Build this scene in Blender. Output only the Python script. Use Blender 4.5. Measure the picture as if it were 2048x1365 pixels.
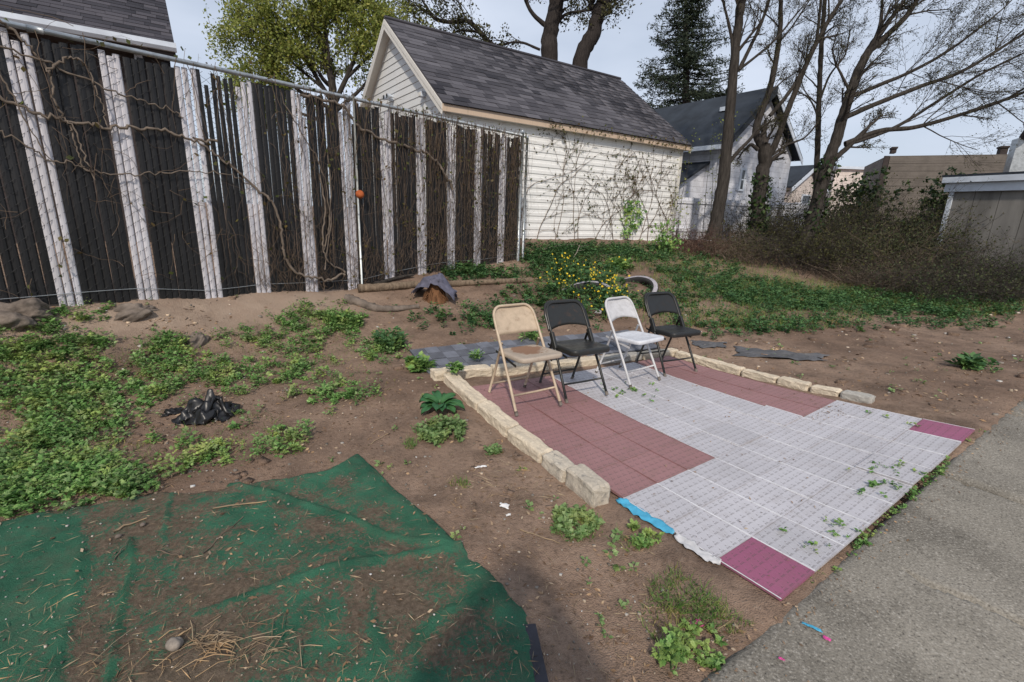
import bpy, math, random
import numpy as np
from mathutils import Vector, Matrix

for _o in list(bpy.data.objects):
    bpy.data.objects.remove(_o)
SC = bpy.context.scene
COL = SC.collection
R = math.radians
random.seed(7)
RNG = np.random.default_rng(11)

# ------------------------------------------------------------------ camera, sky, sun, exposure
CAM_H = 1.6077
FPX = 951.93                      # focal length in pixels of the 2048 px wide photograph
CR = np.array([0.99936569, 0.00926943, 0.03438459])      # camera right
CU = np.array([-0.03561211, 0.26012359, 0.96491839])     # camera up
CF = np.array([0.0, 0.96553084, -0.26028869])            # view direction
cam_data = bpy.data.cameras.new('camera')
cam = bpy.data.objects.new('camera', cam_data)
COL.objects.link(cam)
cam_data.sensor_width = 36.0
cam_data.lens = FPX / 2048.0 * 36.0
cam_data.clip_start = 0.05
cam_data.clip_end = 2000.0
cam.matrix_world = Matrix(((CR[0], CU[0], -CF[0], 0), (CR[1], CU[1], -CF[1], 0), (CR[2], CU[2], -CF[2], CAM_H), (0, 0, 0, 1)))
SC.camera = cam

SUN_ELEV, SUN_AZ = 40.0, 182.0     # degrees; azimuth measured clockwise from +Y (the view direction)
SKY_STRENGTH = 0.1
sun_data = bpy.data.lights.new('sun', 'SUN')
sun_data.energy = 3.5
sun_data.angle = R(2.5)
sun_data.color = (1.0, 0.90, 0.78)
sun = bpy.data.objects.new('sun', sun_data)
COL.objects.link(sun)
_sd = Vector((math.sin(R(SUN_AZ)) * math.cos(R(SUN_ELEV)), math.cos(R(SUN_AZ)) * math.cos(R(SUN_ELEV)), math.sin(R(SUN_ELEV))))
sun.rotation_euler = _sd.to_track_quat('Z', 'Y').to_euler()
sun.location = (0, -20, 30)

world = bpy.data.worlds.new('World')
SC.world = world
world.use_nodes = True
_nt = world.node_tree
_nt.nodes.clear()
_out = _nt.nodes.new('ShaderNodeOutputWorld')
_bg = _nt.nodes.new('ShaderNodeBackground')
_bg.inputs['Strength'].default_value = SKY_STRENGTH
_sky = _nt.nodes.new('ShaderNodeTexSky')
_sky.sky_type = 'NISHITA'
_sky.sun_disc = False
_sky.sun_elevation = R(SUN_ELEV)
_sky.sun_rotation = R(SUN_AZ)
_sky.air_density = 1.0
_sky.dust_density = 1.5
_sky.ozone_density = 1.0
# thin high cloud veil, broken up by soft noise over the whole sky
_tc = _nt.nodes.new('ShaderNodeTexCoord')
_mp = _nt.nodes.new('ShaderNodeMapping')
_mp.inputs['Scale'].default_value = (1.0, 1.0, 2.6)
_nz = _nt.nodes.new('ShaderNodeTexNoise')
_nz.inputs['Scale'].default_value = 1.7
_nz.inputs['Detail'].default_value = 5.0
_rp = _nt.nodes.new('ShaderNodeMapRange')
_rp.inputs['From Min'].default_value = 0.3
_rp.inputs['From Max'].default_value = 0.7
_rp.inputs['To Min'].default_value = 0.4
_rp.inputs['To Max'].default_value = 1.0
_mx = _nt.nodes.new('ShaderNodeMix')
_mx.data_type = 'RGBA'
_mx.inputs['B'].default_value = (8.2, 9.1, 10.8, 1)
_nt.links.new(_tc.outputs['Generated'], _mp.inputs['Vector'])
_nt.links.new(_mp.outputs['Vector'], _nz.inputs['Vector'])
_nt.links.new(_nz.outputs['Fac'], _rp.inputs['Value'])
_nt.links.new(_rp.outputs['Result'], _mx.inputs['Factor'])
_nt.links.new(_sky.outputs['Color'], _mx.inputs['A'])
_nt.links.new(_mx.outputs['Result'], _bg.inputs['Color'])
_nt.links.new(_bg.outputs['Background'], _out.inputs['Surface'])

SC.view_settings.view_transform = 'Standard'
SC.view_settings.look = 'None'
SC.view_settings.gamma = 1.0
SC.view_settings.use_curve_mapping = False
SC.view_settings.exposure = -0.22
SC.render.engine = 'CYCLES'
SC.cycles.max_bounces = 6
SC.cycles.transparent_max_bounces = 8

# ------------------------------------------------------------------ measuring helpers
def ray(px, py):
    return (px - 1024) / FPX * CR - (py - 682.5) / FPX * CU + CF

def at_z(px, py, z):
    d = ray(px, py)
    return np.array([0, 0, CAM_H]) + d * ((z - CAM_H) / d[2])

def at_y(px, py, y):
    d = ray(px, py)
    return np.array([0, 0, CAM_H]) + d * (y / d[1])

TILE = 0.305
GO, GU, GV = np.array([1.203, 1.706]), np.array([2.255, 1.565]) / 9, np.array([-1.565, 2.255]) / 9
GU = GU / np.linalg.norm(GU) * TILE
GV = GV / np.linalg.norm(GV) * TILE
def grid(u, v):
    return GO + GU * u + GV * v

def ungrid(x, y):
    dx, dy = x - GO[0], y - GO[1]
    return (dx * GU[0] + dy * GU[1]) / TILE ** 2, (dx * GV[0] + dy * GV[1]) / TILE ** 2

def patio_z(u, v):
    a, b = np.clip(u, -1, 10) - 4.5, np.clip(v, 0, 10) - 4.5
    return TILE * 0.85 * (0.0078 * a - 0.0206 * b - 0.0116 * a * b + 0.0039 * a * a + 0.0085 * b * b)

# fence line and the building grid (everything built here follows the same two street directions)
FP, FD = np.array([-4.25, 4.37]), np.array([0.6565, 0.7544])
FN = np.array([FD[1], -FD[0]])                 # towards the camera
def fence_pt(px, py, off=0.0):
    d = ray(px, py)
    p = FP + FN * off
    t = (p @ FN) / (d[:2] @ FN)
    return np.array([0, 0, CAM_H]) + d * t
TH = 0.6043
BA, BB = np.array([math.cos(TH), math.sin(TH)]), np.array([-math.sin(TH), math.cos(TH)])
GARAGE_C = np.array([-0.1402 * 9.6, 9.6])

# ------------------------------------------------------------------ noise and terrain
def _hash(ix, iy, s):
    h = (ix * 374761393 + iy * 668265263 + s * 982451653) & 0xFFFFFFFF
    h = ((h ^ (h >> 13)) * 1274126177) & 0xFFFFFFFF
    return ((h ^ (h >> 16)) & 0xFFFF) / 65535.0

def vnoise(x, y, scale, seed=0):
    x = np.asarray(x, float) * scale + 1000
    y = np.asarray(y, float) * scale + 1000
    ix, iy = np.floor(x).astype(np.int64), np.floor(y).astype(np.int64)
    fx, fy = x - ix, y - iy
    fx, fy = fx * fx * (3 - 2 * fx), fy * fy * (3 - 2 * fy)
    a, b = _hash(ix, iy, seed), _hash(ix + 1, iy, seed)
    c, d = _hash(ix, iy + 1, seed), _hash(ix + 1, iy + 1, seed)
    return (a * (1 - fx) + b * fx) * (1 - fy) + (c * (1 - fx) + d * fx) * fy - 0.5

def fbm(x, y, scale, octs=4, seed=0):
    t, a = 0, 1.0
    for i in range(octs):
        t = t + a * vnoise(x, y, scale * 2 ** i, seed + i)
        a *= 0.5
    return t

_cp = []
for _u in (0, 3, 6, 9):
    for _v in (0, 3, 6, 9):
        _cp.append((*grid(_u, _v), float(patio_z(_u, _v)) - 0.012))
for _u, _z in ((-8, 0.0), (-4, 0.0), (0, 0.01), (4.5, 0.07), (9, 0.13), (14, 0.2), (20, 0.27)):
    _cp.append((*grid(_u, -5), _z))
    if _u not in (0, 4.5, 9):
        _cp.append((*grid(_u, 0), _z + 0.005))
_cp += [(-3, 1, 0), (-1, 0.8, 0), (-1.5, 2, 0), (-3.6, 2.6, 0.07), (-2, 3, 0.03), (-0.9, 3, 0.02), (0.2, 2.6, 0.0), (0.4, 1.6, 0.0),
        (-5.5, 2.6, 0.2), (-6.5, 0, 0.1), (0, -2, 0), (-4, -2, 0), (4, -2, 0), (-1.4, 4.6, 0.09), (-0.75, 4.6, 0.06), (-2.5, 4.2, 0.14)]
for _s, _z in ((-2, 0.62), (-0.34, 0.62), (0.6, 0.60), (1.2, 0.54), (1.8, 0.56), (2.4, 0.51), (3.1, 0.47), (3.6, 0.58), (4.3, 0.63), (5.0, 0.67), (5.7, 0.69), (6.6, 0.72)):
    _q = FP + FD * _s
    _cp.append((*_q, _z))
    _cp.append((*(_q - FN * 1.2), _z + 0.05))
    if _s < 5:
        _cp.append((*(_q + FN * 0.65), _z * (0.46 if _s < 3 else 0.6)))
for _px, _py, _z in ((1500, 600, .25), (1700, 600, .2), (1900, 600, .25), (1500, 540, .55), (1700, 560, .35), (1450, 490, .95), (1600, 520, .7),
                     (1880, 530, .55), (2040, 600, .3), (1200, 560, .5), (1100, 540, .6), (1330, 560, .5), (1100, 620, .22), (1400, 640, .16), (1700, 680, .1)):
    _q = at_z(_px, _py, _z)
    _cp.append((_q[0], _q[1], _z))
for _s, _z in ((1.0, 1.02), (2.5, 1.06), (4.0, 1.08), (5.5, 1.04), (6.9, 0.98)):
    _q = GARAGE_C + BA * _s
    _cp.append((*_q, _z))
    _cp.append((*(_q - np.array([0.0, 0.8])), _z - 0.12))
_cp += [(-6, 10, .8), (-2, 14, 1.0), (3, 17, 1.05), (8, 17, 1.0), (14, 17, .8), (14, 11, .5), (13, 6, .35), (8, 6, .16), (6.0, 5.6, .16), (-9, 6, .7), (-9, 14, .9), (0, 7.4, .36), (-0.9, 6.5, .3), (-2.0, 5.7, .25)]
for _u, _z in ((-0.5, 0.1), (3, 0.09), (6, 0.08), (9, 0.06)):
    _cp.append((*grid(_u, 10.6), _z))
_cp = np.array(_cp)

def _tps(r2):
    return np.where(r2 > 1e-12, r2 * np.log(r2 + 1e-12), 0)
NCP = len(_cp)
_K = _tps(((_cp[:, None, :2] - _cp[None, :, :2]) ** 2).sum(-1)) + np.eye(NCP) * 0.05
_P = np.c_[np.ones(NCP), _cp[:, :2]]
_A = np.block([[_K, _P], [_P.T, np.zeros((3, 3))]])
TPSW = np.linalg.solve(_A, np.r_[_cp[:, 2], 0, 0, 0])

def zg(x, y):
    x = np.clip(np.asarray(x, float), -9, 14)
    y = np.clip(np.asarray(y, float), -2, 17)
    sh = x.shape
    xf, yf = x.ravel(), y.ravel()
    out = np.empty(xf.shape)
    for i in range(0, len(xf), 20000):
        a, b = xf[i:i + 20000], yf[i:i + 20000]
        r2 = (a[:, None] - _cp[None, :, 0]) ** 2 + (b[:, None] - _cp[None, :, 1]) ** 2
        out[i:i + 20000] = _tps(r2) @ TPSW[:NCP] + TPSW[NCP] + TPSW[NCP + 1] * a + TPSW[NCP + 2] * b
    return out.reshape(sh)

def gp(px, py, lift=0.0):
    """the point of the terrain seen at a pixel of the photograph"""
    d = ray(px, py)
    t0, step = 1.0, 0.1
    o = np.array([0, 0, CAM_H])
    for i in range(500):
        q = o + d * t0
        if q[2] < zg(q[0], q[1]):
            break
        t0 += step
    lo, hi = t0 - step, t0
    for i in range(18):
        m = (lo + hi) / 2
        q = o + d * m
        if q[2] < zg(q[0], q[1]):
            hi = m
        else:
            lo = m
    q = o + d * hi
    q[2] = float(zg(q[0], q[1])) + lift
    return q

# ------------------------------------------------------------------ mesh helpers
WORLD = {}
def mesh_arrays(name, V, F, mats, smooth=False, midx=None):
    """F: (n,3) or (n,4) int array"""
    V = np.asarray(V, np.float32)
    F = np.asarray(F, np.int32)
    me = bpy.data.meshes.new(name)
    k = F.shape[1]
    me.vertices.add(len(V))
    me.vertices.foreach_set('co', V.ravel())
    me.loops.add(F.size)
    me.loops.foreach_set('vertex_index', F.ravel())
    me.polygons.add(len(F))
    me.polygons.foreach_set('loop_start', np.arange(0, F.size, k, dtype=np.int32))
    if midx is not None:
        me.polygons.foreach_set('material_index', np.asarray(midx, np.int32))
    if smooth:
        me.polygons.foreach_set('use_smooth', np.ones(len(F), bool))
    me.update(calc_edges=True)
    for m in (mats if isinstance(mats, (list, tuple)) else [mats]):
        me.materials.append(m)
    return me

def link(name, data, parent=None, loc=None, rot=None, label=None, cat=None, group=None, kind=None):
    o = bpy.data.objects.new(name, data)
    COL.objects.link(o)
    if parent is not None:
        o.parent = parent
    if loc is not None:
        o.location = [float(c) for c in loc]
    if rot is not None:
        o.rotation_euler = rot
    w = np.zeros(3) if parent is None else WORLD.get(parent.name, np.zeros(3)).copy()
    if loc is not None:
        w = w + np.array([float(c) for c in loc])
    WORLD[o.name] = w
    if label:
        o['label'] = label
    if cat:
        o['category'] = cat
    if group:
        o['group'] = group
    if kind:
        o['kind'] = kind
    return o

def thing(name, loc, label, cat, group=None, rot=None):
    o = link(name, None, None, loc, rot, label, cat, group)
    o.empty_display_size = 0.2
    return o

class MB:
    def __init__(s):
        s.v, s.f, s.m = [], [], []
    def add(s, vs, fs, mi=0):
        b = len(s.v)
        s.v += [tuple(float(c) for c in q) for q in vs]
        s.f += [tuple(b + i for i in f) for f in fs]
        s.m += [mi] * len(fs)
        return s
    def box(s, c, size, M=None, mi=0):
        hx, hy, hz = [k / 2 for k in size]
        vs = [Vector((x, y, z)) for x in (-hx, hx) for y in (-hy, hy) for z in (-hz, hz)]
        if M is not None:
            vs = [M @ q for q in vs]
        vs = [(q[0] + c[0], q[1] + c[1], q[2] + c[2]) for q in vs]
        return s.add(vs, [(0, 1, 3, 2), (4, 6, 7, 5), (0, 4, 5, 1), (2, 3, 7, 6), (0, 2, 6, 4), (1, 5, 7, 3)], mi)
    def hexa(s, bottom, top, mi=0):
        """two quads (lists of 4 points, same winding, counter clockwise seen from the top)"""
        return s.add(list(bottom) + list(top), [(3, 2, 1, 0), (4, 5, 6, 7), (0, 1, 5, 4), (1, 2, 6, 5), (2, 3, 7, 6), (3, 0, 4, 7)], mi)
    def prism(s, poly, d, mi=0):
        """extrude polygon (3d points) by vector d"""
        n = len(poly)
        top = [tuple(np.array(q) + np.array(d)) for q in poly]
        return s.add(list(poly) + top, [tuple(range(n))[::-1], tuple(range(n, 2 * n))] + [(i, (i + 1) % n, n + (i + 1) % n, n + i) for i in range(n)], mi)
    def tube(s, path, rad, n=6, cap=True, mi=0):
        V, F = tube_arrays(path, rad, n)
        s.add(V, F.tolist(), mi)
        if cap:
            b = len(s.v) - len(V)
            s.f.append(tuple(b + i for i in range(n))[::-1])
            s.f.append(tuple(b + len(V) - n + i for i in range(n)))
            s.m += [mi, mi]
        return s
    def mesh(s, name, mats, smooth=False, off=None):
        me = bpy.data.meshes.new(name)
        vs = s.v if off is None else [(a - off[0], b - off[1], c - off[2]) for a, b, c in s.v]
        me.from_pydata(vs, [], s.f)
        for m in (mats if isinstance(mats, (list, tuple)) else [mats]):
            me.materials.append(m)
        if len(me.materials) > 1:
            me.polygons.foreach_set('material_index', s.m)
        if smooth:
            me.polygons.foreach_set('use_smooth', [True] * len(me.polygons))
        me.update()
        return me
    def build(s, name, mats, parent=None, smooth=False, local=False, bevel=0, **kw):
        off = None
        if parent is not None and not local:
            off = WORLD.get(parent.name, np.zeros(3))
        o = link(name, s.mesh(name, mats, smooth, off), parent, **kw)
        if bevel:
            bv = o.modifiers.new('bevel', 'BEVEL')
            bv.width = bevel
            bv.segments = 2
            bv.limit_method = 'ANGLE'
            bv.angle_limit = R(40)
        return o

def tube_arrays(path, rad, n=5):
    P = np.asarray(path, float)
    m = len(P)
    rad = np.broadcast_to(np.asarray(rad, float), (m,))
    T = np.gradient(P, axis=0)
    T /= np.linalg.norm(T, axis=1)[:, None] + 1e-9
    ref = np.array([0, 0, 1.0]) if abs(T[0][2]) < 0.9 else np.array([1.0, 0, 0])
    A = np.cross(T, ref)
    A /= np.linalg.norm(A, axis=1)[:, None] + 1e-9
    for i in range(1, m):                      # keep the frame from flipping
        a = A[i - 1] - T[i] * (A[i - 1] @ T[i])
        l = np.linalg.norm(a)
        if l > 1e-6:
            A[i] = a / l
    B = np.cross(T, A)
    ang = np.arange(n) * 2 * math.pi / n
    V = P[:, None] + rad[:, None, None] * (np.cos(ang)[None, :, None] * A[:, None] + np.sin(ang)[None, :, None] * B[:, None])
    V = V.reshape(-1, 3)
    i = np.arange(m - 1)[:, None] * n
    j = np.arange(n)[None, :]
    k = (j + 1) % n
    F = np.stack([i + j, i + n + j, i + n + k, i + k], -1).reshape(-1, 4)
    return V, F

class AB:
    """array builder for big meshes of quads"""
    def __init__(s):
        s.V, s.F, s.n = [], [], 0
    def add(s, V, F):
        s.V.append(np.asarray(V, np.float32))
        s.F.append(np.asarray(F, np.int64) + s.n)
        s.n += len(V)
    def tube(s, path, rad, n=3):
        s.add(*tube_arrays(path, rad, n))
    def build(s, name, mats, parent=None, smooth=False, **kw):
        if not s.V:
            return None
        V, F = np.concatenate(s.V), np.concatenate(s.F)
        if parent is not None:
            V = V - WORLD.get(parent.name, np.zeros(3)).astype(np.float32)
        return link(name, mesh_arrays(name, V, F, mats, smooth), parent, **kw)

def smooth_path(pts, n=6):
    """Catmull-Rom through the points"""
    P = np.asarray(pts, float)
    if len(P) < 3:
        return np.array([P[0] + (P[-1] - P[0]) * t for t in np.linspace(0, 1, n + 1)])
    Q = np.vstack([2 * P[0] - P[1], P, 2 * P[-1] - P[-2]])
    out = []
    for i in range(1, len(Q) - 2):
        for t in np.linspace(0, 1, n, endpoint=False):
            out.append(0.5 * (2 * Q[i] + (Q[i + 1] - Q[i - 1]) * t + (2 * Q[i - 1] - 5 * Q[i] + 4 * Q[i + 1] - Q[i + 2]) * t * t + (3 * Q[i] - Q[i - 1] - 3 * Q[i + 1] + Q[i + 2]) * t ** 3))
    out.append(P[-1])
    return np.array(out)

def rock_mesh(name, size, mat, seed, rough=0.25, flat=0.7, sub=4):
    import bmesh
    bm = bmesh.new()
    bmesh.ops.create_icosphere(bm, subdivisions=sub, radius=1)
    me = bpy.data.meshes.new(name)
    for v in bm.verts:
        c = np.array(v.co)
        k = 1 + rough * (fbm(c[0] + c[2] * 0.7 + seed, c[1] - c[2] * 0.6, 1.3, 4, seed) * 1.3)
        c = c * k
        c[2] = max(c[2], -0.6)
        v.co = (c[0] * size[0], c[1] * size[1], c[2] * size[2])
    bm.to_mesh(me)
    bm.free()
    me.materials.append(mat)
    me.polygons.foreach_set('use_smooth', [True] * len(me.polygons))
    return me

# ------------------------------------------------------------------ materials
class X:
    """tiny node expression"""
    def __init__(s, t, sock):
        s.t, s.s = t, sock
    def _op(s, op, *a):
        n = s.t.nodes.new('ShaderNodeMath')
        n.operation = op
        for i, q in enumerate((s,) + a):
            if isinstance(q, X):
                s.t.links.new(q.s, n.inputs[i])
            else:
                n.inputs[i].default_value = q
        return X(s.t, n.outputs[0])
    def __add__(s, o): return s._op('ADD', o)
    def __sub__(s, o): return s._op('SUBTRACT', o)
    def __mul__(s, o): return s._op('MULTIPLY', o)
    def __truediv__(s, o): return s._op('DIVIDE', o)
    def fract(s): return s._op('FRACT')
    def floor(s): return s._op('FLOOR')
    def abs(s): return s._op('ABSOLUTE')
    def lt(s, o): return s._op('LESS_THAN', o)
    def gt(s, o): return s._op('GREATER_THAN', o)
    def mod(s, o): return s._op('FLOORED_MODULO', o)
    def mx(s, o): return s._op('MAXIMUM', o)
    def mn(s, o): return s._op('MINIMUM', o)
    def pw(s, o): return s._op('POWER', o)
    def rng(s, a, b, c=0.0, d=1.0):
        n = s.t.nodes.new('ShaderNodeMapRange')
        n.inputs['From Min'].default_value, n.inputs['From Max'].default_value = a, b
        n.inputs['To Min'].default_value, n.inputs['To Max'].default_value = c, d
        s.t.links.new(s.s, n.inputs['Value'])
        return X(s.t, n.outputs['Result'])

class Mat:
    def __init__(s, name, rough=0.8, spec=0.3, metal=0.0):
        s.m = bpy.data.materials.new(name)
        s.m.use_nodes = True
        s.t = s.m.node_tree
        s.b = s.t.nodes['Principled BSDF']
        s.b.inputs['Roughness'].default_value = rough
        s.b.inputs['Specular IOR Level'].default_value = spec
        s.b.inputs['Metallic'].default_value = metal
        s._co = {}
    def coord(s, kind='Object', scale=(1, 1, 1)):
        tc = s.t.nodes.new('ShaderNodeTexCoord')
        if kind == 'World':
            g = s.t.nodes.new('ShaderNodeNewGeometry')
            so = g.outputs['Position']
        else:
            so = tc.outputs[kind]
        mp = s.t.nodes.new('ShaderNodeMapping')
        mp.inputs['Scale'].default_value = scale
        s.t.links.new(so, mp.inputs['Vector'])
        return mp.outputs['Vector']
    def xyz(s, vec):
        n = s.t.nodes.new('ShaderNodeSeparateXYZ')
        s.t.links.new(vec, n.inputs[0])
        return [X(s.t, n.outputs[i]) for i in range(3)]
    def noise(s, scale, detail=4, rough=0.55, kind='World', vscale=(1, 1, 1), dist=0.0):
        n = s.t.nodes.new('ShaderNodeTexNoise')
        n.inputs['Scale'].default_value = scale
        n.inputs['Detail'].default_value = detail
        n.inputs['Roughness'].default_value = rough
        n.inputs['Distortion'].default_value = dist
        s.t.links.new(s.coord(kind, vscale), n.inputs['Vector'])
        return X(s.t, n.outputs['Fac'])
    def voronoi(s, scale, kind='World', feature='F1', out='Distance', vscale=(1, 1, 1)):
        n = s.t.nodes.new('ShaderNodeTexVoronoi')
        n.feature = feature
        n.inputs['Scale'].default_value = scale
        s.t.links.new(s.coord(kind, vscale), n.inputs['Vector'])
        return X(s.t, n.outputs[out])
    def island(s):
        g = s.t.nodes.new('ShaderNodeNewGeometry')
        return X(s.t, g.outputs['Random Per Island'])
    def orand(s):
        g = s.t.nodes.new('ShaderNodeObjectInfo')
        return X(s.t, g.outputs['Random'])
    def attr(s, name):
        g = s.t.nodes.new('ShaderNodeAttribute')
        g.attribute_name = name
        return X(s.t, g.outputs['Fac'])
    def col(s, c):
        n = s.t.nodes.new('ShaderNodeRGB')
        n.outputs[0].default_value = (*c, 1)
        return n.outputs[0]
    def mix(s, fac, a, b, blend='MIX'):
        n = s.t.nodes.new('ShaderNodeMix')
        n.data_type = 'RGBA'
        n.blend_type = blend
        n.clamp_factor = True
        if isinstance(fac, X):
            s.t.links.new(fac.s, n.inputs['Factor'])
        else:
            n.inputs['Factor'].default_value = fac
        for k, q in (('A', a), ('B', b)):
            if isinstance(q, tuple):
                n.inputs[k].default_value = (*q, 1)
            else:
                s.t.links.new(q, n.inputs[k])
        return n.outputs['Result']
    def ramp(s, fac, stops):
        n = s.t.nodes.new('ShaderNodeValToRGB')
        cr = n.color_ramp
        while len(cr.elements) < len(stops):
            cr.elements.new(0.5)
        for e, (p, c) in zip(cr.elements, stops):
            e.position = p
            e.color = (*c, 1)
        s.t.links.new(fac.s, n.inputs[0])
        return n.outputs[0]
    def base(s, c):
        if isinstance(c, tuple):
            s.b.inputs['Base Color'].default_value = (*c, 1)
        else:
            s.t.links.new(c, s.b.inputs['Base Color'])
        return s
    def rough(s, x):
        s.t.links.new(x.s, s.b.inputs['Roughness'])
        return s
    def bump(s, h, strength=0.5, dist=0.01):
        n = s.t.nodes.new('ShaderNodeBump')
        n.inputs['Strength'].default_value = strength
        n.inputs['Distance'].default_value = dist
        s.t.links.new(h.s, n.inputs['Height'])
        s.t.links.new(n.outputs[0], s.b.inputs['Normal'])
        return s

def plain(name, c, rough=0.7, var=0.25, scale=8.0, spec=0.3, metal=0.0, bump=0.0, kind='Object', vscale=(1, 1, 1)):
    """base colour broken up by two scales of noise"""
    m = Mat(name, rough, spec, metal)
    f = m.noise(scale, 5, 0.6, kind, vscale)
    d = tuple(k * (1 - var) for k in c)
    l = tuple(min(1, k * (1 + var * 0.7)) for k in c)
    m.base(m.ramp(f, [(0.3, d), (0.7, l)]))
    if bump:
        m.bump(m.noise(scale * 4, 4, 0.6, kind, vscale), 0.5, bump)
    return m.m

def mat_dirt():
    m = Mat('soil', 0.95, 0.15)
    big = m.noise(0.55, 4, 0.6)
    mid = m.noise(4.0, 6, 0.65)
    fine = m.noise(38.0, 6, 0.7)
    grit = m.voronoi(140.0)
    c = m.mix(big.rng(0.38, 0.62), (0.198, 0.133, 0.096), (0.320, 0.226, 0.166))
    c = m.mix(m.noise(1.6, 6, 0.7).rng(0.5, 0.66) * 0.65, c, (0.090, 0.062, 0.046))
    c = m.mix(mid.rng(0.45, 0.72) * 0.7, c, (0.120, 0.084, 0.063))
    c = m.mix(fine.rng(0.55, 0.72) * 0.6, c, (0.32, 0.25, 0.195))
    c = m.mix(fine.rng(0.47, 0.33) * 0.6, c, (0.075, 0.056, 0.043))
    c = m.mix(grit.rng(0.16, 0.06) * (m.noise(9.0, 3).rng(0.5, 0.62)), c, (0.33, 0.28, 0.22))
    # bare pale bank in front of the fence
    bank = m.attr('bank')
    c = m.mix(bank * (mid.rng(0.3, 0.6, 0.4, 1.0)), c, (0.36, 0.275, 0.21))
    m.base(c)
    m.bump(fine * 0.5 + grit * -0.3 + mid * 1.2, 0.9, 0.02)
    return m.m

def mat_tile(name, c, dirt=0.35):
    m = Mat(name, 0.6, 0.35)
    x, y, z = m.xyz(m.coord('Object'))
    n = 6.0
    cell = 0.305 / n
    ry = (y + 0.1525) / cell
    row = ry.floor()
    rx = (x + 0.1525) / cell + row.mod(2.0) * 0.5
    fx, fy = rx.fract() - 0.5, ry.fract() - 0.5
    # triangle of slots in every cell
    tri = (fx.abs() * 1.15 + fy * 0.75).lt(0.26) * fy.gt(-0.30) * fy.lt(0.30)
    slot = (rx * 5.0).fract().lt(0.52) * (ry * 3.0 + 0.2).fract().lt(0.6)
    hole = tri * slot
    lines = ((fx + fy * 0.5).abs().lt(0.03)).mx((fx - fy * 0.5).abs().lt(0.03))
    var = m.noise(2.2, 4, 0.6, 'World')
    stain = m.noise(9.0, 6, 0.7, 'World')
    o = m.orand()
    lo = tuple(k * 0.82 for k in c)
    col = m.mix(var.rng(0.35, 0.65), c, lo)
    col = m.mix(o.rng(0.0, 1.0, 0.0, 0.6), col, tuple(min(1, k * 1.12) for k in c))
    col = m.mix(((o * 7.7).fract()).rng(0.0, 1.0, 0.0, 0.3), col, tuple(k * 0.8 for k in c))
    col = m.mix(((x.abs()).mx(y.abs())).rng(0.135, 0.151) * m.noise(18, 4, 0.7).rng(0.4, 0.65) * 0.45, col, (0.15, 0.12, 0.095))
    col = m.mix(stain.rng(0.52, 0.75) * dirt, col, (0.16, 0.125, 0.095))
    col = m.mix(m.noise(60, 3).rng(0.66, 0.75) * 0.5, col, (0.10, 0.08, 0.06))
    col = m.mix(lines * 0.3, col, tuple(min(1, k * 1.3) for k in c))
    col = m.mix(hole * 0.66, col, (0.085, 0.07, 0.065))
    m.base(col)
    m.bump(hole * -1.0 + lines * 0.4 + (x * 1400.0)._op('SINE') * (y * 1400.0)._op('SINE') * 0.12, 0.5, 0.002)
    m.rough(stain.rng(0.3, 0.7, 0.42, 0.75))
    return m.m

def mat_carpet():
    m = Mat('artificial_turf', 0.85, 0.15)
    fib = m.noise(190, 4, 0.8)
    ch = m.noise(7, 6, 0.7)
    soil = m.attr('soil')
    g = m.mix(m.noise(5, 4).rng(0.35, 0.65), (0.042, 0.145, 0.088), (0.072, 0.235, 0.140))
    g = m.mix(fib.rng(0.5, 0.75) * 0.5, g, (0.07, 0.22, 0.13))
    g = m.mix(m.noise(14, 5, 0.7).rng(0.45, 0.75) * 0.6, g, (0.15, 0.145, 0.105))
    g = m.mix(fib.rng(0.5, 0.3) * 0.5, g, (0.012, 0.055, 0.03))
    d = m.mix(m.noise(45, 5, 0.7).rng(0.4, 0.65), (0.150, 0.104, 0.076), (0.270, 0.196, 0.144))
    d = m.mix(m.voronoi(150).rng(0.17, 0.06) * 0.9, d, (0.34, 0.28, 0.21))
    k = (soil + (ch - 0.5) * 2.0 + (m.noise(70, 5, 0.8) - 0.5) * 2.4).rng(0.42, 0.72)
    m.base(m.mix(k * 0.93, g, d))
    m.bump(fib * 1.6 + m.noise(45, 5, 0.7) * 1.2, 1.0, 0.010)
    return m.m

def mat_concrete(name='concrete', c=(0.245, 0.224, 0.188)):
    m = Mat(name, 0.9, 0.2)
    big = m.noise(1.1, 5, 0.6)
    agg = m.voronoi(95, out='Color')
    aggd = m.voronoi(95)
    fine = m.noise(90, 5, 0.7)
    col = m.mix(big.rng(0.35, 0.65), tuple(k * 0.72 for k in c), tuple(k * 1.12 for k in c))
    col = m.mix(m.noise(2.4, 6, 0.7).rng(0.5, 0.72) * 0.7, col, (0.085, 0.076, 0.062))
    col = m.mix(m.noise(0.9, 5, 0.7).rng(0.52, 0.7) * 0.5, col, (0.29, 0.265, 0.225))
    col = m.mix(fine.rng(0.54, 0.68) * 0.75, col, (0.46, 0.43, 0.38))
    col = m.mix(fine.rng(0.46, 0.32) * 0.9, col, (0.05, 0.046, 0.040))
    col = m.mix(aggd.rng(0.24, 0.1) * m.noise(25, 2).rng(0.45, 0.6), col, (0.34, 0.31, 0.27))
    m.base(col)
    m.bump(fine + aggd * -0.8 + m.noise(14, 5, 0.7) * 0.7, 0.5, 0.005)
    return m.m

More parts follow.
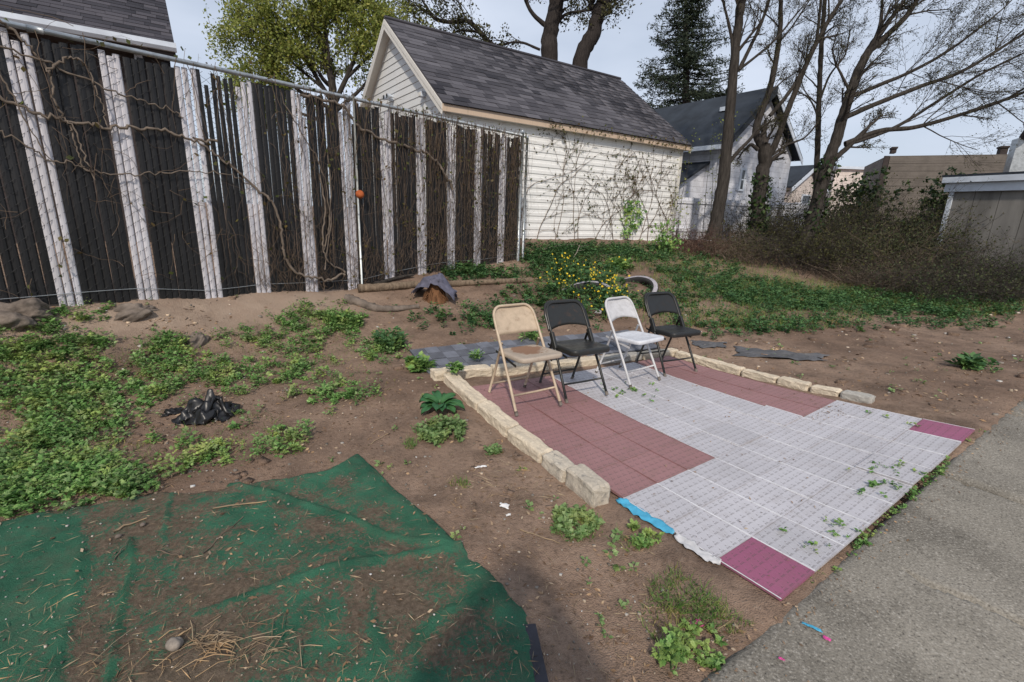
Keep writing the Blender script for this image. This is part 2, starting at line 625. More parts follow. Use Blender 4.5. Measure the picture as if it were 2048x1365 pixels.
def mat_leaf(name, stops, rough=0.55, trans=0.25):
    m = Mat(name, rough, 0.3)
    c = m.ramp(m.island(), stops)
    g = m.noise(3.0, 3)
    c = m.mix(g.rng(0.35, 0.65) * 0.35, c, tuple(k * 0.55 for k in stops[0][1]))
    c = m.mix(m.noise(5.0, 3).rng(0.5, 0.72) * 0.55, c, tuple(k * f for k, f in zip(stops[-1][1], (1.5, 1.15, 0.8))))
    m.base(c)
    if trans:
        tr = m.t.nodes.new('ShaderNodeBsdfTranslucent')
        m.t.links.new(c, tr.inputs['Color'])
        mx = m.t.nodes.new('ShaderNodeMixShader')
        mx.inputs[0].default_value = trans
        out = m.t.nodes['Material Output']
        m.t.links.new(m.b.outputs[0], mx.inputs[1])
        m.t.links.new(tr.outputs[0], mx.inputs[2])
        m.t.links.new(mx.outputs[0], out.inputs['Surface'])
    return m.m

def mat_shingle(name, a, b, c):
    m = Mat(name, 0.92, 0.2)
    r = (m.island() * 7.31 + m.orand() * 3.77).fract()
    col = m.ramp(r, [(0.0, a), (0.5, b), (1.0, c)])
    col = m.mix(m.noise(70, 4, 0.7).rng(0.4, 0.7) * 0.4, col, tuple(k * 0.5 for k in a))
    col = m.mix(m.noise(0.7, 4).rng(0.45, 0.7) * 0.35, col, c)
    m.base(col)
    m.bump(m.noise(160, 3), 0.5, 0.003)
    return m.m

def mat_bark(name, a, b):
    m = Mat(name, 0.95, 0.1)
    f = m.noise(9, 6, 0.7, 'World', (3.0, 3.0, 0.45))
    m.base(m.ramp(f, [(0.3, a), (0.68, b)]))
    m.bump(f, 0.8, 0.03)
    return m.m

def mat_paint(name, c, rust=0.0, rough=0.42, rust_seat=False, spec=0.45):
    m = Mat(name, rough, spec)
    n1, n2 = m.noise(14, 6, 0.7, 'Object'), m.noise(60, 4, 0.7, 'Object')
    col = m.mix(n1.rng(0.4, 0.65), c, tuple(k * 0.8 for k in c))
    k = n1.rng(0.56, 0.72) * n2.rng(0.35, 0.6) * rust
    if rust_seat:
        x, y, z = m.xyz(m.coord('Object'))
        d = ((x - 0.02) * (x - 0.02) * 1.0 + (y - 0.02) * (y - 0.02) * 1.3)._op('SQRT')
        ring = (d + (n1 - 0.5) * 0.30 + (n2 - 0.5) * 0.08)
        col = m.mix(0.5, col, (0.34, 0.30, 0.26))
        k = k.mx(ring.rng(0.16, 0.115) * 0.8).mx((ring - 0.125).abs().rng(0.025, 0.0) * 0.7)
    col = m.mix(k, col, (0.19, 0.085, 0.040))
    m.base(col)
    m.rough((n1 + k).rng(0.3, 1.2, rough - 0.08, min(1, rough + 0.4)))
    m.bump(n2, 0.12, 0.002)
    return m.m

M = {}
M['soil'] = mat_dirt()
M['tile_red'] = mat_tile('rose_plastic', (0.315, 0.17, 0.17))
M['tile_grey'] = mat_tile('pale_grey_plastic', (0.50, 0.488, 0.515), 0.3)
M['tile_magenta'] = mat_tile('magenta_plastic', (0.31, 0.10, 0.175), 0.25)
M['ridge'] = plain('ridge_glint_plastic', (0.68, 0.68, 0.70), 0.5, 0.15, 20, kind='World')  # light caught on the tile edges, put into the paler colour
M['ridge_red'] = plain('rose_ridge_plastic', (0.25, 0.125, 0.12), 0.5, 0.15, 20, kind='World')
M['carpet'] = mat_carpet()
M['concrete'] = mat_concrete()
M['curb'] = None
def mat_curb(name, c, lich):
    m = Mat(name, 0.9, 0.2)
    f, g = m.noise(7, 6, 0.7), m.noise(50, 5, 0.7)
    col = m.mix(f.rng(0.35, 0.65), tuple(k * 0.75 for k in c), c)
    col = m.mix(g.rng(0.55, 0.72) * 0.6, col, tuple(min(1, k * 1.5) for k in c))
    col = m.mix(g.rng(0.45, 0.3) * 0.6, col, tuple(k * 0.45 for k in c))
    col = m.mix(m.noise(16, 6, 0.75).rng(0.56, 0.66) * lich, col, (0.15, 0.15, 0.15))
    col = m.mix(m.orand().rng(0, 1, 0, 0.3), col, tuple(k * 0.7 for k in c))
    m.base(col)
    m.bump(f * 2.0 + g, 0.7, 0.008)
    return m.m
M['curb'] = mat_curb('yellow_sandstone', (0.68, 0.585, 0.45), 0.2)
M['curb_lichen'] = mat_curb('weathered_sandstone', (0.56, 0.50, 0.41), 0.9)
M['curb_grey'] = mat_curb('grey_sandstone', (0.45, 0.43, 0.39), 0.3)
M['slat_black'] = plain('black_slat_plastic', (0.014, 0.014, 0.015), 0.45, 0.5, 5, 0.4, kind='World', vscale=(1, 1, .3))
def mat_whiteslat():
    m = Mat('white_slat_plastic', 0.5, 0.35)
    x, y, z = m.xyz(m.coord('World'))
    f = m.noise(6, 5, 0.7, 'World', (1, 1, .35))
    col = m.mix(f.rng(0.4, 0.7), (0.60, 0.59, 0.63), (0.47, 0.455, 0.475))
    col = m.mix(m.noise(9, 4, 0.6).rng(0.6, 0.75) * 0.25, col, (0.30, 0.26, 0.2))
    m.base(col)
    return m.m
M['slat_white'] = mat_whiteslat()
M['galv'] = plain('galvanised_steel', (0.40, 0.43, 0.45), 0.42, 0.3, 12, 0.5, 0.6, kind='World')
M['wire'] = plain('dull_wire', (0.055, 0.055, 0.058), 0.6, 0.3, 12, 0.4, 0.3, kind='World')
M['pole'] = plain('lit_pole_steel', (0.72, 0.76, 0.74), 0.3, 0.12, 12, 0.5, 0.3, kind='World')  # flash glare on the post put into its pale colour
def mat_siding(name, c, dirt=0.3):
    m = Mat(name, 0.6, 0.3)
    f = m.noise(1.4, 5, 0.65)
    col = m.mix(f.rng(0.35, 0.7) * 0.6, c, tuple(k * 0.82 for k in c))
    col = m.mix(m.noise(14, 6, 0.7, 'World', (1, 1, .25)).rng(0.52, 0.75) * dirt, col, (0.30, 0.25, 0.17))
    col = m.mix(m.orand().rng(0, 1, 0, 0.25), col, tuple(k * 0.86 for k in c))
    m.base(col)
    m.bump(m.noise(40, 3, 0.6, 'World', (.15, .15, 3)), 0.15, 0.004)
    return m.m
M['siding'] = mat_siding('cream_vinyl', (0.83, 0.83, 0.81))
M['siding_shaded'] = mat_siding('shaded_vinyl', (0.68, 0.69, 0.68), 0.15)  # darker twin of the cream vinyl: shade on the gable put into the colour
M['trim'] = mat_siding('ivory_trim', (0.70, 0.68, 0.63), 0.25)
M['fascia'] = mat_siding('warm_lit_fascia', (0.58, 0.45, 0.34), 0.5)  # warm light along the eave put into the orange tint
M['shingle'] = mat_shingle('asphalt_shingle_brown', (0.028, 0.028, 0.035), (0.066, 0.064, 0.074), (0.125, 0.121, 0.136))
M['shingle_dark'] = mat_shingle('asphalt_shingle_dark', (0.024, 0.024, 0.030), (0.050, 0.048, 0.058), (0.088, 0.083, 0.095))
M['roof_blue'] = plain('slate_blue_roofing', (0.030, 0.038, 0.050), 0.85, 0.35, 2, kind='World')
M['white_wall'] = None
def mat_clap(name, c, pitch, dark=0.55):
    m = Mat(name, 0.75, 0.25)
    x, y, z = m.xyz(m.coord('World'))
    t = (z / pitch).fract()
    f = m.noise(2.2, 6, 0.7)
    col = m.mix(f.rng(0.4, 0.68), c, tuple(k * 0.68 for k in c))
    col = m.mix(m.noise(11, 6, 0.7).rng(0.55, 0.72) * 0.45, col, tuple(k * 0.45 for k in c))
    col = m.mix(t.lt(0.09) * dark, col, tuple(k * 0.4 for k in c))
    m.base(col)
    m.bump(t, 0.6, 0.02)
    return m.m
M['white_wall'] = mat_clap('weathered_white_board', (0.74, 0.76, 0.82), 0.16)
M['pink_wall'] = mat_clap('pale_pink_board', (0.70, 0.62, 0.57), 0.28)
M['beige_wall'] = mat_clap('drab_beige_board', (0.19, 0.168, 0.148), 0.17)
M['shed_wall'] = plain('weathered_plywood', (0.19, 0.182, 0.168), 0.9, 0.45, 1.2, kind='World', vscale=(2.2, 2.2, .5))
M['blue_white'] = plain('bluish_white_paint', (0.60, 0.66, 0.74), 0.5, 0.15, 3, kind='World')
M['dark_wall'] = plain('dark_brown_wall', (0.05, 0.04, 0.038), 0.9, 0.3, 3, kind='World')
M['glass'] = plain('dark_glass', (0.03, 0.035, 0.04), 0.1, 0.2, 3, 0.5)
M['bark'] = mat_bark('grey_bark', (0.022, 0.019, 0.017), (0.075, 0.066, 0.058))
M['bark_dark'] = mat_bark('dark_bark', (0.018, 0.016, 0.016), (0.055, 0.047, 0.043))
M['twig'] = plain('twig_bark', (0.050, 0.042, 0.036), 0.9, 0.35, 3, kind='World')
M['deadwood'] = plain('bleached_dead_stems', (0.15, 0.115, 0.085), 0.9, 0.45, 6, kind='World')
M['vine'] = plain('brown_vine_bark', (0.15, 0.108, 0.078), 0.9, 0.4, 7, kind='World')
M['vine_thick'] = plain('grey_brown_vine_bark', (0.165, 0.132, 0.105), 0.9, 0.35, 14, kind='World', bump=0.004)
M['log'] = mat_bark('weathered_log', (0.10, 0.075, 0.055), (0.27, 0.205, 0.145))
M['rock'] = plain('grey_rock', (0.165, 0.135, 0.112), 0.95, 0.5, 11, kind='World', bump=0.01)
M['weed'] = mat_leaf('weed_leaves', [(0.0, (0.081, 0.184, 0.053)), (0.4, (0.150, 0.313, 0.079)), (0.75, (0.232, 0.432, 0.119)), (1.0, (0.408, 0.562, 0.224))])
M['weed_pale'] = mat_leaf('pale_weed_leaves', [(0.0, (0.117, 0.216, 0.070)), (0.5, (0.204, 0.323, 0.117)), (1.0, (0.344, 0.446, 0.204))])
M['weed_dark'] = mat_leaf('dark_weed_leaves', [(0.0, (0.041, 0.105, 0.043)), (0.5, (0.077, 0.175, 0.066)), (1.0, (0.140, 0.273, 0.095))])
M['grass'] = mat_leaf('grass_blades', [(0.0, (0.068, 0.147, 0.032)), (0.5, (0.126, 0.248, 0.052)), (0.8, (0.203, 0.296, 0.082)), (1.0, (0.405, 0.310, 0.162))])
M['dock'] = mat_leaf('dock_leaves', [(0.0, (0.029, 0.111, 0.044)), (1.0, (0.058, 0.176, 0.068))], 0.45, 0.15)
M['vine_leaf'] = mat_leaf('vine_leaves', [(0.0, (0.055, 0.070, 0.020)), (0.5, (0.10, 0.125, 0.032)), (1.0, (0.13, 0.085, 0.035))])
M['spring_leaf'] = mat_leaf('spring_leaves', [(0.0, (0.15, 0.20, 0.035)), (0.5, (0.30, 0.36, 0.08)), (1.0, (0.42, 0.45, 0.15))], 0.55, 0.45)
M['needle'] = mat_leaf('conifer_needles', [(0.0, (0.014, 0.026, 0.017)), (0.6, (0.026, 0.043, 0.026)), (1.0, (0.045, 0.063, 0.034))], 0.7, 0.1)
M['bud'] = mat_leaf('bud_leaves', [(0.0, (0.035, 0.040, 0.015)), (1.0, (0.085, 0.085, 0.03))], 0.7, 0.2)
M['ivy'] = mat_leaf('ivy_leaves', [(0.0, (0.012, 0.032, 0.010)), (0.6, (0.028, 0.060, 0.018)), (1.0, (0.065, 0.11, 0.03))], 0.5, 0.15)
M['dull_leaf'] = mat_leaf('dull_leaves', [(0.0, (0.030, 0.042, 0.018)), (0.6, (0.055, 0.075, 0.030)), (1.0, (0.095, 0.11, 0.045))], 0.7, 0.2)
M['yellow'] = plain('yellow_petals', (0.60, 0.43, 0.02), 0.6, 0.15, 20)
M['litter'] = mat_leaf('leaf_litter', [(0.0, (0.10, 0.058, 0.034)), (0.35, (0.20, 0.125, 0.075)), (0.7, (0.32, 0.22, 0.14)), (1.0, (0.42, 0.34, 0.25))], 0.85, 0)
M['straw'] = mat_leaf('dry_straw', [(0.0, (0.17, 0.115, 0.07)), (0.5, (0.30, 0.22, 0.14)), (1.0, (0.45, 0.36, 0.24))], 0.8, 0)
M['pebble'] = mat_leaf('pebbles', [(0.0, (0.10, 0.085, 0.07)), (0.55, (0.26, 0.23, 0.20)), (0.9, (0.45, 0.42, 0.38)), (1.0, (0.70, 0.69, 0.67))], 0.85, 0)
M['plastic_black'] = Mat('black_plastic_film', 0.38, 0.5).base((0.010, 0.010, 0.011)).m
M['plastic_grey'] = plain('dusty_grey_film', (0.095, 0.095, 0.10), 0.5, 0.4, 6, 0.4, kind='World')
M['cloth'] = plain('slate_blue_cloth', (0.105, 0.105, 0.145), 0.8, 0.35, 12, kind='World', bump=0.004)
M['blue_film'] = plain('cyan_plastic_film', (0.07, 0.36, 0.55), 0.5, 0.25, 18, 0.4, kind='World')
M['white_film'] = plain('white_plastic_film', (0.52, 0.52, 0.53), 0.4, 0.15, 15, 0.4, kind='World')
M['paper'] = plain('white_paper', (0.72, 0.71, 0.70), 0.8, 0.12, 30, kind='World')
M['pink'] = plain('hot_pink_foil', (0.62, 0.08, 0.30), 0.4, 0.3, 60, kind='World')
M['orange'] = plain('orange_rubber', (0.40, 0.10, 0.03), 0.8, 0.3, 25, kind='Object')
M['rubber'] = plain('weathered_tyre_rubber', (0.030, 0.029, 0.030), 0.85, 0.4, 10, kind='World')
M['tyre_white'] = plain('pale_worn_rubber', (0.36, 0.34, 0.37), 0.7, 0.3, 12, kind='World')
M['deck_light'] = plain('slate_plastic_light', (0.155, 0.165, 0.195), 0.55, 0.25, 9, kind='World')
M['deck_dark'] = plain('slate_plastic_dark', (0.060, 0.065, 0.080), 0.55, 0.3, 9, kind='World')
M['stump'] = plain('rotten_red_wood', (0.17, 0.085, 0.042), 0.95, 0.5, 18, kind='World', vscale=(1, 1, .4), bump=0.01)

# ------------------------------------------------------------------ the ground
def path_z(u):
    u = np.asarray(u, float)
    return patio_z(np.clip(u, -1, 9), 0.0) + 0.006 * np.maximum(u - 9, 0) + 0.0

def axis(lo, hi, step, far):
    core = list(np.arange(lo, hi + 1e-6, step))
    a, s, out = lo, step, []
    while a > -far:
        s *= 1.35
        a -= s
        out.append(a)
    b, s, up = hi, step, []
    while b < far:
        s *= 1.35
        b += s
        up.append(b)
    return np.array(out[::-1] + core + up)

GX, GY = axis(-6.5, 12.0, 0.05, 400), axis(0.4, 15.0, 0.05, 400)
_gx, _gy = np.meshgrid(GX, GY)
_z = zg(_gx, _gy)
_near = np.clip(1 - (np.hypot(_gx - 2, _gy - 6) - 12) / 8, 0, 1)
_z = _z + _near * (fbm(_gx, _gy, 0.9, 3, 3) * 0.05 + fbm(_gx, _gy, 6.0, 3, 9) * 0.022)
_u, _v = ungrid(_gx, _gy)
_in = (_u > -0.25) & (_u < 9.3) & (_v > -0.25) & (_v < 9.8)
_z = np.where(_in, np.minimum(_z, patio_z(_u, _v) - 0.004), _z)
_in = (_v <= -0.2) & (_v > -10) & (_u > -12) & (_u < 24)
_z = np.where(_in, path_z(_u) - 0.06, _z)
_sf = (np.stack([_gx - FP[0], _gy - FP[1]], -1) @ FD)
_df = (np.stack([_gx - FP[0], _gy - FP[1]], -1) @ FN)
_bank = np.exp(-((_df - 0.25) / 0.42) ** 2) * np.clip((3.4 - _sf) / 0.8, 0, 1) * np.clip((_sf + 2.5), 0, 1)
_h, _w = _gx.shape
_i = (np.arange(_h - 1)[:, None] * _w + np.arange(_w - 1)[None, :])
_F = np.stack([_i, _i + 1, _i + _w + 1, _i + _w], -1).reshape(-1, 4)
_me = mesh_arrays('ground', np.stack([_gx, _gy, _z], -1).reshape(-1, 3), _F, M['soil'], True)
_at = _me.attributes.new('bank', 'FLOAT', 'POINT')
_at.data.foreach_set('value', _bank.ravel().astype(np.float32))
ground = link('ground', _me, kind='structure')

GZ = _z.copy()
def zq(x, y):
    """height of the finished ground, lumps included"""
    x, y = np.asarray(x, float), np.asarray(y, float)
    i = np.clip(np.searchsorted(GX, x) - 1, 0, len(GX) - 2)
    j = np.clip(np.searchsorted(GY, y) - 1, 0, len(GY) - 2)
    fx, fy = np.clip((x - GX[i]) / (GX[i + 1] - GX[i]), 0, 1), np.clip((y - GY[j]) / (GY[j + 1] - GY[j]), 0, 1)
    return (GZ[j, i] * (1 - fx) + GZ[j, i + 1] * fx) * (1 - fy) + (GZ[j + 1, i] * (1 - fx) + GZ[j + 1, i + 1] * fx) * fy

def gps(px, py):
    """many pixels of the photograph -> points of the ground"""
    px, py = np.asarray(px, float), np.asarray(py, float)
    d = ((px - 1024) / FPX)[:, None] * CR - ((py - 682.5) / FPX)[:, None] * CU + CF
    o = np.array([0, 0, CAM_H])
    t = np.full(len(px), 1.0)
    live = np.ones(len(px), bool)
    for k in range(700):
        q = o + d[live] * t[live][:, None]
        hit = (q[:, 2] < zq(q[:, 0], q[:, 1])) | (t[live] > 22)
        idx = np.where(live)[0]
        live[idx[hit]] = False
        t[idx[~hit]] += 0.03
        if not live.any():
            break
    q = o + d * (t - 0.015)[:, None]
    q[:, 2] = zq(q[:, 0], q[:, 1])
    return q

# concrete path along the front of the patio: slabs cast one after the other
path = link('path', None, None, (*grid(0, -1), 0.0), kind='structure')
def slab(u0, u1, v0, v1, crack=None, seed=0):
    st_ = 0.016 if crack is not None else 0.03
    nu, nv = int((u1 - u0) * TILE / st_), int((v1 - v0) * TILE / 0.03)
    us, vs = np.linspace(u0, u1, nu), np.linspace(v0, v1, nv)
    U, V = np.meshgrid(us, vs)
    ed = np.minimum(np.minimum(U - u0, u1 - U), np.minimum(V - v0, v1 - V)) * TILE
    Z = path_z(U) + fbm(U, V, 0.7, 3, seed) * 0.008 - np.clip(0.03 - ed, 0, 1) ** 2 * 26
    Z = Z - 0.012 * np.clip(vnoise(U, V, 9, seed + 5) - 0.28, 0, 1) * (ed < 0.05) * 6
    if crack is not None:
        c = np.array(crack)
        uc = np.interp(V, c[:, 1], c[:, 0]) + vnoise(V, V * 0, 7, 3) * 0.08
        on = (V < c[-1, 1])
        Z = Z - on * np.clip(1 - np.abs(U - uc) * TILE / 0.014, 0, 1) * 0.06
    W = GO[None, None] + U[..., None] * GU + V[..., None] * GV
    top = np.concatenate([W, Z[..., None]], -1)
    h, w = U.shape
    i = (np.arange(h - 1)[:, None] * w + np.arange(w - 1)[None, :])
    F = np.stack([i, i + 1, i + w + 1, i + w], -1).reshape(-1, 4)
    Vt = top.reshape(-1, 3)
    ring = np.concatenate([np.arange(w), np.arange(1, h) * w + w - 1, (h - 1) * w + np.arange(w - 2, -1, -1), np.arange(h - 2, 0, -1) * w])
    low = Vt[ring].copy()
    low[:, 2] -= 0.09
    n = len(Vt)
    k = np.arange(len(ring))
    S = np.stack([ring[k], n + k, n + (k + 1) % len(ring), ring[(k + 1) % len(ring)]], -1)
    A = AB()
    A.add(np.vstack([Vt, low]), np.vstack([F, S]))
    A.build('slab', M['concrete'], path, True)
slab(-9, 6.12, -8.5, -0.06, [(2.9, -8.5), (2.45, -2.1), (2.35, -1.5), (2.2, -1.1), (2.2, -0.8)], 1)
slab(6.24, 11.36, -8.5, -0.06, None, 21)
slab(11.48, 16.6, -8.5, -0.06, None, 41)
slab(16.66, 22, -8.5, -0.06, None, 61)

# ------------------------------------------------------------------ tile patio
YAW = math.atan2(GU[1], GU[0])
def tile_mesh(name, mat, ridge):
    b = MB()
    b.box((0, 0, -0.006), (0.3030, 0.3036, 0.012))
    for s in (-1, 1):
        b.box((s * 0.1500, 0, 0.0008), (0.0036, 0.3038, 0.0026), mi=1)
    for s in (-1, 1):
        b.box((0, s * 0.1500, 0.0002), (0.291, 0.0022, 0.0012), mi=0)
    return b.mesh(name, [mat, ridge])
patio = thing('tile_patio', (*grid(4.5, 4.5), 0.0), 'patio of interlocking plastic mats in rose, pale grey and magenta between the sandstone edging', 'patio')
TM = {'r': tile_mesh('floor_tile_rose', M['tile_red'], M['ridge_red']), 'g': tile_mesh('floor_tile_grey', M['tile_grey'], M['ridge']), 'm': tile_mesh('floor_tile_magenta', M['tile_magenta'], M['ridge'])}
LIFT = {(4, 3): 0.007, (3, 4): 0.008, (5, 4): -0.004, (6, 3): 0.009, (5, 0): 0.011, (1, 6): 0.004, (7, 1): 0.005}
for j in range(9):
    for i in range(9):
        k = 'g'
        if j == 0 and i in (0, 8):
            k = 'm'
        elif j >= 3 and (i < 3 or i >= 7):
            k = 'r'
        uc, vc = i + 0.5, j + 0.5
        w = grid(uc, vc)
        z = float(patio_z(uc, vc)) + 0.016 + LIFT.get((i, j), 0) + random.uniform(-0.0008, 0.0008)
        du = float(patio_z(uc + .5, vc) - patio_z(uc - .5, vc)) / TILE
        dv = float(patio_z(uc, vc + .5) - patio_z(uc, vc - .5)) / TILE
        tilt = (0.014 if (i, j) in LIFT else 0.005)
        rot = Matrix.Rotation(YAW + random.uniform(-1, 1) * 0.006, 4, 'Z') @ Matrix.Rotation(-math.atan(du) + random.uniform(-1, 1) * tilt, 4, 'Y') @ Matrix.Rotation(math.atan(dv) + random.uniform(-1, 1) * tilt, 4, 'X')
        o = link('floor_tile', TM[k], patio, (w[0] - grid(4.5, 4.5)[0], w[1] - grid(4.5, 4.5)[1], z), rot.to_euler())
        if k == 'm':
            o['label'] = 'magenta corner tile'

# ------------------------------------------------------------------ sandstone edging
def curb_block(u0, v0, u1, v1, wid, hgt, mat, seed, zb=None, label=None, side=1):
    """a rough stone lying from (u0,v0) to (u1,v1)"""
    a, b = grid(u0, v0), grid(u1, v1)
    d = b - a
    L = np.linalg.norm(d)
    d /= L
    n = np.array([-d[1], d[0]])
    nx, ny, nz = max(6, int(L / 0.02)), 8, 7
    za = float(patio_z(u0, v0)) if zb is None else zb[0]
    zc = float(patio_z(u1, v1)) if zb is None else zb[1]
    bm_v, idx = [], {}
    rs = np.random.default_rng(seed)
    hv, tv = rs.uniform(-0.006, 0.006), rs.uniform(-0.03, 0.03)
    def vert(i, j, k):
        if (i, j, k) in idx:
            return idx[(i, j, k)]
        x, y, z = i / nx, j / ny - 0.5, k / nz
        cx, cy, cz = min(x, 1 - x) * L, (0.5 - abs(y)) * wid, (1 - z) * hgt
        rr = 0.008
        q = [x * L, y * wid, z * (hgt * 0.86 + hv)]
        # worn edges
        for (p, s1, t) in ((cx, cz, 0), (cy, cz, 1), (cx, cy, 2)):
            if p < rr and s1 < rr:
                w_ = (1 - p / rr) * (1 - s1 / rr) * rr * 0.7
                if t == 0:
                    q[0] += w_ * (1 if x < .5 else -1); q[2] -= w_
                elif t == 1:
                    q[1] += w_ * (1 if y < 0 else -1); q[2] -= w_
                else:
                    q[0] += w_ * (1 if x < .5 else -1); q[1] += w_ * (1 if y < 0 else -1)
        nn = 0.010
        q[0] += float(fbm(y * 6 + seed, z * 6, 1.0, 3, seed)) * nn
        q[1] += float(fbm(x * L * 16 + seed, z * 6, 1.0, 3, seed + 1)) * nn
        q[2] += float(fbm(x * L * 14 + seed, y * 6, 1.0, 3, seed + 2)) * nn * (z > 0.5)
        g = a + d * q[0] + n * (q[1] + tv * (x - .5) * 0.3)
        zz = za + (zc - za) * x - 0.03 + q[2]
        idx[(i, j, k)] = len(bm_v)
        bm_v.append((g[0], g[1], zz))
        return idx[(i, j, k)]
    F = []
    for i in range(nx):
        for j in range(ny):
            F.append((vert(i, j, nz), vert(i + 1, j, nz), vert(i + 1, j + 1, nz), vert(i, j + 1, nz)))
        for k in range(nz):
            F.append((vert(i, 0, k), vert(i + 1, 0, k), vert(i + 1, 0, k + 1), vert(i, 0, k + 1)))
            F.append((vert(i, ny, k), vert(i, ny, k + 1), vert(i + 1, ny, k + 1), vert(i + 1, ny, k)))
    for j in range(ny):
        for k in range(nz):
            F.append((vert(0, j, k), vert(0, j, k + 1), vert(0, j + 1, k + 1), vert(0, j + 1, k)))
            F.append((vert(nx, j, k), vert(nx, j + 1, k), vert(nx, j + 1, k + 1), vert(nx, j, k + 1)))
    m = MB()
    m.v, m.f, m.m = bm_v, F, [0] * len(F)
    c = (a + b) / 2
    base = (c[0], c[1], min(za, zc) - 0.03)
    o = link('edging_stone', m.mesh('edging_stone', mat, False, base), None, base, label=label, cat='edging stone', group='sandstone blocks edging the patio')
    return o
cu = -0.30
for n_, (v0, v1, du, w_, h_, mt, lb) in enumerate((
        (3.12, 4.02, -0.10, 0.135, 0.155, 'curb_lichen', 'lichen-grey sandstone block at the near end of the edging beside the rose tiles'),
        (4.06, 4.82, -0.10, 0.125, 0.135, 'curb_lichen', 'short pale sandstone block second from the near end of the edging'),
        (4.86, 6.18, -0.07, 0.125, 0.122, 'curb', 'long yellow sandstone block third from the near end of the edging'),
        (6.22, 7.68, -0.04, 0.125, 0.115, 'curb', 'long yellow sandstone block beside the broad-leaved dock plant'),
        (7.72, 9.75, 0.0, 0.125, 0.110, 'curb', 'sandstone block running into the back left corner of the patio'))):
    curb_block(cu + du - 0.03, v0, cu + du + 0.02, v1, w_, h_, M[mt], 10 + n_, label=lb)
for n_, (u0, v0, u1, v1, mt, lb) in enumerate((
        (-0.7, 10.02, 1.3, 9.95, 'curb', 'sandstone block at the back corner with a weed growing over its end'),
        (1.36, 9.90, 3.55, 9.78, 'curb', 'sandstone block behind the beige folding chair'),
        (3.60, 9.75, 5.7, 9.62, 'curb', 'sandstone block behind the rusty black folding chair'),
        (5.75, 9.60, 7.8, 9.45, 'curb_grey', 'greyish sandstone block behind the light grey folding chair'),
        (7.85, 9.42, 9.75, 9.25, 'curb', 'sandstone block behind the farthest black folding chair'))):
    curb_block(u0, v0, u1, v1, 0.125, 0.108, M[mt], 40 + n_, label=lb)
for n_, (v1, v0, mt, lb) in enumerate((
        (9.0, 6.25, 'curb', 'long sandstone block beside the far rose tiles, nearest the farthest chair'),
        (6.20, 5.02, 'curb', 'sandstone block second from the chairs beside the grey plastic sheet'),
        (4.97, 4.02, 'curb', 'paler sandstone block third from the chairs'),
        (3.93, 3.15, 'curb', 'sandstone block last but one of the far edging'),
        (3.10, 2.30, 'curb_grey', 'sandstone block ending the far edging at the bare soil'))):
    curb_block(9.62, v0, 9.58, v1, 0.11, 0.100, M[mt], 70 + n_, label=lb)

# ------------------------------------------------------------------ slate deck tiles behind the back edging
def deck_mesh():
    b = MB()
    b.box((0, 0, -0.010), (0.298, 0.298, 0.012), mi=1)
    for qx in (-1, 1):
        for qy in (-1, 1):
            cx, cy = qx * 0.0745, qy * 0.0745
            if qx * qy > 0:
                b.box((cx, cy, 0.0), (0.145, 0.145, 0.010), mi=0)
            else:
                for k in range(9):
                    t = (k - 4) * 0.016
                    b.box((cx + t, cy, 0.0), (0.0085, 0.143, 0.009), mi=0)
    return b.mesh('deck_tile', [M['deck_light'], M['deck_dark']])
DK = deck_mesh()
deck = thing('deck_tiling', (*grid(4, 11), 0.1), 'slate blue chequered plastic deck tiles laid behind the chairs', 'deck tiling')
dsk = math.atan2(-0.085 * TILE, TILE)
for j in range(2):
    for i in range(10):
        uc, vc = -0.05 + i * 0.99, 10.95 - 0.085 * i + j * 0.99
        w = grid(uc + j * 0.085, vc)
        z = 0.115 - 0.003 * i + (vc - 10.6) * 0.045 + random.uniform(-.004, .004)
        rot = Matrix.Rotation(YAW + dsk + random.uniform(-.02, .02), 4, 'Z') @ Matrix.Rotation(0.14 + random.uniform(-.02, .02), 4, 'X') @ Matrix.Rotation(random.uniform(-.02, .02), 4, 'Y')
        q = WORLD[deck.name]
        link('deck_tile', DK, deck, (w[0] - q[0], w[1] - q[1], z - q[2]), rot.to_euler())

# ------------------------------------------------------------------ green carpet
def in_poly(x, y, poly):
    c = np.zeros(np.shape(x), bool)
    n = len(poly)
    for i in range(n):
        x0, y0 = poly[i]
        x1, y1 = poly[(i + 1) % n]
        k = ((y0 > y) != (y1 > y)) & (x < (x1 - x0) * (y - y0) / (y1 - y0 + 1e-12) + x0)
        c ^= k
    return c

def near_poly(x, y, poly, closed=True):
    best = np.full(np.shape(x), 1e9)
    bx, by, bt = np.zeros_like(best), np.zeros_like(best), np.zeros_like(best)
    n = len(poly)
    acc = 0.0
    for i in range(n if closed else n - 1):
        a, b = np.array(poly[i][:2]), np.array(poly[(i + 1) % n][:2])
        d = b - a
        t = np.clip(((x - a[0]) * d[0] + (y - a[1]) * d[1]) / (d @ d + 1e-12), 0, 1)
        qx, qy = a[0] + t * d[0], a[1] + t * d[1]
        r = np.hypot(x - qx, y - qy)
        m = r < best
        best = np.where(m, r, best)
        bx, by = np.where(m, qx, bx), np.where(m, qy, by)
    return best, bx, by

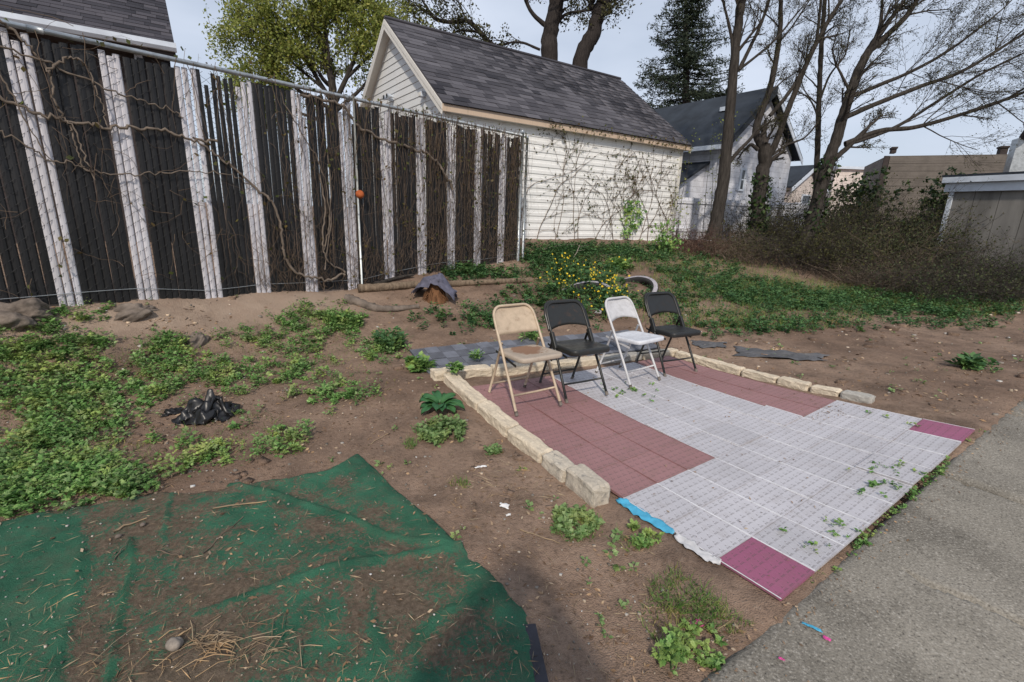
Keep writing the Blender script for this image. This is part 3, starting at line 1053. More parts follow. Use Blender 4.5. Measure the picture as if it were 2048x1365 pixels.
def draped_sheet(name, poly, step, zfun, mat, attrs=None, **kw):
    poly = [tuple(q[:2]) for q in poly]
    xs = np.arange(min(q[0] for q in poly) - step, max(q[0] for q in poly) + step, step)
    ys = np.arange(min(q[1] for q in poly) - step, max(q[1] for q in poly) + step, step)
    X_, Y_ = np.meshgrid(xs, ys)
    ins = in_poly(X_, Y_, poly)
    h, w = X_.shape
    i = (np.arange(h - 1)[:, None] * w + np.arange(w - 1)[None, :])
    F = np.stack([i, i + 1, i + w + 1, i + w], -1).reshape(-1, 4)
    keep = ins.ravel()[F].any(1)
    F = F[keep]
    d, bx, by = near_poly(X_, Y_, poly)
    X2, Y2 = np.where(ins, X_, bx), np.where(ins, Y_, by)
    Z2 = zfun(X2, Y2)
    V = np.stack([X2, Y2, Z2], -1).reshape(-1, 3)
    used = np.unique(F)
    mp = np.full(len(V), -1)
    mp[used] = np.arange(len(used))
    base = V[used].mean(0)
    me = mesh_arrays(name, V[used] - base, mp[F], mat, True)
    for k, fn in (attrs or {}).items():
        at = me.attributes.new(k, 'FLOAT', 'POINT')
        at.data.foreach_set('value', fn(X2, Y2).ravel()[used].astype(np.float32))
    o = link(name, me, None, base, **kw)
    so = o.modifiers.new('thickness', 'SOLIDIFY')
    so.thickness = 0.004
    so.offset = -1
    return o

CARPET_PX = [(-300, 1120), (-60, 1062), (60, 1035), (200, 1010), (330, 985), (420, 986), (470, 974), (560, 962), (660, 942), (715, 912), (760, 955), (850, 1035), (925, 1100), (985, 1160), (1040, 1215), (1062, 1250), (1070, 1310), (1078, 1400), (1085, 1700), (-300, 1700)]
CARPET = [gp(*q)[:2] for q in CARPET_PX]
def px_line(pts):
    return [gp(*q)[:2] for q in pts]
RIDGES = [(px_line([(455, 975), (560, 1000), (680, 1040), (780, 1085), (850, 1095), (925, 1095)]), 0.020, 0.016),
          (px_line([(925, 1098), (860, 1115), (760, 1130), (660, 1150), (560, 1185), (400, 1240)]), 0.016, 0.018),
          (px_line([(345, 995), (335, 1050), (330, 1090)]), 0.012, 0.012),
          (px_line([(262, 1095), (270, 1140), (250, 1210), (235, 1290), (222, 1380), (215, 1450)]), 0.020, 0.010),
          (px_line([(165, 1090), (160, 1150), (140, 1240), (118, 1330), (110, 1450)]), 0.012, 0.02),
          (px_line([(1010, 1175), (950, 1215), (880, 1240), (820, 1310)]), 0.014, 0.02),
          (px_line([(750, 1190), (740, 1260), (770, 1330)]), 0.009, 0.016)]
def carpet_h(x, y):
    z = zg(x, y) + 0.030 + fbm(x, y, 2.2, 3, 31) * 0.02 + fbm(x, y, 9, 3, 44) * 0.010 + 0.010 * (0.5 - np.abs(fbm(x + 0.4 * y, y, 3.4, 3, 52))) ** 3 * 8 + fbm(x, y, 34, 2, 48) * 0.004
    for line, h, w in RIDGES:
        d, _, _ = near_poly(x, y, line, False)
        z = z + h * np.exp(-(d / w) ** 2)
    d, _, _ = near_poly(x, y, CARPET)
    return z - 0.022 * np.exp(-(d / 0.03) ** 2)
LEFT_CLEAN = [gp(*q)[:2] for q in ((-300, 1120), (60, 1030), (165, 1050), (162, 1130), (140, 1230), (112, 1400), (100, 1700), (-300, 1700))]
EDGE_LINE = px_line([(700, 925), (790, 985), (925, 1100), (1040, 1215), (1065, 1260), (1075, 1400)])
def carpet_soil(x, y):
    s = 0.54 + fbm(x, y, 2.4, 3, 77) * 0.6
    d, _, _ = near_poly(x, y, EDGE_LINE, False)
    s = s - 0.75 * np.exp(-(d / 0.09) ** 2)
    for line, h, w in RIDGES:
        d, _, _ = near_poly(x, y, line, False)
        s = s - 0.45 * np.exp(-(d / (w * 1.1)) ** 2) + 0.16 * np.exp(-((d - 0.07) / 0.045) ** 2)
    s = np.where(in_poly(x, y, LEFT_CLEAN), s - 0.55, s)
    c = gp(430, 1330)[:2]
    s = s + 0.5 * np.exp(-((x - c[0]) ** 2 + (y - c[1]) ** 2) / 0.03)
    return s
draped_sheet('turf_carpet', CARPET, 0.014, carpet_h, M['carpet'], {'soil': carpet_soil}, label='wrinkled green artificial turf carpet half covered with soil', cat='carpet')
# dark board under the carpet's near corner
_a, _b = gp(1066, 1262), gp(1100, 1420)
_b = _b + (_b - _a) * 1.5
_d = (_b - _a)[:2] / np.linalg.norm((_b - _a)[:2])
_n = np.array([-_d[1], _d[0]])
bd = MB()
_c = (_a + _b) / 2
bd.box((0, 0, 0), (np.linalg.norm((_b - _a)[:2]), 0.10, 0.022))
link('board', bd.mesh('board', plain('dark_wet_board', (0.035, 0.035, 0.045), 0.6, 0.4, 9, kind='World', bump=0.003)), None, (_c[0] - 0.04, _c[1], float(zg(_c[0], _c[1])) + 0.014), (0, 0, math.atan2(_d[1], _d[0])), 'dark plank lying along the near corner of the green carpet', 'plank')

# ------------------------------------------------------------------ chain link fence with slats
S0, S1 = -1.7, 6.62
RAIL_Z = 2.955
def fxy(s, off=0.0):
    return FP + FD * s + FN * off
def fence_base(s):
    return float(np.interp(s, [-2, -0.34, 0.6, 1.2, 1.8, 2.4, 3.1, 3.6, 4.3, 5, 5.7, 6.6], [.62, .62, .60, .54, .56, .51, .50, .58, .63, .67, .69, .72]))
fence = thing('chain_link_fence', (*fxy(3.0), 0.5), 'tall chain link fence threaded with black slats and groups of three white slats', 'fence')
FROT = math.atan2(FD[1], FD[0])
def slat_mesh(name, mat, top=1.0):
    # a flattened hollow slat, rounded front, unit height
    pr = [(-0.026, 0.006), (-0.026, -0.001), (-0.017, -0.009), (0.0, -0.0115), (0.017, -0.009), (0.026, -0.001), (0.026, 0.006)]
    b = MB()
    n = len(pr)
    b.add([(x, y, 0) for x, y in pr] + [(x, y, .45) for x, y in pr] + [(x * top, y, 1) for x, y in pr], [tuple(range(n))[::-1], tuple(range(2 * n, 3 * n))] + [(k * n + i, k * n + (i + 1) % n, (k + 1) * n + (i + 1) % n, (k + 1) * n + i) for k in range(2) for i in range(n)])
    return b.mesh(name, mat)
SLB, SLW, SLN = slat_mesh('slat_black', M['slat_black']), slat_mesh('slat_white', M['slat_white']), slat_mesh('slat_narrowed', M['slat_black'], 0.62)
pitch = 0.0605
n_sl = int((S1 - S0) / pitch)
fq = WORLD[fence.name]
rs = np.random.default_rng(5)
for i in range(n_sl):
    s = S0 + 0.02 + i * pitch
    ph = ((s - 0.06 + 0.09) / 0.598) % 1.0
    white = ph < 0.303
    zb = fence_base(s) + rs.uniform(-0.02, 0.03) - (0.03 if white else 0.0)
    if white and rs.random() < 0.16:
        zb -= rs.uniform(0.03, 0.1)
    zt = RAIL_Z - 0.03 - (rs.uniform(0, 0.05) if rs.random() < 0.85 else rs.uniform(0.05, 0.35))
    w = fxy(s + rs.uniform(-.004, .004), -0.004)
    sc = 0.97 if white else 1.165
    o = link('slat', SLW if white else (SLN if 1.2 < s < 1.95 else SLB), fence, (w[0] - fq[0], w[1] - fq[1], zb - fq[2]), (rs.uniform(-.003, .003), rs.uniform(-.004, .004), FROT + rs.uniform(-.06, .06)))
    o.scale = (sc * rs.uniform(0.96, 1.02), 1, zt - zb)
# wire mesh: every picket a zigzag
A = AB()
for i in range(n_sl + 1):
    s = S0 + 0.02 + (i - .5) * pitch
    zb = fence_base(s) + 0.03
    k = int((RAIL_Z - zb) / 0.048)
    zz = zb + np.arange(2 * k) * 0.024
    ph = (np.arange(2 * k) + 2 * (i % 2)) % 4          # left corner, front half, right corner, back half
    sg = np.choose(ph, [-1, 0, 1, 0]) * 0.0305
    of = np.choose(ph, [0.002, 0.0165, 0.002, -0.016])
    xy = fxy(s)[:, None] + FD[:, None] * sg[None] + FN[:, None] * of[None]
    A.tube(np.stack([xy[0], xy[1], zz], -1), 0.0021, 3)
A.build('chain_link_mesh', M['wire'], fence)
m = MB()
m.tube([(*fxy(S0, 0.025), RAIL_Z), (*fxy(2.5, 0.025), RAIL_Z + .004), (*fxy(S1, 0.025), RAIL_Z)], 0.023, 10)
rail = m.build('top_rail', M['galv'], fence, True)
for s in (0.2, 3.12, 5.9):
    m = MB()
    m.tube([(*fxy(s - .05, 0.025), RAIL_Z), (*fxy(s + .05, 0.025), RAIL_Z)], 0.0275, 10)
    m.build('rail_sleeve', M['galv'], rail, True)
for s, off, rad, mt, zt in ((3.13, 0.06, 0.0135, 'pole', RAIL_Z + 0.03), (6.52, 0.03, 0.030, 'galv', RAIL_Z + 0.05), (6.66, 0.03, 0.024, 'galv', RAIL_Z - 0.02), (-1.2, 0.03, 0.03, 'galv', RAIL_Z)):
    m = MB()
    zb = fence_base(s) - (0.16 if mt == 'pole' else 0.1)
    m.tube([(*fxy(s, off), zb), (*fxy(s, off), (zb + zt) / 2), (*fxy(s + 0.005, off), zt)], rad, 12)
    po = m.build('post', M[mt], fence, True)
    if mt == 'pole':
        po['label'] = 'thin bright steel post'
    else:
        m = MB()
        m.tube([(*fxy(s, off), zt), (*fxy(s, off), zt + .03), (*fxy(s, off), zt + .045)], [rad * 1.15, rad * 1.1, rad * 0.4], 12)
        m.build('post_cap', M['galv'], po, True)
    for zc in (0.9, 1.5, 2.1, 2.7):
        m = MB()
        m.tube([(*fxy(s, off), zc), (*fxy(s, off), zc + 0.022)], rad * 1.12, 12)
        m.build('tie_band', M['galv'], po, True)
m = MB()
m.tube([(*fxy(s, 0.02), fence_base(s) + 0.115 + 0.012 * math.sin(s * 3.1)) for s in np.arange(S0, S1, 0.12)], 0.0035, 5)
m.build('tension_wire', M['galv'], fence, True)

# ------------------------------------------------------------------ garage beside the fence
def bpt(c, a, b, z):
    q = c + BA * a + BB * b
    return (q[0], q[1], z)
GL, GW, GE, GR = 6.85, 5.25, 3.55, 5.49        # length, width, eave and ridge heights
GB = 0.85
garage = thing('garage', (*GARAGE_C, GB), 'cream vinyl sided garage with brown shingle roof behind the end of the fence', 'garage')
m = MB()
m.hexa([bpt(GARAGE_C, x, y, GB - .3) for x, y in ((.03, .03), (GL - .03, .03), (GL - .03, GW - .03), (.03, GW - .03))], [bpt(GARAGE_C, x, y, GE) for x, y in ((.03, .03), (GL - .03, .03), (GL - .03, GW - .03), (.03, GW - .03))])
m.prism([bpt(GARAGE_C, .03, .03, GE), bpt(GARAGE_C, .03, GW - .03, GE), bpt(GARAGE_C, .03, GW / 2, GR - 0.05)], (*(BA * (GL - .06)), 0))
m.build('wall', M['siding_shaded'], garage)
EXPO = 0.146
# lapped boards on the long wall
b = MB()
b.add([(0, 0.012, 0), (GL, 0.012, 0), (GL, -0.016, 0.0), (0, -0.016, 0.0), (0, 0.012, EXPO + 0.01), (GL, 0.012, EXPO + .01), (GL, -0.001, EXPO + .01), (0, -0.001, EXPO + .01), (0, -0.0165, EXPO * 0.45), (GL, -0.0165, EXPO * 0.45), (0, -0.006, EXPO * 0.5), (GL, -0.006, EXPO * 0.5)],
      [(0, 1, 2, 3)[::-1], (4, 5, 6, 7), (3, 2, 9, 8), (8, 9, 11, 10), (10, 11, 6, 7), (0, 3, 8, 10, 7, 4), (1, 5, 6, 11, 9, 2)])
BRD = b.mesh('siding_board', M['siding'])
z = GE - 0.24
while z > GB - 0.2:
    link('siding_board', BRD, garage, (0, 0, z - GB), (random.uniform(-.004, .004), 0, TH))
    z -= EXPO
# gable boards, cut to the roof slope
z = GR - 0.35
while z > 2.2:
    def half(zz):
        return GW / 2 if zz < GE else GW / 2 * (GR - 0.06 - zz) / (GR - 0.06 - GE)
    h0, h1 = half(z), half(z + EXPO)
    if h1 > 0.02:
        m = MB()
        P = [bpt(GARAGE_C, -0.014, GW / 2 - h0, z), bpt(GARAGE_C, -0.014, GW / 2 + h0, z), bpt(GARAGE_C, 0.0, GW / 2 + h1, z + EXPO + .008), bpt(GARAGE_C, 0.0, GW / 2 - h1, z + EXPO + .008)]
        Q = [bpt(GARAGE_C, 0.03, GW / 2 - h0, z), bpt(GARAGE_C, 0.03, GW / 2 + h0, z), bpt(GARAGE_C, 0.03, GW / 2 + h1, z + EXPO + .008), bpt(GARAGE_C, 0.03, GW / 2 - h1, z + EXPO + .008)]
        m.hexa(P, Q)
        m.build('gable_board', M['siding_shaded'], garage)
    z -= EXPO
# corner posts
for a in (0.0, GL):
    m = MB()
    m.hexa([bpt(GARAGE_C, a + x, y, GB - .2) for x, y in ((-.05, -.03), (.05, -.03), (.05, .07), (-.05, .07))], [bpt(GARAGE_C, a + x, y, GE - .1) for x, y in ((-.05, -.03), (.05, -.03), (.05, .07), (-.05, .07))])
    m.build('corner_trim', M['trim'], garage)
OV, OG = 0.16, 0.18                             # overhang at the eave and at the gable
slope = (GR - GE) / (GW / 2)
def roof_pt(c, a, b, W, E_, sl, lift=0.0):
    k = b if b <= W / 2 else W - b
    return bpt(c, a, b, E_ + k * sl + lift)
roof_m = MB()
for (b0, b1) in ((-OV, GW / 2), (GW + OV, GW / 2)):
    lo = [roof_pt(GARAGE_C, -OG, b0, GW, GE, slope, .02), roof_pt(GARAGE_C, GL + OG, b0, GW, GE, slope, .02), roof_pt(GARAGE_C, GL + OG, b1, GW, GE, slope, .02), roof_pt(GARAGE_C, -OG, b1, GW, GE, slope, .02)]
    if b0 > b1:
        lo = lo[::-1]
    roof_m.hexa(lo, [(q[0], q[1], q[2] + .04) for q in lo])
groof = roof_m.build('roof', M['shingle'], garage)

def shingle_roof(parent, mat, c, a0, a1, W, E_, sl, b0, b1, lift, limit, seed, expo=0.17, vis=None, width=(0.2, 0.38)):
    """tabs course by course; the ones that show largest become pieces of their own, the rest one mass"""
    ln = math.hypot(1, sl)
    up = np.array([*BB, sl]) / ln
    al = np.array([*BA, 0])
    nr = np.cross(al, up)
    rs = np.random.default_rng(seed)
    tabs = []
    n_c = int((b1 - b0) * ln / expo)
    for k in range(n_c):
        t = k * expo
        a = a0 - rs.uniform(0, .2)
        while a < a1:
            w = rs.uniform(*width)
            x0, x1 = max(a, a0), min(a + w, a1)
            if x1 - x0 > 0.02:
                o = np.array([*(c + BA * x0 + BB * b0), E_ + b0 * sl]) + up * t
                tabs.append((o, x1 - x0, rs.uniform(0.004, 0.011), t))
            a += w
    tabs.sort(key=lambda q: np.linalg.norm(q[0] - np.array([0, 0, CAM_H])) if vis is None else vis(q))
    # unit tab: x along the eave, y up the slope, thickness z
    b = MB()
    b.box((0.5, 0.5, 0.5), (1, 1, 1))
    me = b.mesh('shingle', mat)
    Mr = Matrix(((al[0], up[0], nr[0]), (al[1], up[1], nr[1]), (al[2], up[2], nr[2])))
    # each tab leans: its lower edge stands proud of the course below
    tilt = Mr @ Matrix.Rotation(-0.045, 3, 'X')
    e = tilt.to_euler()
    rest = AB()
    box_v = np.array([(x, y, z_) for x in (0, 1) for y in (0, 1) for z_ in (0, 1)], float)
    box_f = np.array([(0, 1, 3, 2), (4, 6, 7, 5), (0, 4, 5, 1), (2, 3, 7, 6), (0, 2, 6, 4), (1, 5, 7, 3)])
    tm = np.array(tilt)
    pw = WORLD[parent.name]
    for i, (o, w, th, t) in enumerate(tabs):
        o = o + nr * (lift + 0.006)
        if i < limit:
            ob = link('shingle', me, parent, o - pw, e)
            ob.scale = (w - 0.004, expo * 1.12, th)
        else:
            rest.add((box_v * np.array([w - 0.004, expo * 1.12, th])) @ tm.T + o, box_f)
    if rest.V:
        rest.build('shingle_field', mat, parent, kind='stuff')
shingle_roof(groof, M['shingle'], GARAGE_C, -OG, GL + OG, GW, GE, slope, -OV - .02, GW / 2, 0.055, 300, 3)
# ridge cap, fascia, rakes
m = MB()
m.tube([roof_pt(GARAGE_C, -OG, GW / 2, GW, GE, slope, .07), roof_pt(GARAGE_C, GL + OG, GW / 2, GW, GE, slope, .07)], 0.045, 6)
m.build('ridge_cap', M['shingle'], groof)
m = MB()
m.hexa([bpt(GARAGE_C, x, y, GE - OV * slope - .09) for x, y in ((-OG, -OV - .012), (GL + OG, -OV - .012), (GL + OG, -OV + .01), (-OG, -OV + .01))], [bpt(GARAGE_C, x, y, GE - OV * slope + .03) for x, y in ((-OG, -OV - .012), (GL + OG, -OV - .012), (GL + OG, -OV + .01), (-OG, -OV + .01))])
m.build('fascia_board', M['fascia'], garage)
m = MB()
m.hexa([bpt(GARAGE_C, x, y, GE - OV * slope - .085) for x, y in ((-OG, -OV + .012), (GL + OG, -OV + .012), (GL + OG, .03), (-OG, .03))], [bpt(GARAGE_C, x, y, GE - OV * slope - .065) for x, y in ((-OG, -OV + .012), (GL + OG, -OV + .012), (GL + OG, .03), (-OG, .03))])
m.build('soffit', M['trim'], garage)
for a_ in (-OG - .02, GL + OG):
    for b0 in (-OV, GW + OV):
        m = MB()
        P0_, P1_ = np.array(roof_pt(GARAGE_C, a_, b0, GW, GE, slope, .035)), np.array(roof_pt(GARAGE_C, a_, GW / 2, GW, GE, slope, .035))
        dz = np.array([0, 0, .19])
        m.prism([tuple(P0_ - dz), tuple(P0_), tuple(P1_), tuple(P1_ - dz)], (*(BA * 0.02), 0))
        m.build('rake_board', M['trim'], garage)
        # soffit of the gable overhang
        m = MB()
        m.prism([tuple(P0_ - dz * .6), tuple(P0_ - dz * .5), tuple(P1_ - dz * .5), tuple(P1_ - dz * .6)], (*(BA * (OG + .03) * (1 if a_ < 0 else -1)), 0))
        m.build('soffit', M['trim'], garage)

# twin spot flood light and a small sensor box on the gable
def gable_at(px, py):
    d = ray(px, py)
    n = -BA
    c = GARAGE_C + n * 0.02
    t = (c @ n) / (d[:2] @ n)
    return np.array([0, 0, CAM_H]) + d * t
q = gable_at(785, 198)
lamp = thing('flood_light', q, 'small twin-headed security light on the garage gable', 'wall light')
m = MB(); m.box(q - np.array([*BA, 0]) * .03, (0.10, 0.06, 0.10), Matrix.Rotation(TH, 3, 'Z')); m.build('back_box', M['blue_white'], lamp)
for sgn in (-1, 1):
    c = q + np.array([*(BB * sgn * .1), 0.02]) - np.array([*BA, 0]) * 0.09
    m = MB(); m.tube([c + np.array([*BA, 0]) * .05, c, c - np.array([*BA, .04]) * .08], [0.025, 0.045, 0.055], 10); h_ = m.build('lamp_head', M['blue_white'], lamp, True)
    m = MB(); m.tube([c - np.array([*BA, .04]) * .08, c - np.array([*BA, .04]) * .085], [0.047, 0.045], 10); m.build('lens', M['glass'], h_, True)
q = gable_at(848, 190)
sen = thing('junction_box', q, 'small white box on the garage gable near the corner', 'junction box')
m = MB(); m.box(q - np.array([*BA, 0]) * .04, (0.10, 0.14, 0.10), Matrix.Rotation(TH, 3, 'Z')); m.build('housing', M['blue_white'], sen, bevel=0.01)
m = MB(); m.box(q - np.array([*BA, 0]) * .095, (0.012, 0.10, 0.07), Matrix.Rotation(TH, 3, 'Z')); m.build('cover', M['trim'], sen)

# ------------------------------------------------------------------ neighbour's house beyond the fence
NC = at_y(350, 97, 9.5)
NE_ = NC[2]
NW_, NL_ = 7.0, 9.0
nslope = 0.62
NO = NC[:2] - BA * NL_                      # far-left eave corner; the roof rises away along BB
nh = thing('neighbour_house', (*NC[:2], 0.9), 'dark shingled house roof with a white gutter above the fence', 'house')
def np_(a, b, z):
    q = NO + BA * a + BB * b
    return (q[0], q[1], z)
m = MB()
m.hexa([np_(x, y, .3) for x, y in ((.3, .45), (NL_ - .18, .45), (NL_ - .18, NW_ - .3), (.3, NW_ - .3))], [np_(x, y, NE_ - .02) for x, y in ((.3, .45), (NL_ - .18, .45), (NL_ - .18, NW_ - .3), (.3, NW_ - .3))])
m.prism([np_(.3, .4, NE_), np_(.3, NW_ - .4, NE_), np_(.3, NW_ / 2, NE_ + (NW_ / 2 - .4) * nslope)], (*(BA * (NL_ - .6)), 0))
m.build('wall', M['dark_wall'], nh)
m = MB()
for (b0, b1) in ((0, NW_ / 2), (NW_, NW_ / 2)):
    k0, k1 = (b0 if b0 <= NW_ / 2 else NW_ - b0), NW_ / 2
    lo = [np_(0, b0, NE_ + k0 * nslope), np_(NL_, b0, NE_ + k0 * nslope), np_(NL_, b1, NE_ + k1 * nslope), np_(0, b1, NE_ + k1 * nslope)]
    if b0 > b1:
        lo = lo[::-1]
    m.hexa(lo, [(q[0], q[1], q[2] + .06) for q in lo])
nroof = m.build('roof', M['shingle_dark'], nh)
shingle_roof(nroof, M['shingle_dark'], NO, 0, NL_, NW_, NE_, nslope, -.03, NW_ / 2, 0.07, 300, 9, 0.17, width=(0.22, 0.42))
m = MB()
prof = [(-.11, .06), (-.11, -.02), (-.07, -.07), (0.0, -.07), (0.0, .06), (-.02, .06), (-.02, -.05), (-.065, -.05), (-.09, -.01), (-.09, .06)]
m.prism([np_(-.02, y, NE_ + z_) for y, z_ in prof][::-1], (*(BA * (NL_ + .04)), 0))
m.build('gutter', M['blue_white'], nh)
m = MB()
m.hexa([np_(x, y, NE_ - .13) for x, y in ((0, .004), (NL_, .004), (NL_, .45), (0, .45))], [np_(x, y, NE_ - .05) for x, y in ((0, .004), (NL_, .004), (NL_, .45), (0, .45))])
m.build('soffit', M['dark_wall'], nh)
m = MB()
m.hexa([np_(x, y, .4) for x, y in ((NL_ - .62, .36), (NL_ - .5, .36), (NL_ - .5, .44), (NL_ - .62, .44))], [np_(x, y, NE_ - .13) for x, y in ((NL_ - .62, .36), (NL_ - .5, .36), (NL_ - .5, .44), (NL_ - .62, .44))])
m.build('downspout', M['blue_white'], nh)

# ------------------------------------------------------------------ folding chairs
def folding_chair(u, v, turn, style, paint, seat_paint, label, dark_metal):
    w = grid(u, v)
    z0 = float(patio_z(u, v)) + 0.018
    t = thing('folding_chair', (w[0], w[1], z0), label, 'chair', 'folding chairs in a row on the patio', (0, 0, YAW + R(turn)))
    t.scale = (1.03, 1.03, 1.03)
    hw, top, yt = 0.205, 0.765, 0.235
    yf = -0.215
    def leg_y(z):
        return yf + (yt - yf) * (z / top) ** 1.04
    tr = 0.0115
    # inverted U: front legs and back frame in one bent tube
    pts = [(-hw - 0.012, leg_y(0.0), 0.0), (-hw - 0.006, leg_y(.2), .2), (-hw, leg_y(.42), .42), (-hw + .004, leg_y(.6), .6)]
    rc = 0.085
    for k in range(6):
        a = math.pi - k / 5 * math.pi / 2
        zz = top - rc + rc * math.sin(a)
        pts.append((-hw + .008 + rc + rc * math.cos(a), leg_y(zz), zz))
    pts = pts + [(-x, y, z) for x, y, z in pts[::-1]]
    m = MB()
    m.tube(pts, tr, 8)
    fr = m.build('front_frame', paint, t, True, True)
    for s in (-1, 1):
        m = MB(); m.tube([(s * (hw + .012), leg_y(0) - .001, -0.002), (s * (hw + .011), leg_y(.03), .03)], 0.0145, 8); m.build('foot_cap', M['foot'], fr, True, True)
    m = MB(); m.tube([(-hw - .006, leg_y(.135), .135), (0, leg_y(.135) - .002, .133), (hw + .006, leg_y(.135), .135)], 0.0085, 7); m.build('front_brace', paint, t, True, True)
    # rear legs
    yr = 0.265
    for s in (-1, 1):
        m = MB()
        m.tube([(s * (hw - .022), leg_y(.50) + .01, .50), (s * (hw - .022), .5 * (leg_y(.5) + yr), .25), (s * (hw - .02), yr, 0.0)], tr * 0.95, 8)
        lg = m.build('rear_leg', paint, t, True, True)
        m = MB(); m.tube([(s * (hw - .02), yr + .001, -.002), (s * (hw - .02), yr - .016, .03)], 0.0140, 8); m.build('foot_cap', M['foot'], lg, True, True)
        # folding link under the seat
        m = MB(); m.box((s * (hw - .03), 0.03, 0.385), (0.004, 0.30, 0.018), Matrix.Rotation(0.16, 3, 'X')); m.build('folding_link', dark_metal, t, False, True)
    m = MB(); m.tube([(-hw + .02, yr - .05, .115), (hw - .02, yr - .05, .115)], 0.008, 7); m.build('rear_brace', paint, t, True, True)
    # seat pan: rounded outline, turned-down rim, dished top
    def outline(ins):
        o = []
        for (cx, cy, a0) in ((.195, .145, 0), (-.195, .145, 90), (-.205, -.245, 180), (.205, -.245, 270)):
            rr = 0.06
            sx, sy = (1 if cx > 0 else -1), (1 if cy > 0 else -1)
            for k in range(5):
                a = R(a0 + k * 22.5)
                o.append((cx - sx * rr + (rr - ins) * math.cos(a), cy - sy * rr + (rr - ins) * math.sin(a)))
        return o
    zs = 0.44
    rings = []
    thick = 0.045 if style == 'resin' else 0.034
    for ins, z in ((0.004, zs - thick), (0.0, zs - thick + .006), (0.0, zs - .008), (0.006, zs), (0.03, zs + .002), (0.05, zs - .003)):
        rings.append([(x, y, z + 0.012 * (-(y) / .25)) for x, y in outline(ins)])
    rings.append([(x * .5, (y + .05) * .5 - .05, zs - .009 + .012 * (-y * .5 / .25)) for x, y in outline(.05)])
    n = len(rings[0])
    m = MB()
    vs = [q for r_ in rings for q in r_] + [(0, -.05, zs - .010)]
    fs = [(i * n + j, i * n + (j + 1) % n, (i + 1) * n + (j + 1) % n, (i + 1) * n + j) for i in range(len(rings) - 1) for j in range(n)]
    fs += [((len(rings) - 1) * n + j, (len(rings) - 1) * n + (j + 1) % n, len(vs) - 1) for j in range(n)]
    fs.append(tuple(range(n))[::-1])
    m.add(vs, fs)
    m.build('seat', seat_paint, t, True, True)
    # backrest panel between the tubes (steel) or moulded over them (resin)
    zb = 0.555 if style != 'resin' else 0.545
    half = hw - 0.002 if style != 'resin' else hw + 0.022
    arch = 0.0 if style == 'flat' else 0.034
    ztop = top - 0.002 if style != 'resin' else top + 0.016
    rr = 0.082 if style != 'resin' else 0.10
    nx, nz = 20, 8
    F_, B_ = [], []
    for i in range(nx + 1):
        x = -half + 2 * half * i / nx
        e = half - abs(x)
        zt = ztop if e >= rr else ztop - rr + math.sqrt(max(0, rr * rr - (rr - e) ** 2))
        zlo = zb + arch * (1 - (x / half) ** 2)
        for k in range(nz + 1):
            z = zlo + (zt - zlo) * k / nz
            y = leg_y(min(z, top)) + 0.022 * (1 - (x / half) ** 2)
            th = 0.004 if style != 'resin' else 0.016
            pz = 0.0 if style == 'resin' else 0.004 * (0.1 < k / nz < 0.9) * (0.06 < i / nx < 0.94)
            F_.append((x, y - th / 2 + pz, z))
            B_.append((x, y + th / 2 + pz, z))
    m = MB()
    N = len(F_)
    k_ = nz + 1
    fs = []
    for i in range(nx):
        for k in range(nz):
            a = i * k_ + k
            fs.append((a, a + k_, a + k_ + 1, a + 1))
            fs.append((N + a, N + a + 1, N + a + k_ + 1, N + a + k_))
    edge = [i * k_ for i in range(nx + 1)] + [nx * k_ + k for k in range(1, k_)] + [i * k_ + nz for i in range(nx - 1, -1, -1)] + [k for k in range(nz - 1, 0, -1)]
    for a, b in zip(edge, edge[1:] + edge[:1]):
        fs.append((a, N + a, N + b, b))
    m.add(F_ + B_, fs)
    m.build('backrest', paint if style != 'resin' else seat_paint, t, True, True)
    if style == 'resin':                       # moulded sleeves at the hinge
        for s in (-1, 1):
            m = MB(); m.box((s * (hw - .004), leg_y(.47), .47), (0.03, 0.045, 0.15), Matrix.Rotation(-0.53, 3, 'X')); m.build('hinge_sleeve', seat_paint, t, False, True, bevel=0.006)
    return t
M['foot'] = plain('worn_foot_cap', (0.16, 0.14, 0.12), 0.7, 0.4, 30)
P_TAN = mat_paint('beige_enamel', (0.50, 0.395, 0.285), 0.45)
P_TAN_SEAT = mat_paint('beige_enamel_rusty', (0.48, 0.38, 0.28), 0.7, 0.6, True)
P_BLK = mat_paint('black_enamel', (0.016, 0.017, 0.016), 0.15, 0.4)
P_BLK_SEAT = mat_paint('black_resin_rusty', (0.020, 0.021, 0.020), 0.35, 0.36)
P_BLK_SEAT2 = mat_paint('black_resin', (0.017, 0.018, 0.018), 0.1, 0.42)
P_GRY = mat_paint('light_grey_enamel', (0.54, 0.54, 0.55), 0.08, 0.45)
P_GRY_SEAT = mat_paint('pale_grey_resin', (0.62, 0.64, 0.68), 0.1, 0.5)
folding_chair(0.97, 7.62, -1, 'flat', P_TAN, P_TAN_SEAT, 'beige folding chair with a rust stained seat', P_BLK)
folding_chair(2.86, 7.72, -5, 'resin', P_BLK, P_BLK_SEAT, 'black folding chair with a rusty seat between the beige and the grey chairs', P_BLK)
folding_chair(5.44, 7.85, 3, 'arched', P_GRY, P_GRY_SEAT, 'light grey folding chair with a white seat', P_GRY)
folding_chair(7.58, 7.98, -8, 'resin', P_BLK, P_BLK_SEAT2, 'black folding chair at the far end of the row', P_BLK)

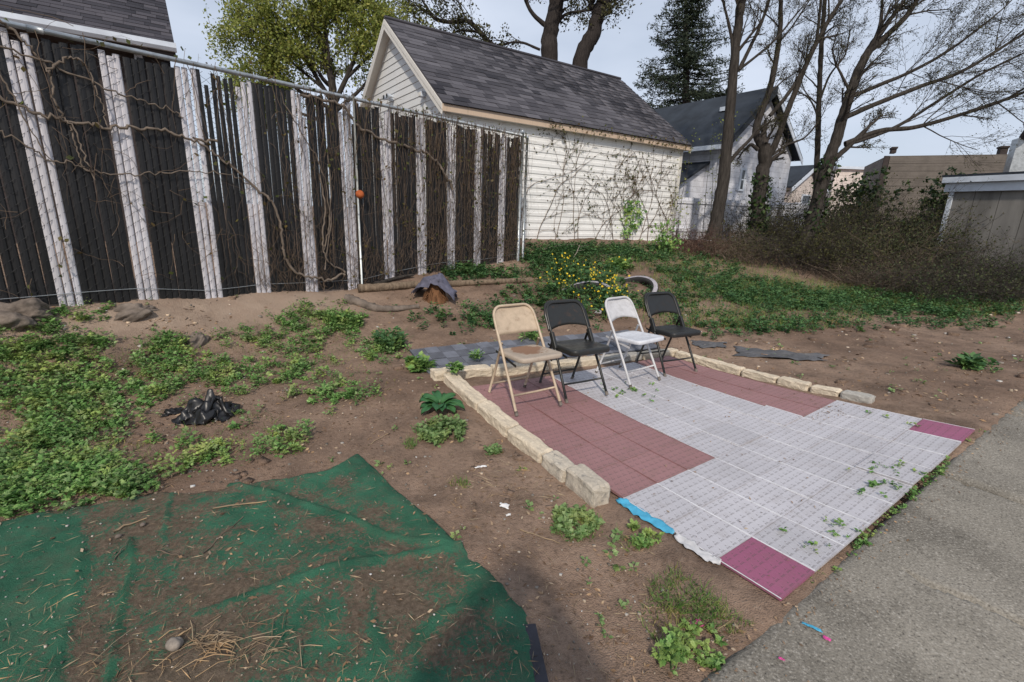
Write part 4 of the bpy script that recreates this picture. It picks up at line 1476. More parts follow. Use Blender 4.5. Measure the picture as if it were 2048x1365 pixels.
# ------------------------------------------------------------------ buildings beyond the garage
# white gabled house
WC = at_y(1440, 289, 15.0)
WE, WWID, WLEN = WC[2], 4.3, 8.0
WR = WE + 1.78
wh = thing('white_house', (*WC[:2], 0.9), 'weathered white gabled house with dark blue roof behind the bare trees', 'house')
def wp(a, b, z, c=None):
    q = (WC[:2] if c is None else c) + BA * a + BB * b
    return (q[0], q[1], z)
m = MB()
m.prism([wp(0.15, 0, .3), wp(WWID - .15, 0, .3), wp(WWID - .15, 0, WE), wp(WWID / 2, 0, WR - .12), wp(.15, 0, WE)], (*(BB * WLEN), 0))
m.build('wall', M['white_wall'], wh)
m = MB()
for s0, s1 in ((-.12, WWID / 2), (WWID + .12, WWID / 2)):
    e0 = WE - .12 * (WR - WE) / (WWID / 2)
    lo = [wp(s0, -.25, e0), wp(s0, WLEN + .2, e0), wp(s1, WLEN + .2, WR), wp(s1, -.25, WR)]
    if s0 < s1:
        lo = lo[::-1]
    m.hexa(lo, [(q[0], q[1], q[2] + .07) for q in lo])
wr = m.build('roof', M['roof_blue'], wh)
m = MB()
m.hexa([wp(x, y, WE - .16) for x, y in ((-.26, -.2), (-.13, -.2), (-.13, WLEN), (-.26, WLEN))], [wp(x, y, WE - .04) for x, y in ((-.26, -.2), (-.13, -.2), (-.13, WLEN), (-.26, WLEN))])
m.build('gutter', M['blue_white'], wh)
for s0 in (-.12, WWID + .12):
    e0 = WE - .12 * (WR - WE) / (WWID / 2)
    m = MB()
    m.prism([wp(s0, -.27, e0 - .14), wp(s0, -.27, e0), wp(WWID / 2, -.27, WR), wp(WWID / 2, -.27, WR - .16)], (*(BB * .02), 0))
    m.build('rake_board', M['blue_white'] if s0 > 0 else M['roof_blue'], wh)
def on_gable(px, py, off=0.02):
    d = ray(px, py)
    n = -BB
    c = WC[:2] + n * off
    t = (c @ n) / (d[:2] @ n)
    return np.array([0, 0, CAM_H]) + d * t
def window(parent, q, w, h, ax, nrm, frame, pane):
    m = MB()
    rot = Matrix.Rotation(math.atan2(ax[1], ax[0]), 3, 'Z')
    for dx, dz, sx, sz in ((0, h / 2, w + .1, .06), (0, -h / 2, w + .1, .06), (-w / 2, 0, .06, h - .07), (w / 2, 0, .06, h - .07), (0, 0, w - .07, .035)):
        m.box((q[0] + ax[0] * dx, q[1] + ax[1] * dx, q[2] + dz), (sx, .05, sz), rot)
    f = m.build('window', frame, parent)
    m = MB(); m.box(q, (w, .02, h), rot); m.build('pane', pane, f)
    return f
window(wh, on_gable(1484, 360), 0.22, 0.62, BA, -BB, M['blue_white'], M['glass'])
# skylight-like vent on the roof
q = np.array(wp(WWID / 2 - .75, .9, WR - .62 + .10))
m = MB(); m.box(q, (0.22, 0.3, 0.12), Matrix.Rotation(TH, 3, 'Z')); m.build('roof_vent', M['blue_white'], wr)
# lean-to on its side with a dark sloping roof
m = MB()
m.hexa([wp(x, y, .3) for x, y in ((-1.7, .5), (.15, .5), (.15, 5), (-1.7, 5))], [wp(x, y, zz) for x, y, zz in ((-1.7, .5, WE - 1.55), (.15, .5, WE - .55), (.15, 5, WE - .55), (-1.7, 5, WE - 1.55))])
m.build('lean_to', M['white_wall'], wh)
m = MB()
lo = [wp(-1.95, .35, WE - 1.62), wp(.15, .35, WE - .5), wp(.15, 5.1, WE - .5), wp(-1.95, 5.1, WE - 1.62)]
m.hexa(lo, [(q[0], q[1], q[2] + .07) for q in lo])
m.build('lean_to_roof', M['roof_blue'], wh)

# white board fence in front of it
def board_fence(name, p0, p1, top, label, mat, nb, rail_mat):
    t = thing(name, (*((p0 + p1) / 2), 0.7), label, 'fence')
    d = (p1 - p0)
    L = np.linalg.norm(d)
    d = d / L
    rot = Matrix.Rotation(math.atan2(d[1], d[0]), 3, 'Z')
    for i in range(nb):
        s = (i + .5) * L / nb
        q = p0 + d * s
        zb = float(zg(*q)) - .05
        m = MB(); m.box((q[0], q[1], (zb + top) / 2), (L / nb - .012, .03, top - zb + random.uniform(-.03, .03)), rot)
        m.build('board', mat, t)
    n_ = np.array([-d[1], d[0]])
    for zz in (top - .12, top - .9):
        q = (p0 + p1) / 2 - n_ * .035
        m = MB(); m.box((q[0], q[1], zz), (L, .03, .09), rot); m.build('rail', rail_mat, t)
    return t
board_fence('board_fence', at_y(1352, 398, 14.2)[:2], at_y(1640, 412, 15.6)[:2], 2.2, 'weathered white board fence behind the bare trees', M['white_wall'], 26, M['white_wall'])

# small far house with dark roof
def simple_house(name, label, px, py, Y, wid, ln, eave_h, rise, wall, roof, trim, vent=True):
    c = at_y(px, py, Y)
    t = thing(name, (c[0], c[1], 1.0), label, 'house')
    o = c[:2]
    ez = c[2]
    def hp(a, b, z):
        q = o + BA * a + BB * b
        return (q[0], q[1], z)
    m = MB(); m.prism([hp(.1, 0, .3), hp(wid - .1, 0, .3), hp(wid - .1, 0, ez), hp(wid / 2, 0, ez + rise - .1), hp(.1, 0, ez)], (*(BB * ln), 0)); m.build('wall', wall, t)
    m = MB()
    for s0, s1 in ((-.1, wid / 2), (wid + .1, wid / 2)):
        lo = [hp(s0, -.2, ez - .1), hp(s0, ln, ez - .1), hp(s1, ln, ez + rise), hp(s1, -.2, ez + rise)]
        if s0 < s1:
            lo = lo[::-1]
        m.hexa(lo, [(q[0], q[1], q[2] + .08) for q in lo])
    m.build('roof', roof, t)
    for s0 in (-.1, wid + .1):
        m = MB(); m.prism([hp(s0, -.22, ez - .28), hp(s0, -.22, ez - .1), hp(wid / 2, -.22, ez + rise), hp(wid / 2, -.22, ez + rise - .2)], (*(BB * .02), 0)); m.build('rake_board', trim, t)
    window(t, np.array(hp(wid / 2, -.02, ez - 0.9)), .8, 1.1, BA, -BB, trim, M['glass'])
    return t
simple_house('small_house', 'small distant house with dark roof and white rake between two trunks', 1578, 372, 24.0, 3.6, 6, 3, 1.0, M['pink_wall'], M['roof_blue'], M['blue_white'])

# pale sunlit building far behind
def flat_block(name, label, cat, px0, px1, pytop, Y0, Y1, mat, parts=None):
    a, b = at_y(px0, pytop[0], Y0), at_y(px1, pytop[1], Y1)
    t = thing(name, (*((a + b) / 2)[:2], .8), label, cat)
    d = (b - a)[:2]
    d = d / np.linalg.norm(d)
    n = np.array([-d[1], d[0]])
    if n[1] < 0:
        n = -n
    zt = (a[2] + b[2]) / 2
    m = MB()
    P = [a[:2], b[:2], b[:2] + n * 4, a[:2] + n * 4]
    m.hexa([(*q, .2) for q in P], [(*q, zt) for q in P])
    m.build('wall', mat, t)
    return t, a, b, d, n, zt
t, a, b, d, n, zt = flat_block('pale_building', 'pale pinkish clapboard building glowing far behind the hedge', 'building', 1672, 1775, (338, 342), 31, 31, M['pink_wall'])
m = MB(); m.hexa([(*(q), zt) for q in (a[:2] - n * .2, b[:2] - n * .2, b[:2] + n * 4, a[:2] + n * 4)], [(*(q), zt + .15) for q in (a[:2] - n * .2, b[:2] - n * .2, b[:2] + n * 4, a[:2] + n * 4)]); m.build('roof_edge', M['blue_white'], t)
# long drab building with horizontal boards
t, a, b, d, n, zt = flat_block('clapboard_building', 'long drab beige clapboard building behind the shed', 'building', 1772, 2120, (320, 299), 19, 17.0, M['beige_wall'])
rot = Matrix.Rotation(math.atan2(d[1], d[0]), 3, 'Z')
m = MB(); q = a[:2] - n * .03; m.box((q[0], q[1], (zt + .2) / 2), (0.16, .08, zt - .2), rot); m.build('corner_board', M['dark_wall'], t)
zb = zt - .14
k = 0
while zb > .8:
    m = MB(); q = (a + b)[:2] / 2 - n * .022
    m.box((q[0], q[1], zb), (np.linalg.norm((b - a)[:2]) - .2, .035, .255), Matrix.Rotation(math.atan2(d[1], d[0]), 3, 'Z') @ Matrix.Rotation(.055, 3, 'X'))
    m.build('siding_board', M['beige_wall'], t)
    zb -= .265
for px, w_, h_ in ((1997, .2, .3), (1780, .14, .14)):
    q = at_y(px, 330, 18.3)
    m = MB(); m.box((q[0], q[1], zt + h_ / 2), (w_, .3, h_), rot); ch = m.build('chimney', M['dark_wall'], t)
    m = MB(); m.box((q[0], q[1], zt + h_ + .03), (w_ * 1.25, .38, .06), rot); m.build('chimney_cap', M['dark_wall'], ch)
q = at_y(2040, 310, 15.5)
duct = thing('vent_duct', (*q[:2], 3.0), 'grey sheet metal duct with dark elbow at the roof of the clapboard building', 'duct')
m = MB(); m.box((q[0], q[1], q[2] - .2), (0.42, .42, 1.3), rot); m.build('shaft', M['galv'], duct)
m = MB(); m.tube([(q[0] - .1, q[1] - .1, q[2] + .45), (q[0] - .12, q[1] - .2, q[2] + .62), (q[0] - .3, q[1] - .5, q[2] + .66)], 0.14, 10); m.build('elbow', M['dark_wall'], duct, True)
# shed at the frame's side
SA, SB = at_y(1908, 372, 12.4), at_y(2130, 356, 10.6)
sz = (SA[2] + SB[2]) / 2
sd = (SB - SA)[:2]; SL = np.linalg.norm(sd); sd /= SL
sn = np.array([-sd[1], sd[0]])
if sn @ np.array([0, 1]) < 0 and sn[0] < 0:
    sn = -sn
sn = sn if sn[0] > 0 else -sn
shed = thing('plywood_shed', (*SA[:2], .5), 'weathered plywood shed with white fascia at the edge of the yard', 'shed')
rot = Matrix.Rotation(math.atan2(sd[1], sd[0]), 3, 'Z')
P = [SA[:2], SB[:2], SB[:2] + sn * 3, SA[:2] + sn * 3]
m = MB(); m.hexa([(*q, .1) for q in P], [(*q, sz) for q in P]); m.build('wall', M['shed_wall'], shed)
for i in range(4):
    q = SA[:2] + sd * (SL * (i + .5) / 4) - sn * .015
    m = MB(); m.box((q[0], q[1], sz / 2 + .1), (SL / 4 - .012, .02, sz - .1), rot); m.build('plywood_panel', M['shed_wall'], shed)
q = SA[:2] + sd * .02 - sn * .04
m = MB(); m.box((q[0], q[1], (sz + .1) / 2), (.09, .06, sz - .1), rot); m.build('corner_trim', M['blue_white'], shed)
for zz, off, hh in ((sz - .09, .05, .2), (sz + .08, .12, .13)):
    q = (SA + SB)[:2] / 2 - sn * off
    m = MB(); m.box((q[0], q[1], zz), (SL + .2 + off, .08 + off, hh), rot); m.build('fascia_board', M['blue_white'], shed)
lo = [(*(q), sz + .15) for q in (SA[:2] - sn * .2 - sd * .2, SB[:2] - sn * .2, SB[:2] + sn * 3, SA[:2] + sn * 3 - sd * .2)]
m = MB(); m.hexa(lo, [(q[0], q[1], q[2] + .05) for q in lo]); m.build('roof', M['roof_blue'], shed)

# ------------------------------------------------------------------ trees
def leaf_quads(centers, size, rs, flat=0.0, aspect=0.55):
    """one small pointed leaf (a folded quad) per centre"""
    n = len(centers)
    d = rs.normal(size=(n, 3))
    d[:, 2] *= (1 - flat)
    d /= np.linalg.norm(d, axis=1)[:, None]
    e = rs.normal(size=(n, 3))
    e -= d * (e * d).sum(1)[:, None]
    e /= np.linalg.norm(e, axis=1)[:, None]
    s = (size * rs.uniform(0.6, 1.35, n))[:, None]
    c = np.asarray(centers)
    V = np.stack([c - d * s, c + e * s * aspect, c + d * s, c - e * s * aspect], 1).reshape(-1, 3)
    F = np.arange(4 * n).reshape(-1, 4)
    return V, F

def grow(A, tips, p, d, length, r, depth, rs, par):
    """recursive twig growth"""
    n = par.get('seg', 5)
    pts = [np.array(p)]
    d = d / np.linalg.norm(d)
    for i in range(n):
        d = d + rs.normal(size=3) * par['wig'] + np.array([0, 0, par.get('up', 0.03)]) + par.get('bias', np.zeros(3))
        d = d / np.linalg.norm(d)
        pts.append(pts[-1] + d * length / n)
    pts = np.array(pts)
    rad = np.linspace(r, r * 0.45, len(pts))
    A.tube(pts, rad, 4 if depth > 1 else 3)
    if depth <= 0:
        tips.append(pts[1:])
        return
    k = par['kids'][depth - 1]
    for i in range(k):
        t = rs.uniform(0.25, 1.0)
        j = min(int(t * n), n - 1)
        q = pts[j] + (pts[j + 1] - pts[j]) * (t * n - j)
        ax = pts[j + 1] - pts[j]
        ax = ax / np.linalg.norm(ax)
        s = rs.normal(size=3)
        s -= ax * (s @ ax)
        s /= np.linalg.norm(s)
        ang = rs.uniform(0.35, 0.95)
        nd = ax * math.cos(ang) + s * math.sin(ang)
        grow(A, tips, q, nd, length * rs.uniform(0.42, 0.7), max(r * 0.5 * (1 - 0.4 * t), par['rmin']), depth - 1, rs, par)

def tree(name, label, Y, limbs, seed, bark, par, leaf=None, leaf_n=3, leaf_size=0.03, spread=0.05, group=None, every=0.5, depth=2, trunk_ivy=0):
    """limbs: list of (pixel path with optional depth offset, r0, r1, twig length, twig count)"""
    rs = np.random.default_rng(seed)
    p0 = limbs[0][0][0]
    base = at_y(p0[0], p0[1], Y)
    t = thing(name, base, label, 'tree', group)
    A, tips = AB(), []
    for li, (pp, r0, r1, tl, tn) in enumerate(limbs):
        P = np.array([at_y(q[0], q[1], Y + (q[2] if len(q) > 2 else 0)) for q in pp])
        P = smooth_path(P, 6)
        P[1:-1] += rs.normal(size=(len(P) - 2, 3)) * r1 * 0.07
        rad = np.linspace(r0, r1, len(P)) * (1 + rs.uniform(-.05, .05, len(P)))
        if li == 0:
            rad[:3] *= (1.35, 1.18, 1.06)
        m = MB()
        m.tube(P, rad, 10 if r0 > .05 else 7)
        o = m.build('trunk' if li == 0 else 'limb', bark, t, True)
        for i in range(tn):
            tt = rs.uniform(0.3 if li else 0.55, 1.0)
            j = min(int(tt * (len(P) - 1)), len(P) - 2)
            ax = P[j + 1] - P[j]
            ax /= np.linalg.norm(ax)
            s = rs.normal(size=3)
            s[1] *= 0.8
            s -= ax * (s @ ax)
            s /= np.linalg.norm(s)
            ang = rs.uniform(0.3, 0.9)
            grow(A, tips, P[j], ax * math.cos(ang) + s * math.sin(ang), tl * rs.uniform(.6, 1.2), max(r1 * rs.uniform(.35, .6), par['rmin'] * 2), depth, rs, par)
        grow(A, tips, P[-1], P[-1] - P[-2], tl, r1 * .8, depth, rs, par)
    A.build('twigs', M['twig'] if bark is not M['bark_dark'] else bark, t, kind='stuff')
    if leaf is not None and tips:
        C = np.concatenate(tips)
        C = np.repeat(C, leaf_n, 0) + rs.normal(size=(len(C) * leaf_n, 3)) * spread
        L = AB()
        L.add(*leaf_quads(C, leaf_size, rs))
        L.build('foliage', leaf, t, kind='stuff')
    return t

BARE = dict(seg=5, wig=0.13, up=0.02, kids=(6, 6, 5), rmin=0.003)
WIND = dict(seg=6, wig=0.09, up=0.02, kids=(8, 7, 5), rmin=0.003, bias=np.array([0.05, -0.01, 0.0]))
tree('bare_tree', 'bare tree with a leaning trunk nearest the garage wall', 12.6,
     [([(1425, 480), (1437, 420), (1448, 350), (1455, 280), (1462, 200), (1470, 110), (1480, 20), (1487, -60)], .165, .075, .9, 6),
      ([(1478, 140), (1500, 95), (1525, 40), (1545, -30)], .05, .025, .8, 5),
      ([(1468, 145), (1462, 70), (1448, 10), (1440, -40)], .04, .02, .7, 5),
      ([(1475, 142), (1510, 115), (1550, 80), (1600, 20)], .035, .018, .7, 5),
      ([(1455, 330), (1480, 300), (1500, 280), (1512, 262), (1530, 250)], .05, .025, .5, 3),
      ([(1483, 30), (1495, -30), (1510, -90)], .05, .03, .9, 4)], 21, M['bark'], BARE, M['bud'], 1, .016, .03)
tree('forked_tree', 'bare tree with a burl and twin limbs between the other two trunks', 12.9,
     [([(1512, 480), (1516, 420), (1522, 360), (1530, 320), (1528, 290)], .17, .15, .5, 2),
      ([(1526, 300), (1512, 265), (1520, 230), (1536, 190), (1550, 130), (1560, 60), (1562, -20)], .10, .045, .9, 6),
      ([(1534, 318), (1552, 285), (1572, 230), (1592, 180), (1612, 130), (1650, 55), (1690, -10)], .085, .04, 1.0, 8),
      ([(1540, 232), (1575, 190), (1600, 150), (1630, 90), (1640, 20), (1645, -40)], .05, .025, .8, 6),
      ([(1516, 300), (1502, 290), (1490, 300)], .05, .03, .3, 1),
      ([(1545, 310), (1575, 290), (1610, 275), (1640, 240)], .035, .015, .7, 5)], 22, M['bark'], BARE, M['bud'], 1, .016, .03)
tree('windswept_tree', 'bare tree whose limbs all sweep away from the garage', 12.2,
     [([(1610, 490), (1628, 430), (1645, 365), (1658, 320), (1672, 280), (1690, 220), (1710, 160), (1730, 115), (1752, 80)], .17, .075, .9, 6),
      ([(1735, 105), (1775, 70), (1815, 30), (1840, -10), (1870, -60)], .07, .035, 1.2, 9),
      ([(1700, 195), (1760, 170), (1830, 140), (1900, 100), (1980, 40)], .05, .022, 1.3, 9),
      ([(1690, 235), (1760, 205), (1850, 170), (1930, 140), (2060, 60)], .06, .028, 1.4, 10),
      ([(1690, 288), (1760, 262), (1830, 255), (1920, 230), (2010, 200), (2110, 160)], .06, .03, 1.4, 10),
      ([(1690, 290), (1740, 275), (1800, 250), (1880, 200), (1960, 150), (2040, 110)], .05, .022, 1.2, 9),
      ([(1745, 90), (1760, 50), (1765, 0), (1770, -50)], .04, .02, .9, 6),
      ([(1655, 330), (1690, 300), (1730, 262)], .07, .05, .5, 2)], 23, M['bark'], WIND, M['bud'], 1, .016, .03)
tree('slender_tree', 'slender straight trunk standing close behind the windswept tree', 13.6,
     [([(1630, 480), (1632, 400), (1634, 320), (1637, 240), (1640, 150), (1645, 60), (1652, -30)], .085, .045, .8, 8),
      ([(1640, 200), (1660, 150), (1690, 110), (1700, 60)], .03, .014, .7, 5),
      ([(1638, 240), (1620, 200), (1590, 180)], .025, .012, .5, 4)], 24, M['bark'], BARE, M['bud'], 1, .016, .03)
tree('double_trunk_tree', 'dark double trunked tree rising behind the garage ridge', 20,
     [([(1090, 240), (1098, 110), (1100, 70), (1112, 10), (1120, -60)], .34, .26, 1.6, 4),
      ([(1150, 240), (1162, 120), (1185, 70), (1198, 25), (1210, -10), (1240, -50)], .32, .2, 1.6, 4),
      ([(1205, 10), (1180, 15), (1192, -10)], .1, .09, 1.0, 2),
      ([(1090, 130), (1030, 110), (990, 95), (960, 65), (935, 42), (905, 45), (870, 38), (850, 10)], .12, .05, 1.6, 12),
      ([(1105, 60), (1130, 30), (1170, 22)], .07, .04, 1.2, 5),
      ([(960, 65), (920, 62), (890, 75)], .05, .03, 1.1, 6),
      ([(1100, 60), (1060, 20), (1040, -40)], .09, .05, 1.6, 8),
      ([(1080, 100), (1040, 85), (1000, 90)], .05, .03, 1.1, 7)], 25, M['bark_dark'], dict(seg=5, wig=.16, up=.0, kids=(4, 4, 4), rmin=.006), M['bud'], 2, .05, .09)
SPRING = dict(seg=5, wig=.10, up=.05, kids=(5, 5, 5), rmin=.006)
tree('leafing_tree', 'round tree in fresh yellow green leaf behind the fence', 19,
     [([(665, 330), (668, 220), (664, 170), (655, 120)], .2, .1, 1.6, 9),
      ([(668, 210), (630, 150), (600, 90), (580, 40)], .09, .04, 1.5, 13),
      ([(668, 210), (700, 140), (720, 80), (725, 40)], .09, .04, 1.4, 13),
      ([(666, 220), (610, 190), (560, 150), (530, 120)], .08, .035, 1.4, 13),
      ([(668, 225), (720, 180), (750, 140)], .08, .03, 1.2, 9),
      ([(655, 120), (650, 60), (655, 30)], .07, .03, 1.3, 10),
      ([(640, 240), (580, 220), (530, 200)], .06, .03, 1.2, 12),
      ([(650, 180), (590, 130), (540, 80)], .06, .03, 1.3, 12),
      ([(690, 160), (740, 110), (760, 80)], .06, .03, 1.2, 10)], 26, M['bark'], SPRING, M['spring_leaf'], 3, .055, .12, depth=2)
# conifer with drooping whorls
def conifer(name, label, px, pytop, pybot, Y, half_px, seed):
    rs = np.random.default_rng(seed)
    top, bot = at_y(px, pytop, Y), at_y(px, pybot, Y)
    t = thing(name, (bot[0], bot[1], 1.0), label, 'tree')
    H_ = top[2] - bot[2]
    m = MB(); m.tube([(bot[0], bot[1], .8), tuple(bot), tuple((top + bot) / 2), tuple(top)], [.26, .22, .13, .03], 9); m.build('trunk', M['bark_dark'], t, True)
    wmax = half_px / FPX * Y
    A, C = AB(), []
    nl = 30
    for i in range(nl):
        f = i / (nl - 1)
        z = bot[2] + H_ * (f ** .92) + rs.normal() * .1
        rl = wmax * (1 - f) ** .78 + .3
        for k in range(8 if f < .85 else 5):
            a = rs.uniform(0, 2 * math.pi)
            L = rl * rs.uniform(.55, 1.12)
            d = np.array([math.cos(a), math.sin(a), 0])
            pts = np.array([np.array([top[0] * f + bot[0] * (1 - f), bot[1], z]) + d * L * s + np.array([0, 0, 1]) * (-.32 * L * s + .34 * L * s * s) for s in np.linspace(0, 1, 7)])
            A.tube(pts, np.linspace(.035, .008, 7), 3)
            n = int(26 * L / 1.5 + 6)
            s = rs.uniform(.18, 1, n)
            base = np.stack([np.interp(s, np.linspace(0, 1, 7), pts[:, c]) for c in range(3)], -1)
            side = np.array([-d[1], d[0], 0])
            w = (L * .24 * (1.1 - s) + .10)[:, None]
            sub = base + side[None] * rs.uniform(-1, 1, (n, 1)) * w + rs.normal(size=(n, 3)) * np.array([.07, .07, .055]) - np.array([0, 0, .05])
            C.append(sub)
    A.build('branches', M['bark_dark'], t, kind='stuff')
    C = np.concatenate(C)
    C = np.repeat(C, 4, 0) + rs.normal(size=(len(C) * 4, 3)) * .055
    L = AB(); L.add(*leaf_quads(C, .075, rs, .3, .28)); L.build('foliage', M['needle'], t, kind='stuff')
conifer('conifer', 'tall dark conifer standing behind the garage and the blue roof', 1372, -60, 260, 27, 112, 31)

# ------------------------------------------------------------------ plants on the ground
def leaves(B, D, N, L, lobes=5, width=0.30, droop=0.25):
    """lobed leaves as small rhombs. B base points, D directions, N normals, L lengths"""
    S = np.cross(D, N)
    out = []
    spec = [(0.30, 1.0, 0.0, 0.72)]
    if lobes >= 3:
        spec += [(0.25, 0.78, 0.75, 0.52), (0.25, 0.78, -0.75, 0.52)]
    if lobes >= 5:
        spec += [(0.10, 0.55, 1.0, 0.42), (0.10, 0.55, -1.0, 0.42)]
    for a, b, ang, ln in spec:
        dd = D * math.cos(ang) + S * math.sin(ang)
        ss = -D * math.sin(ang) + S * math.cos(ang)
        p0 = B + D * (L * a)[:, None] if a != 0.30 else B
        l = (L * (ln if a != 0.30 else 1.0))[:, None]
        w = l * width
        mid = p0 + dd * l * 0.52 + N * l * 0.07
        tip = p0 + dd * l - N * l * droop * 0.5
        out.append(np.stack([p0, mid + ss * w, tip, mid - ss * w], 1))
    V = np.concatenate(out, 0).reshape(-1, 3)
    return V, np.arange(len(V)).reshape(-1, 4)

def plant_leaves(P, rs, n_leaf, height, leaf_len, lobes=5, width=0.30, spread=0.6):
    """leaves for plants standing at P; height and leaf_len may be arrays"""
    n = len(P)
    k = np.repeat(np.arange(n), n_leaf)
    h = np.broadcast_to(height, (n,))[k] * rs.uniform(0.05, 1.0, len(k))
    a = rs.uniform(0, 2 * math.pi, len(k))
    out = np.stack([np.cos(a), np.sin(a), np.zeros(len(k))], -1)
    B = P[k] + out * (np.broadcast_to(height, (n,))[k] * spread * rs.uniform(0, .45, len(k)))[:, None]
    B[:, 2] += h
    el = rs.uniform(-0.15, 0.85, len(k))
    D = out * np.cos(el)[:, None] + np.array([0, 0, 1]) * np.sin(el)[:, None]
    N = -out * np.sin(el)[:, None] + np.array([0, 0, 1]) * np.cos(el)[:, None]
    tw = rs.normal(size=(len(k), 1)) * 0.35
    S = np.cross(D, N)
    N = N * np.cos(tw) + S * np.sin(tw)
    L = np.broadcast_to(leaf_len, (n,))[k] * rs.uniform(0.55, 1.25, len(k))
    return leaves(B, D, N, L, lobes, width)

def blob_px(rs, blobs):
    X_, Y_ = [], []
    for px, py, rx, ry, n in blobs:
        r = np.sqrt(rs.uniform(0, 1, n))
        a = rs.uniform(0, 2 * math.pi, n)
        X_.append(px + rx * r * np.cos(a)); Y_.append(py + ry * r * np.sin(a))
    return gps(np.concatenate(X_), np.concatenate(Y_))

def off_hard(P, m=0.0):
    """keep only points that are not on the patio, the path, the edging or the carpet"""
    u, v = ungrid(P[:, 0], P[:, 1])
    bad = ((u > -0.75 - m) & (u < 10.0 + m) & (v > -0.2) & (v < 12.2)) | (v < -0.1 + m)
    bad |= in_poly(P[:, 0], P[:, 1], [tuple(q) for q in CARPET])
    return P[~bad]

rs = np.random.default_rng(101)
# the dense mugwort bed on the left
BED = [(40, 690, 150, 40, 90), (60, 760, 170, 50, 170), (50, 850, 150, 60, 190), (60, 940, 170, 55, 210), (20, 1000, 90, 30, 60), (190, 830, 90, 50, 80), (200, 960, 110, 40, 110), (270, 1000, 70, 15, 25),
       (130, 700, 90, 30, 50), (330, 715, 60, 40, 95), (400, 740, 60, 30, 35), (470, 760, 60, 35, 70), (300, 790, 60, 30, 35), (420, 920, 60, 30, 26), (570, 880, 55, 28, 30), (560, 745, 60, 30, 48), (640, 640, 90, 28, 110), (600, 690, 70, 28, 75),
       (690, 670, 60, 30, 70), (650, 740, 60, 25, 25), (700, 800, 50, 25, 22), (640, 790, 60, 20, 20), (500, 680, 60, 18, 25), (760, 700, 50, 30, 40), (160, 630, 50, 14, 25), (470, 830, 40, 18, 10), (330, 900, 50, 20, 12), (520, 900, 60, 18, 14)]
P = off_hard(blob_px(rs, BED))
_bagc = gp(400, 838)
P = P[np.hypot(P[:, 0] - _bagc[0], (P[:, 1] - _bagc[1]) * 1.1) > .30]
n = len(P)
h = rs.uniform(0.05, 0.15, n)
A = AB()
P = P + rs.normal(size=P.shape) * np.array([.06, .06, 0])
P[:, 2] = zq(P[:, 0], P[:, 1])
P = off_hard(P)
n = len(P)
P = P[fbm(P[:, 0], P[:, 1], 2.6, 2, 91) > rs.uniform(-.60, .06, n)]
n = len(P)
h = rs.uniform(0.02, 0.11, n)
A.add(*plant_leaves(P, rs, 26, h, rs.uniform(0.014, 0.040, n), 5, 0.22, 1.3))
P2 = P[rs.random(n) < 0.35]
A.build('mugwort_bed', M['weed'], label='dense bed of green mugwort weeds growing in front of the fence', cat='weeds', kind='stuff')
B2 = AB()
B2.add(*plant_leaves(P2 + rs.normal(size=P2.shape) * np.array([.05, .05, 0]), rs, 14, 0.08, 0.036, 5, .22, 1.2))
# sparse seedlings all over the bare soil
Q = off_hard(gps(rs.uniform(0, 2048, 900), 600 + 760 * rs.random(900) ** 1.4), 0.1)
dm = fbm(Q[:, 0], Q[:, 1], 1.2, 2, 5)
Q = Q[dm > -0.02]
B2.add(*plant_leaves(Q, rs, 7, 0.03, rs.uniform(0.015, 0.04, len(Q)), 3))
B2.build('seedlings', M['weed_pale'], label='sparse pale green seedlings scattered over the bare soil', cat='weeds', kind='stuff')
# low dark cover on the mound and along the yard's far side
COVER = [(1100, 515, 60, 18, 255), (1180, 505, 90, 14, 340), (1280, 510, 70, 16, 272), (1150, 545, 90, 22, 255), (1400, 540, 90, 30, 255), (1330, 600, 90, 30, 119), (1480, 580, 100, 22, 289), (1580, 600, 130, 22, 408), (1700, 610, 130, 22, 374),
         (1820, 600, 120, 30, 323), (1950, 610, 100, 30, 204), (1480, 650, 120, 25, 102), (980, 552, 80, 14, 119), (930, 545, 40, 10, 68), (1050, 600, 60, 30, 102), (900, 640, 80, 20, 44), (1000, 640, 60, 18, 57), (1600, 650, 120, 16, 102), (1880, 640, 130, 20, 102)]
P = off_hard(blob_px(rs, COVER))
A = AB()
P = P + rs.normal(size=P.shape) * np.array([.12, .12, 0])
P[:, 2] = zq(P[:, 0], P[:, 1])
P = off_hard(P)
A.add(*plant_leaves(P, rs, 24, rs.uniform(.03, .16, len(P)), rs.uniform(.025, .06, len(P)), 3, .28, 1.1))
A.build('mound_cover', M['weed_dark'], label='dark green ground cover over the mound and the far side of the yard', cat='ground cover', kind='stuff')

def grass(name, blobs, hgt, wid, label, mat, seed, lean=0.35, hard=True):
    rs = np.random.default_rng(seed)
    P = blob_px(rs, blobs)
    if hard:
        P = off_hard(P, -0.05)
    n = len(P)
    d = rs.normal(size=(n, 3)) * lean
    d[:, 2] = 1
    d /= np.linalg.norm(d, axis=1)[:, None]
    s = np.cross(d, rs.normal(size=(n, 3)))
    s /= np.linalg.norm(s, axis=1)[:, None]
    L = (hgt * rs.uniform(.4, 1.3, n))[:, None]
    bend = rs.normal(size=(n, 3)) * 0.35 * L
    bend[:, 2] = -np.abs(bend[:, 2]) * .4
    m_ = P + d * L * .55
    t_ = P + d * L + bend
    V = np.concatenate([np.stack([P - s * wid * .5, P + s * wid * .5, m_ + s * wid * .5, m_ - s * wid * .5], 1), np.stack([m_ - s * wid * .5, m_ + s * wid * .5, t_ + s * wid * .05, t_ - s * wid * .05], 1)]).reshape(-1, 3)
    A = AB(); A.add(V, np.arange(len(V)).reshape(-1, 4))
    A.build(name, mat, label=label, cat='grass', kind='stuff')
